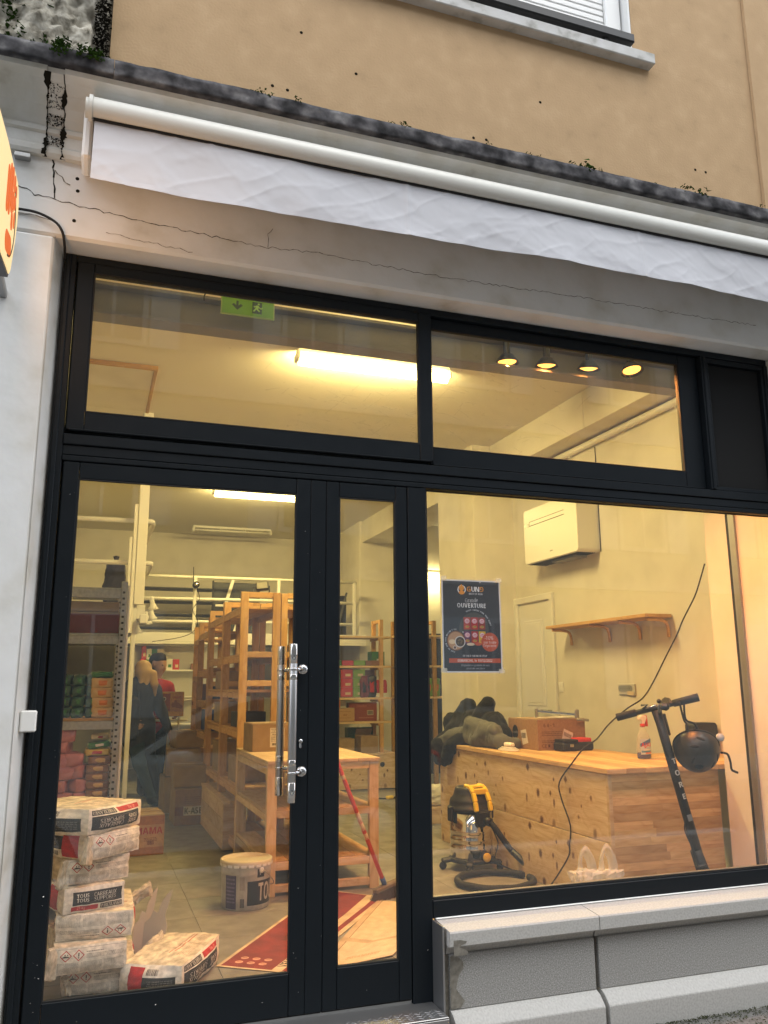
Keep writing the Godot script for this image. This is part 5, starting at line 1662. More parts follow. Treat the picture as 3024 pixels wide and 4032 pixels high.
	small_box("white carton next to the orange carton on the fourth shelf", V(2.942, 0.805, -6.88), V(3.04, 1.06, -6.74), M.g_white, null, g)
	var c := carton("tan carton with faint print on the fourth shelf", V(2.99, 0.8045, -6.65), 0.0, V(0.24, 0.16, 0.12), M.carton, false)
	var im := blank(128, 84, Color(0.68, 0.53, 0.34))
	for k in 2: small_print(im, 24, 16 + k * 44, 80, 1, 8, Color(0.5, 0.33, 0.17), 3 + k)
	small_print(im, 50, 36, 30, 2, 8, Color(0.45, 0.28, 0.14), 6)
	face_print(c, "print", im, 0.23, 0.15, V(0, 0.08, 0.0607))
	var rc := carton("red brown carton with a barcode label on the fourth shelf", V(3.255, 0.8045, -6.76), -0.06, V(0.36, 0.22, 0.14), mat(L(0.24, 0.06, 0.025), 0.7), false)
	var ir := blank(200, 120, Color(0.52, 0.24, 0.14))
	write(ir, "Chuanbei", 90, 18, 16, Color(0.7, 0.42, 0.28), true, 70)
	rect(ir, 130, 48, 46, 34, Color(0.74, 0.68, 0.56))
	barcode(ir, 134, 52, 38, 26)
	small_print(ir, 70, 98, 110, 1, 10, Color(0.72, 0.52, 0.38), 8)
	face_print(rc, "print", ir, 0.35, 0.21, V(0, 0.11, 0.0707))
	var oc := carton("open brown carton standing on the pine chest", V(3.305, 0.426, -6.72), 0.1, V(0.23, 0.2, 0.2), M.carton, false)
	part(oc, "raised_flap", bev(V(0.22, 0.004, 0.1), 0.001), M.carton, V(0, 0.24, -0.09), V(-1.0, 0, 0))
	var gc := small_box("dark green crate behind the open carton", V(3.1, 0.426, -6.98), V(3.43, 0.72, -6.84), M.g_darkgreen, M.g_green, g)
	small_box("brown case on the pine chest below the shelves", V(2.75, 0.426, -6.9), V(3.12, 0.6, -6.62), M.carton, null, g)
	var ch2 := packet("crisp_bag", "green crisp bag in the pair left of the poster", V(0.1, 0.22, 0.05), M.g_lime, M.g_orange, "pair of green crisp bags by the poster", 27.0)
	ch2.position = V(4.13, 1.096, -6.66)
	copy(ch2, V(4.235, 1.096, -6.66), 0.05)
	# fridge
	var f := thing("drinks_fridge", "black glass fronted drinks fridge beyond the column", "fridge", V(4.75, 0, -8.15))
	bx(f, "cabinet", V(-0.35, 0.0, -0.3), V(0.35, 1.98, 0.2), M.black_plastic, 0.01)
	bx(f, "glass_front", V(-0.28, 0.25, 0.201), V(0.28, 1.85, 0.206), mat(L(0.03, 0.03, 0.035), 0.05), 0.001)
	bx(f, "light_strip", V(-0.01, 0.4, 0.207), V(0.012, 1.8, 0.211), lit(Color(0.72, 0.84, 1.0), 1.2), 0.001)
	bx(f, "handle", V(-0.05, 0.8, 0.21), V(-0.035, 1.4, 0.235), M.alu, 0.003)
	# cabinet with small goods below the mezzanine
	var k := thing("wall_cabinet", "shallow white wall cabinet of small boxes below the mezzanine edge", "cabinet")
	bx(k, "back_panel", V(0.5, 0.7, -8.52), V(1.9, 1.8, -8.5), M.white_paint, 0.003)
	for y in [1.46, 1.1, 0.75]: bx(k, "shelf", V(0.5, y - 0.02, -8.5), V(1.9, y, -8.24), M.white_paint, 0.002)
	bx(k, "top", V(0.5, 1.78, -8.5), V(1.9, 1.8, -8.24), M.white_paint, 0.002)
	bx(k, "side", V(0.49, 0.7, -8.5), V(0.51, 1.78, -8.24), M.pine_old[0], 0.002)
	var gg := "small boxes in the white wall cabinet"
	for q in [["tall red box at the wooden end of the wall cabinet", 0.64, 0.7, 1.601, 1.77, "g_red"], ["lower red box at the wooden end of the wall cabinet", 0.625, 0.7, 1.461, 1.6, "g_red"], ["green and white box beside the red boxes", 0.705, 0.77, 1.596, 1.735, "g_white"], ["green box in the upper stack of the wall cabinet", 0.775, 0.84, 1.461, 1.735, "g_green"], ["pink and white box in the upper stack of the wall cabinet", 0.845, 0.93, 1.461, 1.735, "g_cream"], ["pale green box under the green and white box", 0.705, 0.77, 1.461, 1.595, "g_lime"], ["white box with a green picture beside the man's head", 0.96, 1.05, 1.461, 1.605, "g_white"], ["red box standing alone in the wall cabinet", 1.055, 1.14, 1.461, 1.6, "g_red"], ["small dark picture box far along the wall cabinet", 1.3, 1.36, 1.461, 1.545, "g_brown"], ["thin white box far along the wall cabinet", 1.37, 1.42, 1.461, 1.56, "g_white"]]:
		small_box(q[0], V(q[1], q[3], -8.42), V(q[2], q[4], -8.28), M[q[5]], M.g_green if q[5] == "g_white" else (M.g_cream if q[5] == "g_red" else null), gg)

# ------------------------------------------------------------------ people
# bones: [from, to, radius from, radius to, colour, blend]; one continuous skin over all of them
func skin(st: SurfaceTool, bones: Array, cell: float, folds := 0.0, freq := 10.0):
	var lo := Vector3(1e9, 1e9, 1e9)
	var hi := -lo
	for b in bones:
		var r: float = maxf(b[2], b[3]) + cell * 3
		lo = lo.min(b[0] - V(r, r, r)).min(b[1] - V(r, r, r))
		hi = hi.max(b[0] + V(r, r, r)).max(b[1] + V(r, r, r))
	var n := Vector3i(((hi - lo) / cell).ceil()) + Vector3i.ONE
	var count := n.x * n.y * n.z
	var field := PackedFloat32Array()
	field.resize(count)
	field.fill(1.0)
	var near := PackedFloat32Array()
	near.resize(count)
	near.fill(9.0)
	var who := PackedInt32Array()
	who.resize(count)
	for bi in bones.size():
		var b: Array = bones[bi]
		var a: Vector3 = b[0]
		var ab: Vector3 = b[1] - a
		var l2 := maxf(ab.length_squared(), 1e-9)
		var r0: float = b[2]
		var r1: float = b[3]
		var kk: float = b[5] if b.size() > 5 else 0.03
		var pad := maxf(r0, r1) + kk + cell * 2
		var p0 := Vector3i(((a.min(b[1]) - V(pad, pad, pad) - lo) / cell).floor()).clamp(Vector3i.ZERO, n - Vector3i.ONE)
		var p1 := Vector3i(((a.max(b[1]) + V(pad, pad, pad) - lo) / cell).ceil()).clamp(Vector3i.ZERO, n - Vector3i.ONE)
		for z in range(p0.z, p1.z + 1):
			for y in range(p0.y, p1.y + 1):
				var at := (z * n.y + y) * n.x
				for x in range(p0.x, p1.x + 1):
					var p := lo + V(x, y, z) * cell
					var t := clampf((p - a).dot(ab) / l2, 0.0, 1.0)
					var d := (p - a - ab * t).length() - lerpf(r0, r1, t)
					var i := at + x
					if d < near[i]:
						near[i] = d
						who[i] = bi
					var f := field[i]
					var h := clampf(0.5 + 0.5 * (f - d) / kk, 0.0, 1.0)
					field[i] = lerpf(f, d, h) - kk * h * (1.0 - h)
	if folds > 0.0:
		for i in count:
			if absf(field[i]) < folds * 3.0:
				var p := lo + V(i % n.x, (i / n.x) % n.y, i / (n.x * n.y)) * cell
				var c1 := maxf(0.0, 1.0 - absf(noise.get_noise_3dv(p * freq)) * 3.2)
				var c2 := maxf(0.0, 1.0 - absf(noise.get_noise_3dv(p * freq * 1.9 + V(5, 1, 3))) * 3.2)
				field[i] += folds * (1.5 * c1 * c1 + 0.7 * c2 * c2 - 0.35)
	var vert := {}
	var corner := [0, 1, n.x, n.x + 1, n.x * n.y, n.x * n.y + 1, n.x * n.y + n.x, n.x * n.y + n.x + 1]
	var off := [V(0, 0, 0), V(1, 0, 0), V(0, 1, 0), V(1, 1, 0), V(0, 0, 1), V(1, 0, 1), V(0, 1, 1), V(1, 1, 1)]
	var edges := [[0, 1], [2, 3], [4, 5], [6, 7], [0, 2], [1, 3], [4, 6], [5, 7], [0, 4], [1, 5], [2, 6], [3, 7]]
	for z in n.z - 1:
		for y in n.y - 1:
			for x in n.x - 1:
				var i := (z * n.y + y) * n.x + x
				var s0 := field[i] < 0.0
				var mixed := false
				for k in range(1, 8):
					if (field[i + corner[k]] < 0.0) != s0:
						mixed = true
						break
				if not mixed: continue
				var sum := Vector3.ZERO
				var c := 0
				for e in edges:
					var fa := field[i + corner[e[0]]]
					var fb := field[i + corner[e[1]]]
					if (fa < 0.0) != (fb < 0.0):
						sum += (off[e[0]] as Vector3).lerp(off[e[1]], fa / (fa - fb))
						c += 1
				vert[i] = [lo + (V(x, y, z) + sum / c) * cell, who[i]]
	var put := func(a: int, b: int, c: int, d: int, flip: bool):
		if not (vert.has(a) and vert.has(b) and vert.has(c) and vert.has(d)): return
		var q := [vert[a], vert[b], vert[c], vert[d]]
		if flip: q.reverse()
		for k in [0, 2, 1, 0, 3, 2]:
			st.set_color(bones[q[k][1]][4])
			st.add_vertex(q[k][0])
	var sx := 1
	var sy := n.x
	var sz := n.x * n.y
	for i in vert:
		var f0 := field[i]
		if (f0 < 0.0) != (field[i + sx] < 0.0): put.call(i, i - sy, i - sy - sz, i - sz, f0 >= 0.0)
		if (f0 < 0.0) != (field[i + sy] < 0.0): put.call(i, i - sz, i - sz - sx, i - sx, f0 >= 0.0)
		if (f0 < 0.0) != (field[i + sz] < 0.0): put.call(i, i - sx, i - sx - sy, i - sy, f0 >= 0.0)

func hand_bones(wrist: Vector3, dir: Vector3, palm_n: Vector3, c: Color, curl: float) -> Array:
	var out := []
	dir = dir.normalized()
	var side := dir.cross(palm_n).normalized()
	palm_n = side.cross(dir).normalized()
	var knuckle := wrist + dir * 0.085
	out.append([wrist, knuckle, 0.022, 0.024, c, 0.012])
	out.append([wrist + side * 0.015, knuckle + side * 0.026, 0.018, 0.014, c, 0.012])
	out.append([wrist - side * 0.015, knuckle - side * 0.026, 0.018, 0.014, c, 0.012])
	for k in 4:
		var s := side * (0.03 - 0.02 * k)
		var len_: float = [0.062, 0.075, 0.08, 0.07][k]
		var p := knuckle + s
		var d1 := (dir + palm_n * curl * 0.5).normalized()
		var d2 := (dir + palm_n * curl * 1.6).normalized()
		out.append([p, p + d1 * len_ * 0.55, 0.0095, 0.009, c, 0.004])
		out.append([p + d1 * len_ * 0.55, p + d1 * len_ * 0.55 + d2 * len_ * 0.5, 0.009, 0.0075, c, 0.004])
	var t0 := wrist + dir * 0.025 - side * 0.025
	var t1 := t0 + (dir * 0.6 - side * 0.8 + palm_n * 0.3).normalized() * 0.04
	out.append([t0, t1, 0.012, 0.0105, c, 0.006])
	out.append([t1, t1 + (dir * 0.9 - side * 0.2 + palm_n * 0.3).normalized() * 0.035, 0.0105, 0.0085, c, 0.004])
	return out

func skin_mat(rough := 0.8) -> StandardMaterial3D:
	var m := mat(Color.WHITE, rough, 0.0, 0.3)
	m.vertex_color_use_as_albedo = true
	return m

# head with face: centre, forward, up
func head_bones(c: Vector3, f: Vector3, up: Vector3, skin_c: Color, hair_c: Color) -> Array:
	f = f.normalized()
	var s := f.cross(up).normalized()
	up = s.cross(f).normalized()
	var P := func(x: float, y: float, z: float) -> Vector3: return c + s * x + up * y + f * z
	var lip := Color(skin_c.r * 0.8, skin_c.g * 0.55, skin_c.b * 0.55)
	var dark := Color(0.015, 0.01, 0.008)
	var b := []
	b.append([P.call(0, 0.035, -0.02), P.call(0, 0.03, 0.015), 0.083, 0.078, skin_c, 0.03])
	b.append([P.call(0, -0.03, 0.035), P.call(0, -0.075, 0.05), 0.06, 0.038, skin_c, 0.03])
	for k in [-1.0, 1.0]:
		b.append([P.call(k * 0.035, -0.03, 0.055), P.call(k * 0.03, -0.06, 0.045), 0.034, 0.03, skin_c, 0.02])
		b.append([P.call(k * 0.078, -0.01, -0.005), P.call(k * 0.082, 0.022, -0.012), 0.012, 0.014, skin_c, 0.008])
		b.append([P.call(k * 0.02, 0.032, 0.09), P.call(k * 0.05, 0.03, 0.08), 0.006, 0.005, dark, 0.003])
		b.append([P.call(k * 0.032, 0.012, 0.087), P.call(k * 0.036, 0.012, 0.0865), 0.008, 0.0075, dark, 0.003])
	b.append([P.call(0, 0.02, 0.088), P.call(0, -0.022, 0.106), 0.009, 0.013, skin_c, 0.012])
	b.append([P.call(-0.018, -0.05, 0.088), P.call(0.018, -0.05, 0.088), 0.006, 0.006, lip, 0.004])
	return b

func people():
	# ---- woman in a dark jacket
	var jk := Color(0.032, 0.034, 0.038)
	var jn := Color(0.025, 0.042, 0.045)
	var bk := Color(0.008, 0.008, 0.009)
	var sk := Color(0.4, 0.24, 0.16)
	var w := thing("person", "person in a dark jacket and jeans with a long blond ponytail", "person")
	var o := V(0.5, 0.0, -6.2)
	var B := []
	var add := func(a: Vector3, b: Vector3, r0: float, r1: float, c: Color, k := 0.04): B.append([o + a, o + b, r0, r1, c, k])
	add.call(V(0.03, 0.86, -0.03), V(0.02, 1.02, 0.0), 0.155, 0.14, jk, 0.06)
	add.call(V(0.02, 1.02, 0.0), V(0.05, 1.2, 0.03), 0.145, 0.15, jk, 0.06)
	add.call(V(-0.06, 1.24, 0.02), V(0.17, 1.2, 0.0), 0.08, 0.085, jk, 0.06)
	add.call(V(0.04, 1.24, 0.02), V(0.045, 1.33, 0.035), 0.06, 0.05, sk, 0.04)
	add.call(V(-0.04, 0.84, -0.02), V(-0.02, 0.68, 0.0), 0.12, 0.115, jk, 0.05)
	add.call(V(0.1, 0.84, -0.08), V(0.11, 0.68, -0.1), 0.12, 0.11, jk, 0.05)
	# legs
	add.call(V(-0.03, 0.76, -0.01), V(0.06, 0.44, 0.05), 0.095, 0.068, jn)
	add.call(V(0.06, 0.44, 0.05), V(0.2, 0.09, 0.08), 0.066, 0.048, jn)
	add.call(V(0.2, 0.055, 0.09), V(0.27, 0.035, 0.17), 0.045, 0.035, bk)
	add.call(V(0.11, 0.76, -0.1), V(0.19, 0.44, -0.22), 0.095, 0.068, bk)
	add.call(V(0.19, 0.44, -0.22), V(0.27, 0.1, -0.36), 0.066, 0.055, bk)
	add.call(V(0.27, 0.06, -0.36), V(0.37, 0.038, -0.3), 0.05, 0.038, bk)
	# arms
	add.call(V(0.19, 1.19, 0.0), V(0.27, 0.97, 0.03), 0.07, 0.058, jk)
	add.call(V(0.27, 0.97, 0.03), V(0.345, 0.78, 0.1), 0.056, 0.042, jk)
	add.call(V(-0.09, 1.22, 0.02), V(-0.13, 0.98, 0.06), 0.068, 0.056, jk)
	add.call(V(-0.13, 0.98, 0.06), V(-0.05, 0.86, 0.17), 0.055, 0.042, jk)
	for hb in head_bones(o + V(0.05, 1.385, 0.04), V(-0.45, -0.25, -0.86), Vector3.UP, sk, sk): B.append(hb)
	for hb in hand_bones(o + V(0.35, 0.775, 0.105), V(0.25, -0.9, 0.35), V(-1, 0, 0.2), sk, 0.6): B.append(hb)
	for hb in hand_bones(o + V(-0.045, 0.855, 0.18), V(0.7, -0.3, 0.5), V(0, 0.4, 1), sk, 0.6): B.append(hb)
	var st := begin(true)
	skin(st, B, 0.0125)
	part(w, "body", finish(st), skin_mat())
	var hs := begin(true)
	var hc := Color(0.42, 0.27, 0.09)
	var hd := o + V(0.05, 1.405, 0.055)
	var H := [[hd + V(0, 0.03, 0), hd + V(0.005, -0.01, 0.025), 0.092, 0.088, hc, 0.02], [hd + V(0.05, 0.0, 0.06), hd + V(0.1, -0.03, 0.08), 0.035, 0.035, hc, 0.02], [hd + V(0.1, -0.03, 0.08), hd + V(0.12, -0.14, 0.08), 0.042, 0.04, hc, 0.02], [hd + V(0.12, -0.14, 0.08), hd + V(0.135, -0.26, 0.06), 0.038, 0.012, hc, 0.02], [hd + V(0.0, -0.03, 0.06), hd + V(-0.03, -0.18, 0.08), 0.05, 0.02, hc, 0.03], [hd + V(0.05, -0.03, 0.07), hd + V(0.03, -0.16, 0.09), 0.04, 0.02, hc, 0.02]]
	skin(hs, H, 0.009)
	part(w, "hair", finish(hs), skin_mat(0.5))
	var bag := thing("backpack", "black backpack hanging at the side of the blond person", "backpack")
	part(bag, "sack", pillow(V(0.16, 0.42, 0.24), 12, 0.6, 0.16, 0.02, 3.0, 10.0), mat(L(0.006, 0.006, 0.007), 0.85), V(0.44, 0.91, -6.02))
	part(bag, "strap", tube_mesh(curve([V(0.46, 0.78, -5.96), V(0.5, 1.0, -5.97), V(0.5, 1.2, -6.04), V(0.47, 1.3, -6.15), V(0.46, 1.15, -6.28)]), 0.018, 8), mat(L(0.008, 0.008, 0.009), 0.85))
	# ---- man in a red shirt
	var m := thing("person", "person in a red shirt with short dark hair carrying a printed carton", "person")
	var red := Color(0.26, 0.016, 0.022)
	var sk2 := Color(0.36, 0.2, 0.125)
	var pt := Color(0.012, 0.012, 0.016)
	var q := V(0.74, 0.0, -7.02)
	var D := []
	var put := func(a: Vector3, b: Vector3, r0: float, r1: float, c: Color, k := 0.04): D.append([q + a, q + b, r0, r1, c, k])
	put.call(V(0, 0.82, 0), V(0, 1.0, 0), 0.145, 0.14, red, 0.06)
	put.call(V(0, 1.0, 0), V(0.01, 1.18, 0.02), 0.145, 0.155, red, 0.06)
	put.call(V(-0.12, 1.235, 0.0), V(0.13, 1.235, 0.02), 0.075, 0.075, red, 0.06)
	put.call(V(0.01, 1.25, 0.02), V(0.02, 1.38, 0.035), 0.058, 0.052, sk2, 0.03)
	for s in [-1.0, 1.0]:
		put.call(V(s * 0.165, 1.225, 0.02), V(s * 0.2 + 0.02, 1.0, 0.06), 0.066, 0.055, red)
		put.call(V(s * 0.2 + 0.02, 1.0, 0.06), V(s * 0.15 + 0.1, 0.95, 0.2), 0.05, 0.036, sk2, 0.02)
		put.call(V(s * 0.085, 0.8, 0), V(s * 0.09, 0.44, 0.02), 0.1, 0.07, pt)
		put.call(V(s * 0.09, 0.44, 0.02), V(s * 0.09, 0.09, 0.0), 0.068, 0.05, pt)
		put.call(V(s * 0.09, 0.05, 0.0), V(s * 0.1 + 0.05, 0.035, 0.12), 0.045, 0.036, bk)
		for hb in hand_bones(q + V(s * 0.15 + 0.105, 0.945, 0.205), V(-s * 0.15, -0.35, 0.6), V(-s, 0.2, 0.1), sk2, 0.5): D.append(hb)
	for hb in head_bones(q + V(0.03, 1.49, 0.045), V(0.72, -0.22, 0.66), V(0.1, 1, 0.06), sk2, pt): D.append(hb)
	var s2 := begin(true)
	skin(s2, D, 0.0115)
	part(m, "body", finish(s2), skin_mat())
	var hair := begin(true)
	var hk := Color(0.008, 0.007, 0.007)
	var c := q + V(0.03, 1.49, 0.045)
	skin(hair, [[c + V(-0.025, 0.06, -0.025), c + V(0.012, 0.068, 0.01), 0.086, 0.08, hk, 0.02], [c + V(-0.05, 0.02, -0.06), c + V(-0.045, -0.03, -0.045), 0.06, 0.045, hk, 0.02], [c + V(0.03, 0.11, 0.03), c + V(0.05, 0.105, 0.02), 0.032, 0.028, hk, 0.02], [c + V(0.01, 0.045, -0.06), c + V(0.05, 0.05, -0.045), 0.055, 0.04, hk, 0.02]], 0.008)
	part(m, "hair", finish(hair), skin_mat(0.6))
	# the carton in his hands
	var k := carton("printed snack carton held by the person in the red shirt", V(0.9, 0.905, -6.66), 0.12, V(0.27, 0.27, 0.2), M.carton, false)
	var im := blank(160, 150, Color(0.68, 0.5, 0.24))
	rect(im, 0, 8, 66, 110, Color(0.5, 0.24, 0.18))
	disc(im, 26, 40, 12, Color(0.85, 0.8, 0.7))
	disc(im, 26, 40, 8, Color(0.15, 0.12, 0.1))
	for t in [[90, 80, 16], [118, 84, 18], [140, 92, 14], [105, 60, 12], [30, 92, 14], [50, 98, 10]]: disc(im, t[0], t[1], t[2], Color(0.52, 0.34, 0.16))
	rect(im, 0, 122, 160, 28, Color(0.78, 0.6, 0.12))
	write(im, "PEANUTS", 112, 32, 14, Color(0.5, 0.2, 0.1), true, 60)
	mottle(im, 0.2, 0.08, 6)
	face_print(k, "print", im, 0.265, 0.262, V(0, 0.136, 0.1008))

# ------------------------------------------------------------------ counter
func counter():
	var c := thing("shop_counter", "knotty pine shop counter with an oiled wooden top", "counter")
	# long front of two wide boards
	bar(c, "front_board", V(2.811, 0.558, -0.782), V(2.811, 0.558, -3.2), 0.366, 0.022, M.knotty)
	var lowb := bar(c, "front_board", V(2.811, 0.187, -0.782), V(2.811, 0.187, -3.2), 0.368, 0.022, M.knotty)
	# short front glued up from staves
	var r := RandomNumberGenerator.new()
	r.seed = 8
	var h := 0.0436
	for row in 17:
		var x := 2.8225
		var end := 3.568
		while x < end - 0.01:
			var l := r.randf_range(0.22, 0.52)
			if end - x - l < 0.12: l = end - x
			var y := 0.003 + row * h
			bar(c, "stave", V(x, y + h / 2, -0.791 + r.randf_range(-0.0004, 0.0004)), V(x + l - 0.0008, y + h / 2, -0.791), h - 0.0006, 0.018, M.stave[r.randi() % 4], Vector3.UP, 0.0006)
			x += l
	bx(c, "corner_strip", V(2.796, 0.002, -0.80), V(2.8215, 0.743, -0.778), M.pine[1], 0.002)
	bx(c, "end_panel", V(2.815, 0.002, -3.222), V(3.5, 0.743, -3.202), M.knotty, 0.002)
	bx(c, "inner_side", V(3.48, 0.002, -3.2), V(3.5, 0.743, -1.6), M.pine[2], 0.002)
	# top
	for k in 6: bar(c, "top_stave", V(2.785 + 0.129 * (k + 0.5), 0.7605, -0.762), V(2.785 + 0.129 * (k + 0.5), 0.7605, -3.24), 0.0295, 0.1285, M.stave[(k * 3) % 4])
	for k in 5: bar(c, "top_stave", V(3.56, 0.7605, -0.762 - 0.158 * (k + 0.5)), V(4.098, 0.7605, -0.762 - 0.158 * (k + 0.5)), 0.0295, 0.1575, M.stave[(k + 1) % 4])

func cloth_heap(label: String, called: String, bones: Array, cell: float, c: Color, folds: float, freq: float) -> Node3D:
	var o := thing(called, label, "clothing")
	var st := begin(true)
	skin(st, bones.map(func(b): return [b[0], b[1], b[2], b[3], c, 0.045]), cell, folds, freq)
	var m := mat(c.linear_to_srgb(), 0.85, 0.0, 0.3)
	m.rim_enabled = true
	m.rim = 0.4
	m.rim_tint = 0.5
	part(o, "cloth", finish(st), m)
	return o

func counter_things():
	var T := 0.7755
	# jackets and sweater
	var j := cloth_heap("dark quilted jackets heaped on the far end of the counter", "jacket", [
		[V(2.98, 0.86, -2.75), V(3.0, 0.86, -3.2), 0.13, 0.13], [V(3.0, 0.98, -3.12), V(3.02, 1.06, -3.1), 0.11, 0.075], [V(2.98, 1.0, -2.72), V(3.0, 1.09, -2.68), 0.09, 0.06], [V(3.0, 0.95, -2.6), V(3.0, 0.86, -2.46), 0.1, 0.085],
		[V(3.0, 0.92, -3.35), V(3.02, 0.86, -3.3), 0.1, 0.1], [V(2.88, 0.84, -3.1), V(2.775, 0.74, -3.12), 0.085, 0.075], [V(2.775, 0.74, -3.12), V(2.765, 0.64, -3.15), 0.075, 0.05], [V(2.86, 0.82, -2.85), V(2.77, 0.76, -2.9), 0.07, 0.055], [V(2.77, 0.76, -2.9), V(2.762, 0.66, -2.98), 0.05, 0.04], [V(2.762, 0.66, -2.98), V(2.76, 0.62, -3.0), 0.042, 0.03], [V(3.0, 0.96, -2.9), V(3.0, 0.95, -3.0), 0.09, 0.09]], 0.0135, Color(0.009, 0.0098, 0.0105), 0.011, 3.0)
	part(j, "zip_pull", bev(V(0.006, 0.02, 0.004), 0.001), M.steel, V(2.74, 0.7, -3.07))
	var sw := cloth_heap("grey woollen jumper thrown over the dark jackets", "jumper", [
		[V(2.9, 0.83, -2.3), V(2.9, 0.84, -2.8), 0.06, 0.075], [V(2.89, 0.9, -2.36), V(2.89, 0.94, -2.78), 0.06, 0.06], [V(2.9, 0.86, -2.8), V(2.84, 0.83, -3.0), 0.07, 0.06], [V(2.84, 0.83, -3.0), V(2.775, 0.79, -3.1), 0.055, 0.045], [V(2.93, 0.81, -2.28), V(3.03, 0.81, -2.3), 0.05, 0.045], [V(2.86, 0.88, -2.5), V(2.83, 0.81, -2.62), 0.04, 0.035]], 0.012, Color(0.105, 0.11, 0.1), 0.009, 3.5)
	part(sw, "cuff", tube_mesh([V(2.775, 0.79, -3.1), V(2.76, 0.775, -3.13)], [0.034, 0.036], 12), mat(L(0.06, 0.064, 0.056), 0.9))
	# carton
	var c := carton("brown carton with shipping labels on the counter", V(3.285, T, -2.28), deg_to_rad(2), V(0.41, 0.215, 0.42), M.carton, false)
	var fr := blank(256, 134, Color(0.58, 0.455, 0.31))
	var ink := Color(0.36, 0.24, 0.13)
	write(fr, "6 4 - 1", 60, 24, 16, ink, true)
	small_print(fr, 20, 52, 110, 3, 8, ink, 2)
	small_print(fr, 20, 92, 90, 2, 7, ink, 3)
	write(fr, "CE", 32, 116, 16, ink, true)
	rect(fr, 52, 110, 10, 12, ink)
	fill_poly(fr, PackedVector2Array([Vector2(140, 40), Vector2(190, 62), Vector2(176, 112), Vector2(126, 90)]), Color(0.84, 0.8, 0.77))
	for k in 9: fill_poly(fr, PackedVector2Array([Vector2(142 + k * 4.4, 54 + k * 2), Vector2(144 + k * 4.4, 55 + k * 2), Vector2(140 + k * 4.4, 72 + k * 2), Vector2(138 + k * 4.4, 71 + k * 2)]), Color(0.15, 0.12, 0.12))
	mottle(fr, 0.08, 0.05, 7)
	face_print(c, "print", fr, 0.405, 0.21, V(0, 0.1075, 0.2108))
	var sd := blank(256, 134, Color(0.6, 0.47, 0.32))
	disc(sd, 62, 62, 26, Color(0.07, 0.06, 0.06), 34)
	write(sd, "comfy", 62, 62, 12, Color(0.6, 0.58, 0.55), true)
	fill_poly(sd, PackedVector2Array([Vector2(110, 52), Vector2(158, 44), Vector2(176, 106), Vector2(126, 118)]), Color(0.84, 0.8, 0.76))
	barcode(sd, 118, 62, 42, 24)
	mottle(sd, 0.08, 0.05, 8)
	face_print(c, "side_print", sd, 0.415, 0.21, V(-0.2058, 0.1075, 0), V(0, -PI / 2, 0))
	# papers and a clamp on top of it
	var p := thing("loose_papers", "loose papers lying on top of the labelled carton", "papers")
	for k in 3: part(p, "sheet", bev(V(0.21, 0.0012, 0.15), 0.0004), [M.paper, M.g_cream, M.paper][k], V(3.3 + 0.03 * k, 0.9995 + 0.0016 * k, -2.25 + 0.03 * k), V(0, 0.3 * k - 0.2, 0))
	var cl := thing("bar_clamp", "silver bar clamp with grey jaws lying across the carton", "clamp")
	bar(cl, "rod", V(3.22, 1.045, -2.3), V(3.46, 1.02, -2.14), 0.016, 0.016, M.chrome)
	part(cl, "jaw", bev(V(0.035, 0.075, 0.02), 0.008), M.alu, V(3.22, 1.03, -2.3), V(0, 0.6, 0))
	part(cl, "jaw", bev(V(0.045, 0.09, 0.02), 0.01), M.alu, V(3.46, 1.015, -2.12), V(0, 0.3, 0))
	part(cl, "jaw_plate", bev(V(0.1, 0.02, 0.02), 0.006), M.alu, V(3.46, 0.985, -2.045), V(0, 0, -0.05))
	# white leads
	var wl := thing("white_cable_bundle", "coiled white cable and plug beside the labelled carton", "cable")
	for k in 3:
		var pts := []
		for i in 17: pts.append(V(2.9 + cos(TAU * i / 16) * (0.06 - 0.012 * k), T + 0.006 + 0.008 * k, -2.16 + sin(TAU * i / 16) * (0.11 - 0.015 * k)))
		part(wl, "coil", tube_mesh(pts, 0.005, 6), M.white_plastic)
	part(wl, "plug", bev(V(0.05, 0.03, 0.07), 0.008), M.white_plastic, V(2.9, T + 0.042, -2.15), V(0.1, 0.5, 0))
	# black tool box
	var b := thing("tool_case", "low black case with a red end on the counter", "case", V(3.33, T, -1.98), 0.06)
	part(b, "case", bev(V(0.27, 0.06, 0.13), 0.012), M.black_plastic, V(0, 0.031, 0))
	part(b, "red_end", bev(V(0.12, 0.035, 0.1), 0.008), M.red, V(0.075, 0.07, -0.01))
	part(b, "lid", bev(V(0.13, 0.02, 0.12), 0.006), M.black_plastic, V(-0.06, 0.07, 0))
	part(b, "latch", bev(V(0.03, 0.02, 0.005), 0.002), M.steel_brushed, V(-0.06, 0.04, 0.067))
	# spray bottle
	var s := thing("spray_bottle", "clear spray bottle with a red trigger and blue liquid", "bottle", V(3.376, T, -1.22), deg_to_rad(12))
	var prof := [[0.0, 0.0], [0.04, 0.001], [0.044, 0.006], [0.0445, 0.05], [0.043, 0.11], [0.036, 0.145], [0.022, 0.175], [0.0145, 0.195], [0.0135, 0.21], [0.0, 0.211]]
	var flat := func(m: Mesh) -> ArrayMesh:
		var st := SurfaceTool.new()
		st.begin(Mesh.PRIMITIVE_TRIANGLES)
		st.append_from(m, 0, Transform3D(Basis.from_scale(V(1.3, 1, 0.7)), Vector3.ZERO))
		st.generate_normals()
		return st.commit()
	var clear := mat(Color(0.95, 0.93, 0.88, 0.12), 0.05)
	clear.transparency = BaseMaterial3D.TRANSPARENCY_ALPHA
	part(s, "bottle", flat.call(lathe(prof, 24)), clear)
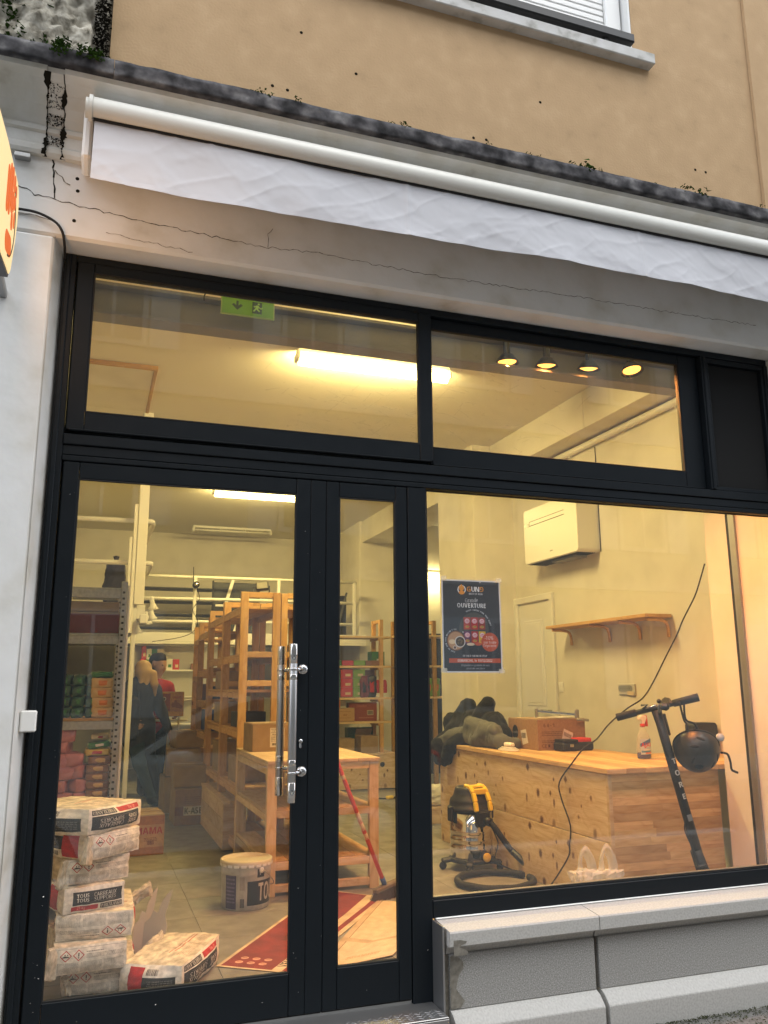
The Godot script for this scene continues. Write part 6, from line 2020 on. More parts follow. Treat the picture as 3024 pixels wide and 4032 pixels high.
	part(s, "liquid", flat.call(lathe([[0.0, 0.004], [0.04, 0.005], [0.0425, 0.01], [0.0427, 0.04], [0.0, 0.041]], 24)), mat(L(0.01, 0.04, 0.22), 0.1))
	var im := blank(128, 200, Color(0.72, 0.78, 0.82))
	fill_poly(im, PackedVector2Array([Vector2(0, 60), Vector2(90, 0), Vector2(128, 0), Vector2(128, 40), Vector2(0, 100)]), Color(0.24, 0.42, 0.66))
	write(im, "AJAX", 64, 84, 52, Color(0.8, 0.1, 0.08), true, 112)
	small_print(im, 56, 116, 50, 1, 8, Color(0.3, 0.45, 0.6), 3)
	disc(im, 60, 146, 34, Color(0.9, 0.9, 0.85), 10)
	rect(im, 8, 150, 100, 26, Color(0.35, 0.55, 0.7))
	rect(im, 44, 176, 66, 16, Color(0.85, 0.4, 0.12))
	disc(im, 110, 168, 9, Color(0.75, 0.1, 0.1))
	var lb := sheet(10, 1, func(u, v):
		var a: float = lerpf(-0.95, 0.95, u) + PI / 2
		return V(cos(PI - a) * 0.0588, 0.03 + v * 0.095, sin(a) * 0.0322))
	part(s, "label", lb, printed(im, 0.4), V(-0.004, 0, 0.0003))
	part(s, "collar", lathe([[0.0, 0.0], [0.0165, 0.0], [0.0165, 0.02], [0.0, 0.022]], 16), M.red, V(0, 0.198, 0))
	part(s, "spray_head", prism(PackedVector2Array([Vector2(-0.034, 0.028), Vector2(-0.034, 0.042), Vector2(-0.005, 0.052), Vector2(0.022, 0.05), Vector2(0.03, 0.036), Vector2(0.02, 0.02), Vector2(0.01, 0.0), Vector2(-0.01, 0.0), Vector2(-0.012, 0.022)]), -0.011, 0.011), M.white_plastic, V(0, 0.218, 0))
	part(s, "trigger", prism(PackedVector2Array([Vector2(0.014, 0.046), Vector2(0.034, 0.05), Vector2(0.04, 0.03), Vector2(0.042, -0.02), Vector2(0.032, -0.018), Vector2(0.024, 0.012), Vector2(0.014, 0.024)]), -0.008, 0.008), M.red, V(0, 0.22, 0))
	# black device
	var d := thing("black_speaker", "black rounded device standing at the wall end of the counter", "device", V(4.0, T, -1.42), -0.15)
	part(d, "body", prism(round_rect(0.17, 0.205, 0.025), -0.06, 0.06), M.black_plastic, V(0, 0.1035, 0))
	part(d, "front_grille", prism(round_rect(0.13, 0.17, 0.02), 0.0, 0.003), mat(L(0.03, 0.03, 0.026), 0.9), V(-0.01, 0.105, 0.06))
	part(d, "red_lamp", bev(V(0.012, 0.02, 0.004), 0.001), mat(L(0.4, 0.05, 0.02), 0.4), V(0.07, 0.05, 0.061))
	# black lead from the wall over the counter down to the floor
	var lead := [V(3.615, 1.983, -0.800), V(3.582, 1.872, -0.820), V(3.558, 1.778, -0.850), V(3.498, 1.638, -0.900), V(3.457, 1.543, -0.920), V(3.389, 1.403, -0.960), V(3.311, 1.248, -1.000), V(3.243, 1.156, -1.020), V(3.149, 1.096, -1.050), V(3.034, 1.006, -1.080), V(2.951, 0.916, -1.100), V(2.858, 0.866, -1.100), V(2.778, 0.775, -1.12), V(2.765, 0.655, -1.25), V(2.768, 0.56, -1.24), V(2.785, 0.414, -1.18), V(2.785, 0.3, -1.2), V(2.78, 0.238, -1.206), V(2.76, 0.12, -1.3), V(2.74, 0.01, -1.4), V(2.6, 0.008, -1.2)]
	one("power_lead", "long black lead hanging from the pier over the counter to the floor", "cable", tube_mesh(curve(lead, 4), 0.0045, 6), M.rubber)

# ------------------------------------------------------------------ on the floor
func floor_things():
	# ---- paint bucket
	var b := thing("paint_bucket", "white dented paint bucket with a wire handle on the tiles", "bucket", V(0.935, 0.0005, -1.73), deg_to_rad(9))
	var im := blank(1024, 256, Color(0.68, 0.67, 0.64))
	# u 0.75 looks at the viewer
	rect(im, 560, 96, 88, 120, Color(0.25, 0.17, 0.34))
	small_print(im, 568, 106, 72, 8, 12, Color(0.45, 0.38, 0.52), 3)
	rect(im, 560, 84, 88, 8, Color(0.12, 0.1, 0.1))
	barcode(im, 676, 180, 30, 30)
	rect(im, 672, 112, 34, 40, Color(0.6, 0.58, 0.55))
	rect(im, 724, 126, 220, 78, Color(0.07, 0.06, 0.06))
	write(im, "TOUS", 900, 162, 58, Color(0.78, 0.75, 0.7), true)
	rect(im, 790, 20, 56, 96, Color(0.07, 0.06, 0.06))
	rect(im, 806, 20, 10, 80, Color(0.68, 0.67, 0.64))
	small_print(im, 860, 226, 110, 2, 9, Color(0.2, 0.18, 0.2), 8)
	mottle(im, 0.12, 0.02, 5)
	part(b, "pail", lathe([[0.132, 0.0], [0.136, 0.004], [0.138, 0.06], [0.14, 0.12], [0.1415, 0.185], [0.1445, 0.19], [0.1425, 0.196], [0.144, 0.245]], 48), printed(im, 0.45), Vector3.ZERO)
	part(b, "base", lathe([[0.0, 0.002], [0.132, 0.0]], 32), M.white_plastic)
	var ld := part(b, "lid", lathe([[0.149, 0.235], [0.152, 0.243], [0.15, 0.26], [0.144, 0.263], [0.14, 0.256], [0.06, 0.254], [0.0, 0.254]], 48), mat(L(0.6, 0.55, 0.45), 0.5))
	for k in 22:
		var a := TAU * k / 22
		part(ld, "lid_tab", bev(V(0.03, 0.016, 0.004), 0.0015), M.white_plastic, V(cos(a) * 0.15, 0.237, sin(a) * 0.15), V(0, PI / 2 - a, 0))
	var ear := PI / 2 - 0.32
	for s in [0.0, PI]: part(b, "handle_ear", lathe([[0.0, 0.008], [0.008, 0.008], [0.016, 0.004], [0.017, 0.0]], 14), M.white_plastic, V(cos(ear + s) * 0.144, 0.212, sin(ear + s) * 0.144), V(0, 0, 0) + Vector3(PI / 2, PI / 2 - ear - s, 0))
	var wire := []
	for k in 13:
		var t := float(k) / 12
		var a := lerpf(ear, ear - PI, t)
		wire.append(V(cos(a) * 0.162, 0.212 - sin(t * PI) * 0.12, sin(a) * 0.162))
	part(b, "wire_handle", tube_mesh(wire, 0.003, 6), M.steel)
	# ---- flattened cardboard
	var sheet_on := func(label: String, called: String, corners: Array, y: float, im2: Image) -> Node3D:
		var o := thing(called, label, "cardboard")
		var st := begin()
		var q := corners.map(func(p): return V(p[0], y, p[1]))
		quad(st, q[0], q[1], q[2], q[3], true)
		var dn := q.map(func(p): return p - V(0, 0.003, 0))
		part(o, "printed_side", finish(st), printed(im2, 0.8))
		var se := begin()
		for k in 4: quad(se, dn[k], dn[(k + 1) % 4], q[(k + 1) % 4], q[k])
		quad(se, dn[3], dn[2], dn[1], dn[0])
		part(o, "edge", finish(se), M.carton)
		return o
	var rd := Color(0.5, 0.17, 0.14)
	var cr := Color(0.8, 0.71, 0.58)
	var i1 := blank(256, 1024, rd)
	rect(i1, 0, 0, 10, 1024, cr); rect(i1, 180, 0, 76, 1024, cr)
	rect(i1, 214, 0, 22, 1024, rd)
	rect(i1, 0, 0, 256, 8, cr); rect(i1, 0, 1012, 256, 12, cr)
	write(i1, "VELIS EVO 80", 197, 850, 30, Color(0.16, 0.13, 0.11), true, 250, PI / 2 + PI)
	write(i1, "ARISTON", 90, 640, 20, Color(0.35, 0.2, 0.16), true, 120, PI * 1.5)
	for k in 6: disc(i1, 50 + 40 * (k % 3), 920 + 44 * (k / 3), 13, Color(0.82, 0.62, 0.5))
	for k in 6: rect(i1, 42 + 40 * (k % 3), 917 + 44 * (k / 3), 16, 4, rd)
	small_print(i1, 120, 560, 40, 4, 9, Color(0.78, 0.55, 0.45), 5)
	mottle(i1, 0.16, 0.01, 6)
	sheet_on.call("flattened red printed appliance carton on the tiles", "red_cardboard", [[0.622, -0.706], [0.93, -0.49], [1.76, -1.60], [1.45, -1.92]], 0.0045, i1)
	var i2 := blank(256, 512, Color(0.8, 0.71, 0.58))
	rect(i2, 0, 0, 24, 512, Color(0.75, 0.65, 0.52))
	rect(i2, 22, 0, 2, 512, Color(0.4, 0.3, 0.2))
	rect(i2, 0, 300, 256, 22, Color(0.72, 0.62, 0.49))
	small_print(i2, 80, 440, 110, 2, 12, Color(0.66, 0.52, 0.36), 4)
	write(i2, "LEER", 190, 60, 18, Color(0.68, 0.54, 0.38), false)
	mottle(i2, 0.1, 0.02, 7)
	sheet_on.call("plain buff cardboard sheet overlapping the red carton", "buff_cardboard", [[1.0, -0.46], [1.42, -0.56], [1.98, -1.3], [1.68, -1.54]], 0.0095, i2)
	# ---- broom
	var br := thing("broom", "broom with a worn red handle leaning by the low shelf", "broom")
	part(br, "handle", tube_mesh([V(1.30, 1.0, -1.36), V(1.72, 0.12, -1.565)], 0.0125, 12), mat(L(0.5, 0.045, 0.03), 0.45))
	part(br, "blue_sleeve", tube_mesh([V(1.718, 0.124, -1.564), V(1.738, 0.082, -1.574)], 0.0155, 12), M.g_blue)
	for q in [[0.55, 0.07], [0.62, 0.05], [0.69, 0.04], [0.3, 0.03]]:
		var a := V(1.30, 1.0, -1.36).lerp(V(1.72, 0.12, -1.565), q[0])
		var e := V(1.30, 1.0, -1.36).lerp(V(1.72, 0.12, -1.565), q[0] + q[1])
		part(br, "worn_paint", tube_mesh([a, a.lerp(e, 0.5), e], [0.0128, 0.0131, 0.0127], 9), M.g_cream)
	part(br, "brush_block", bev(V(0.24, 0.03, 0.045), 0.008), mat(L(0.16, 0.12, 0.08), 0.8), V(1.765, 0.072, -1.59), V(0, 0.5, 0.12))
	var bs := begin()
	var r := RandomNumberGenerator.new()
	r.seed = 4
	for i in 500:
		var u := r.randf_range(-0.115, 0.115)
		var w := r.randf_range(-0.02, 0.02)
		var p := V(1.765, 0.06, -1.59) + V(cos(0.5) * u + sin(0.5) * w, u * 0.12, -sin(0.5) * u + cos(0.5) * w)
		var e := V(p.x + u * 0.12 + r.randf_range(-0.01, 0.01), 0.002, p.z + w * 0.5 + r.randf_range(-0.01, 0.01))
		var s := V(0.0016, 0, 0.0012)
		quad(bs, p - s, p + s, e + s, e - s)
	var bm := part(br, "bristles", finish(bs), mat(L(0.12, 0.075, 0.04), 0.9))
	bm.set_meta("kind", "stuff")
	# ---- wet and dry vacuum cleaner
	var v := thing("vacuum_cleaner", "steel drum vacuum cleaner with a yellow handle by the counter", "vacuum cleaner", V(2.585, 0, -2.16), 0.12)
	part(v, "drum", lathe([[0.0, 0.062], [0.142, 0.062], [0.146, 0.07], [0.146, 0.14], [0.149, 0.145], [0.146, 0.15], [0.146, 0.195], [0.149, 0.2], [0.146, 0.205], [0.146, 0.25], [0.149, 0.255], [0.146, 0.26], [0.147, 0.395], [0.0, 0.396]], 48), mat(L(0.72, 0.7, 0.67), 0.07, 1.0))
	var hd := part(v, "motor_head", lathe([[0.158, 0.385], [0.162, 0.39], [0.162, 0.408], [0.15, 0.415], [0.147, 0.445], [0.14, 0.465], [0.122, 0.482], [0.112, 0.515], [0.105, 0.537], [0.095, 0.543], [0.0, 0.544]], 40), M.black_plastic)
	# yellow carrying handle: an arch down the front of the head
	var hp := func(dx: float) -> Array: return [V(dx, 0.548, 0.02), V(dx, 0.545, 0.09), V(dx * 1.05, 0.51, 0.128), V(dx * 1.1, 0.455, 0.156), V(dx * 1.12, 0.395, 0.17)]
	for s in [-1.0, 1.0]:
		var l: Array = hp.call(s * 0.052)
		for i in 4: bar(hd, "handle_arm", l[i], l[i + 1], 0.03, 0.03, M.yellow, Vector3.UP, 0.006)
	bar(hd, "handle_bridge", V(-0.062, 0.549, 0.075), V(0.062, 0.549, 0.075), 0.02, 0.05, M.yellow, Vector3.UP, 0.006)
	bar(hd, "handle_bridge", V(-0.055, 0.52, 0.122), V(0.055, 0.52, 0.122), 0.04, 0.022, M.yellow, Vector3.UP, 0.006)
	for s in [-1.0, 1.0]: part(v, "side_latch", bev(V(0.024, 0.1, 0.05), 0.006), M.black_plastic, V(s * 0.165, 0.37, 0))
	part(v, "inlet", bev(V(0.11, 0.1, 0.05), 0.015), M.black_plastic, V(0.0, 0.35, 0.155))
	part(v, "inlet_spout", tube_mesh([V(0.012, 0.335, 0.165), V(0.03, 0.325, 0.205)], 0.029, 16), M.black_plastic)
	part(v, "yellow_cap", lathe([[0.0, 0.012], [0.024, 0.012], [0.029, 0.008], [0.03, 0.0]], 24), M.yellow, V(0.02, 0.095, 0.16), V(PI / 2, 0, 0))
	part(v, "drain_boss", lathe([[0.036, 0.0], [0.036, 0.02], [0.0, 0.022]], 20), M.black_plastic, V(0.02, 0.095, 0.14), V(PI / 2, 0, 0))
	part(v, "base_ring", lathe([[0.12, 0.05], [0.158, 0.052], [0.16, 0.075], [0.148, 0.08]], 36), M.black_plastic)
	for k in 5:
		var a := TAU * k / 5 + 0.95
		var d := V(cos(a), 0, sin(a))
		var w := bar(v, "caster_arm", d * 0.12 + V(0, 0.068, 0), d * 0.215 + V(0, 0.055, 0), 0.03, 0.055, M.black_plastic, Vector3.UP, 0.01)
		part(v, "caster", lathe([[0.0, -0.014], [0.02, -0.014], [0.024, -0.01], [0.024, 0.01], [0.02, 0.014], [0.0, 0.014]], 16), M.rubber, d * 0.205 + V(0, 0.0245, 0), V(PI / 2, 0, a + 0.6))
	var hs := [V(0.03, 0.325, 0.205), V(0.055, 0.28, 0.235), V(0.09, 0.22, 0.26), V(0.15, 0.13, 0.3), V(0.205, 0.07, 0.38), V(0.2, 0.03, 0.45)]
	var ring := []
	for i in 17:
		var a := 0.1 + TAU * 0.96 * i / 16
		ring.append(V(-0.12 + cos(a) * 0.245, 0.024 + 0.003 * (i % 2), 0.47 + sin(a) * 0.23))
	var hose := curve(hs.slice(0, 5) + [V(0.23, 0.055, 0.42)], 10)
	var rr := []
	for i in hose.size(): rr.append(0.019 + 0.0016 * (i % 2))
	part(v, "hose", tube_mesh(hose, rr, 14), M.rubber)
	var ringc := curve(ring, 10)
	var r2 := []
	for i in ringc.size(): r2.append(0.0205 + 0.0014 * (i % 2))
	part(v, "hose_coil", tube_mesh(ringc, r2, 14), M.rubber)
	part(v, "hose_nozzle", tube_mesh([V(0.13, 0.15, 0.3), V(0.2, 0.065, 0.37), V(0.245, 0.045, 0.415)], [0.021, 0.023, 0.024], 14), M.black_plastic)
	part(v, "lead", tube_mesh(curve([V(0.14, 0.4, -0.05), V(0.165, 0.25, 0.02), V(0.185, 0.17, 0.05), V(0.15, 0.14, 0.1), V(0.1, 0.06, 0.16), V(0.18, 0.008, 0.4), V(0.2, 0.006, 0.62)]), 0.0045, 6), M.rubber)
	# ---- carrier bag
	var pb := thing("carrier_bag", "thin white carrier bag standing against the counter front", "bag", V(2.585, 0.0, -0.62), 0.1)
	var film := mat(Color(0.92, 0.9, 0.86, 0.38), 0.35)
	film.transparency = BaseMaterial3D.TRANSPARENCY_ALPHA
	film.backlight_enabled = true
	film.backlight = Color(0.6, 0.6, 0.6)
	part(pb, "pouch", pillow(V(0.26, 0.28, 0.13), 24, 0.25, 0.03, 0.04, 14.0, 14.0), film, V(0, 0.14, 0))
	for s in [-1.0, 1.0]:
		var st := sheet(5, 16, func(u, vv):
			var t: float = vv * PI
			var w := 0.06 - 0.02 * sin(t)
			var base := V(s * 0.07 + cos(t) * 0.04, 0.24 + sin(t) * 0.15, 0.0)
			return base + V((u - 0.5) * w * absf(sin(t)) * 0.6 + (u - 0.5) * w * cos(t), (u - 0.5) * w * sin(t), 0.012 * sin(u * 7.0 + vv * 9.0)))
		part(pb, "loop_handle", st, film)
	# ---- kick scooter, bars turned, leaning
	var sc := thing("kick_scooter", "black electric kick scooter leaning in front of the counter end", "scooter")
	var blk := mat(L(0.011, 0.011, 0.011), 0.5)
	var top := V(2.92, 1.105, -0.462)
	var foot := V(3.135, 0.26, -0.45)
	part(sc, "stem", tube_mesh([top, top.lerp(foot, 0.5), foot], [0.025, 0.0245, 0.026], 16), blk)
	part(sc, "stem_back", tube_mesh([top.lerp(foot, 0.02) + V(0.035, -0.01, -0.02), top.lerp(foot, 0.16) + V(0.04, 0, -0.02)], [0.026, 0.018], 12), blk)
	part(sc, "fold_joint", tube_mesh([foot + V(-0.04, 0.12, 0), foot + V(-0.005, 0.02, 0), foot + V(0.03, -0.08, 0), foot + V(0.04, -0.13, 0)], [0.029, 0.034, 0.05, 0.055], 14), blk)
	part(sc, "fold_lever", bev(V(0.05, 0.016, 0.03), 0.005), M.black_plastic, foot + V(-0.03, 0.045, 0.025), V(0, 0, 0.2))
	part(sc, "mudguard", bev(V(0.2, 0.02, 0.07), 0.009), blk, foot + V(0.06, -0.09, 0), V(0, 0, -0.15))
	var wh := part(sc, "wheel", lathe([[0.0, -0.02], [0.05, -0.02], [0.088, -0.022], [0.1, -0.012], [0.1, 0.012], [0.088, 0.022], [0.05, 0.02], [0.0, 0.02]], 32), M.rubber, V(3.2, 0.1, -0.45), V(PI / 2, 0, 0))
	part(wh, "hub", lathe([[0.0, -0.024], [0.04, -0.023], [0.045, 0.0], [0.04, 0.023], [0.0, 0.024]], 20), M.alu)
	bx(sc, "deck", V(2.45, 0.1, -0.525), V(3.12, 0.145, -0.385), blk, 0.012)
	var wr := part(sc, "wheel", lathe([[0.0, -0.02], [0.05, -0.02], [0.088, -0.022], [0.1, -0.012], [0.1, 0.012], [0.088, 0.022], [0.05, 0.02], [0.0, 0.02]], 32), M.rubber, V(2.36, 0.1, -0.455), V(PI / 2, 0, 0))
	part(wr, "hub", lathe([[0.0, -0.024], [0.04, -0.023], [0.045, 0.0], [0.04, 0.023], [0.0, 0.024]], 20), M.alu)
	var bl := V(2.774, 1.064, -0.62)
	var brr := V(3.069, 1.174, -0.30)
	part(sc, "handlebar", tube_mesh([bl, brr], 0.015, 14), blk)
	part(sc, "grip", tube_mesh([bl, bl.lerp(brr, 0.24)], [0.021, 0.0195], 14), M.rubber)
	part(sc, "grip", tube_mesh([brr, brr.lerp(bl, 0.3)], [0.022, 0.0195], 14), M.rubber)
	part(sc, "display", bev(V(0.13, 0.04, 0.05), 0.012), M.black_plastic, bl.lerp(brr, 0.6) + V(0, 0.008, 0.005), V(0.2, 0.82, 0.26))
	part(sc, "brake_lever", tube_mesh([bl.lerp(brr, 0.3) + V(0, 0.012, 0.015), bl.lerp(brr, 0.36) + V(0, 0.03, 0.02), bl.lerp(brr, 0.28) + V(0, 0.035, 0.02)], 0.006, 8), M.black_plastic)
	part(sc, "headlamp", bev(V(0.04, 0.05, 0.012), 0.006), mat(L(0.16, 0.17, 0.14), 0.2), bl.lerp(brr, 0.49) + V(0.0, -0.002, 0.03), V(0.1, 0.5, 0.2))
	part(sc, "silver_bar", tube_mesh([bl.lerp(brr, 0.34) + V(0, 0.013, 0.012), bl.lerp(brr, 0.47) + V(0, 0.013, 0.012)], 0.006, 8), M.steel)
	part(sc, "bell", ball(0.013, 10), M.black_plastic, bl.lerp(brr, 0.53) + V(0, 0.03, 0))
	for k in 2: part(sc, "brake_cable", tube_mesh(curve([top.lerp(foot, 0.66) + V(-0.02, 0, 0.015), top.lerp(foot, 0.74) + V(-0.045 - 0.01 * k, 0, 0.02), top.lerp(foot, 0.9) + V(-0.04 + 0.012 * k, 0, 0.02), foot + V(-0.01 + 0.012 * k, -0.1, 0.03)]), 0.0035, 6), M.rubber)
	part(sc, "brake_cable", tube_mesh(curve([bl.lerp(brr, 0.42) + V(0, -0.01, 0.01), top + V(-0.0, -0.16, 0.03), top.lerp(foot, 0.3) + V(-0.028, 0, 0.015)]), 0.003, 6), M.rubber)
	# lettering down the stem
	var dir := (foot - top).normalized()
	var tilt := atan2(dir.x, -dir.y)
	for k in 4:
		var tm := TextMesh.new()
		tm.font = font(true)
		tm.text = ["T", "O", "R", "E"][k]
		tm.font_size = 32
		tm.pixel_size = 0.0012
		tm.depth = 0.0008
		part(sc, "letter", tm, M.g_white, top.lerp(foot, 0.315 + 0.072 * k) + V(-0.002, 0, 0.0262), V(0, -0.3, tilt))
	part(sc, "data_label", bev(V(0.026, 0.034, 0.001), 0.0003), mat(L(0.2, 0.2, 0.2), 0.6), top.lerp(foot, 0.66) + V(-0.004, 0, 0.0255), V(0, -0.2, tilt))
	# ---- helmet hanging from the bar
	var hl := thing("helmet", "black helmet hanging by its straps from the scooter handlebar", "helmet", V(3.09, 0.905, -0.375))
	var dome := []
	for k in 11:
		var a := PI / 2 * k / 10 - 0.18
		dome.append([cos(a) * 0.118, sin(a) * 0.128])
	var shell := part(hl, "shell", lathe(dome, 40), mat(L(0.012, 0.012, 0.011), 0.4))
	var hy := V(-0.42, -0.68, 0.6).normalized()
	var hx := hy.cross(V(0, 0, 1)).normalized()
	shell.basis = Basis(hx, hy, hx.cross(hy))
	part(shell, "rim", lathe([[0.114, -0.03], [0.12, -0.024], [0.12, -0.014], [0.114, -0.016]], 36), M.rubber)
	part(shell, "liner", lathe([[0.0, 0.08], [0.07, 0.06], [0.102, 0.0], [0.112, -0.024]], 28), M.rubber)
	for q in [V(-0.35, 0.5, 0.78), V(-0.66, 0.2, 0.72), V(0.42, -0.3, 0.85), V(0.22, -0.6, 0.76), V(-0.7, -0.4, 0.6)]:
		var n: Vector3 = shell.basis.inverse() * (q as Vector3).normalized()
		var o := part(shell, "vent", ball(0.012, 12, V(2.0, 0.22, 0.7)), M.gasket, V(n.x * 0.118, n.y * 0.128, n.z * 0.118))
		var x := n.cross(V(0.3, 1, 0.1)).normalized()
		o.basis = Basis(x, n, x.cross(n))
	part(hl, "dial", lathe([[0.0, 0.012], [0.019, 0.012], [0.022, 0.006], [0.022, 0.0]], 20), mat(L(0.35, 0.34, 0.33), 0.4), V(0.078, 0.06, 0.098), V(1.2, 0, 0.2))
	part(hl, "rear_strap", tube_mesh(curve([V(0.11, -0.02, 0.06), V(0.15, -0.03, 0.06), V(0.165, -0.07, 0.06), V(0.17, -0.11, 0.06), V(0.2, -0.125, 0.06)]), 0.006, 6), M.rubber)
	part(hl, "buckle", bev(V(0.035, 0.012, 0.006), 0.003), M.black_plastic, V(0.195, -0.122, 0.06), V(0, 0, -0.35))
	var hk := bl.lerp(brr, 0.78) - V(3.09, 0.905, -0.375)
	for k in 2: part(hl, "strap", tube_mesh(curve([hk + V(-0.02 + 0.03 * k, 0.0, 0.02), hk + V(0.0 + 0.012 * k, -0.09, 0.02), V(-0.075 + 0.05 * k, 0.13, 0.03), V(-0.07 + 0.07 * k, 0.09, 0.03)]), 0.0055, 6), M.rubber)
	# ---- cable reel and cloth at the back
	var cr2 := thing("extension_reel", "black coiled extension lead with a yellow plug on the tiles", "cable")
	for k in 3:
		var pts := []
		for i in 17: pts.append(V(3.42 + cos(TAU * i / 16) * (0.1 - 0.02 * k), 0.012 + 0.016 * k, -5.7 + sin(TAU * i / 16) * (0.1 - 0.015 * k)))
		part(cr2, "coil", tube_mesh(pts, 0.01, 6), M.rubber)
	part(cr2, "tail", tube_mesh(curve([V(3.33, 0.012, -5.7), V(3.2, 0.01, -5.66), V(3.1, 0.008, -5.75)]), 0.008, 6), M.rubber)
	part(cr2, "yellow_plug", bev(V(0.09, 0.035, 0.05), 0.01), M.yellow, V(3.23, 0.022, -5.66), V(0, 0.4, 0))
	var wb := thing("white_sack", "small white cloth sack on a low shelf behind the counter end", "sack")
	part(wb, "cloth", pillow(V(0.2, 0.16, 0.16), 12, 0.5, 0.15, 0.03, 19.0, 11.0), M.g_white, V(3.15, 0.24, -4.1))
	part(wb, "shelf_block", bev(V(0.5, 0.14, 0.3), 0.003), M.pine[1], V(3.2, 0.07, -4.1))

# ------------------------------------------------------------------ right wall
func right_wall_things():
	# ---- air conditioner
	var a := thing("air_conditioner", "white wall mounted air conditioner high on the right wall", "air conditioner", V(4.1, 2.36, -3.097), -PI / 2)
	# local: x along -z..+z of the room, z out of the wall
	part(a, "casing", prism(round_rect(0.93, 0.52, 0.03), 0.0, 0.205), M.white_plastic, V(0, 0.26, 0.001))
	part(a, "front_panel", prism(round_rect(0.926, 0.515, 0.03), 0.0, 0.012), M.white_plastic, V(0, 0.262, 0.208))
	part(a, "slot", bev(V(0.62, 0.004, 0.002), 0.0005), M.gasket, V(-0.05, 0.4, 0.2205))
	part(a, "slot", bev(V(0.62, 0.006, 0.002), 0.0005), M.gasket, V(-0.05, 0.36, 0.2205))
	part(a, "slot", bev(V(0.004, 0.04, 0.002), 0.0005), M.gasket, V(-0.36, 0.38, 0.2205))
	part(a, "display", bev(V(0.07, 0.035, 0.002), 0.0006), mat(L(0.3, 0.31, 0.28), 0.3), V(-0.41, 0.37, 0.2207))
	part(a, "badge", bev(V(0.05, 0.012, 0.0012), 0.0004), M.alu, V(0.02, 0.07, 0.2205))
	for k in 9: part(a, "louvre", bev(V(0.84, 0.004, 0.014), 0.001), M.gasket, V(0, -0.0025, 0.03 + 0.02 * k))
	part(a, "underside_tray", bev(V(0.4, 0.02, 0.12), 0.004), mat(L(0.2, 0.2, 0.2), 0.6), V(0.1, -0.014, 0.09))
	one("condensate_lead", "thin dark line running up the wall beside the air conditioner", "cable", tube_mesh([V(4.095, 2.36, -2.62), V(4.095, 3.3, -2.62)], 0.004, 6), M.rubber)
	# ---- wooden shelf
	var s := thing("wall_shelf", "long wooden wall shelf on four curved brackets", "shelf")
	bar(s, "shelf_board", V(3.975, 1.742, -3.2), V(3.975, 1.742, -1.755), 0.026, 0.235, M.pine_old[0])
	for z in [-3.14, -2.55, -2.14, -1.79]:
		var pts := curve([V(3.89, 1.716, z), V(4.0, 1.714, z), V(4.055, 1.7, z), V(4.078, 1.66, z), V(4.082, 1.585, z)], 4)
		for i in pts.size() - 1: pass
		part(s, "bracket", tube_mesh(pts, 0.0125, 8), M.pine_old[2])
	# ---- inner door
	var d := thing("inner_door", "cream panelled inner door in the right wall behind the counter", "door", V(4.098, 0, -3.81), -PI / 2)
	part(d, "leaf", bev(V(0.62, 2.02, 0.03), 0.003), M.white_paint, V(0, 1.015, -0.01))
	for q in [[-0.01, 1.45, 0.36, 0.82], [-0.01, 0.86, 0.36, 0.1], [-0.01, 0.42, 0.36, 0.58]]:
		var f := part(d, "panel_moulding", bev(V(q[2], q[3], 0.008), 0.006), M.white_paint, V(q[0], q[1], 0.009))
		part(f, "panel", bev(V(q[2] - 0.07, q[3] - 0.05, 0.01), 0.008), M.white_paint, V(0, 0, 0.003))
	for x in [-0.345, 0.345]: part(d, "architrave", bev(V(0.065, 2.1, 0.035), 0.008), M.white_paint, V(x, 1.05, 0.012))
	part(d, "architrave", bev(V(0.76, 0.065, 0.036), 0.008), M.white_paint, V(0, 2.067, 0.0125))
	var hn := part(d, "door_handle", tube_mesh([V(0.25, 1.0, 0.005), V(0.25, 1.0, 0.05), V(0.14, 1.0, 0.052)], 0.009, 10), M.steel)
	# ---- switch and sockets
	var sw := thing("light_switch", "white double light switch beside the inner door", "switch", V(4.099, 1.218, -3.373), -PI / 2)
	part(sw, "plate", bev(V(0.072, 0.09, 0.01), 0.003), M.white_plastic, V(0, 0, 0.005))
	part(sw, "rocker", bev(V(0.04, 0.055, 0.008), 0.002), M.white_plastic, V(0, 0, 0.011))
	var so := thing("socket_strip", "grey socket panel with a strip of tape on the right wall", "socket", V(4.099, 1.2, -2.37), -PI / 2)
	part(so, "plate", bev(V(0.225, 0.088, 0.014), 0.004), mat(L(0.5, 0.48, 0.42), 0.5), V(0, 0, 0.007))
	part(so, "inset", prism(round_rect(0.185, 0.05, 0.024), 0.0, 0.003), mat(L(0.22, 0.22, 0.2), 0.5), V(-0.01, 0.006, 0.0142))
	for k in 5: part(so, "slot", bev(V(0.012, 0.004, 0.002), 0.0005), M.gasket, V(-0.07 + 0.03 * k, 0.008, 0.0178))
	part(so, "tape", bev(V(0.085, 0.03, 0.001), 0.0003), M.g_cream, V(0.06, -0.03, 0.0185), V(0, 0, -0.05))
	var bx2 := thing("beam_box", "small white box screwed to the far ceiling beam", "box")
	bx(bx2, "case", V(3.815, 3.42, -7.0), V(3.835, 3.55, -6.85), M.white_plastic, 0.004)
	bx(bx2, "button", V(3.81, 3.46, -6.95), V(3.816, 3.5, -6.9), M.alu, 0.002)

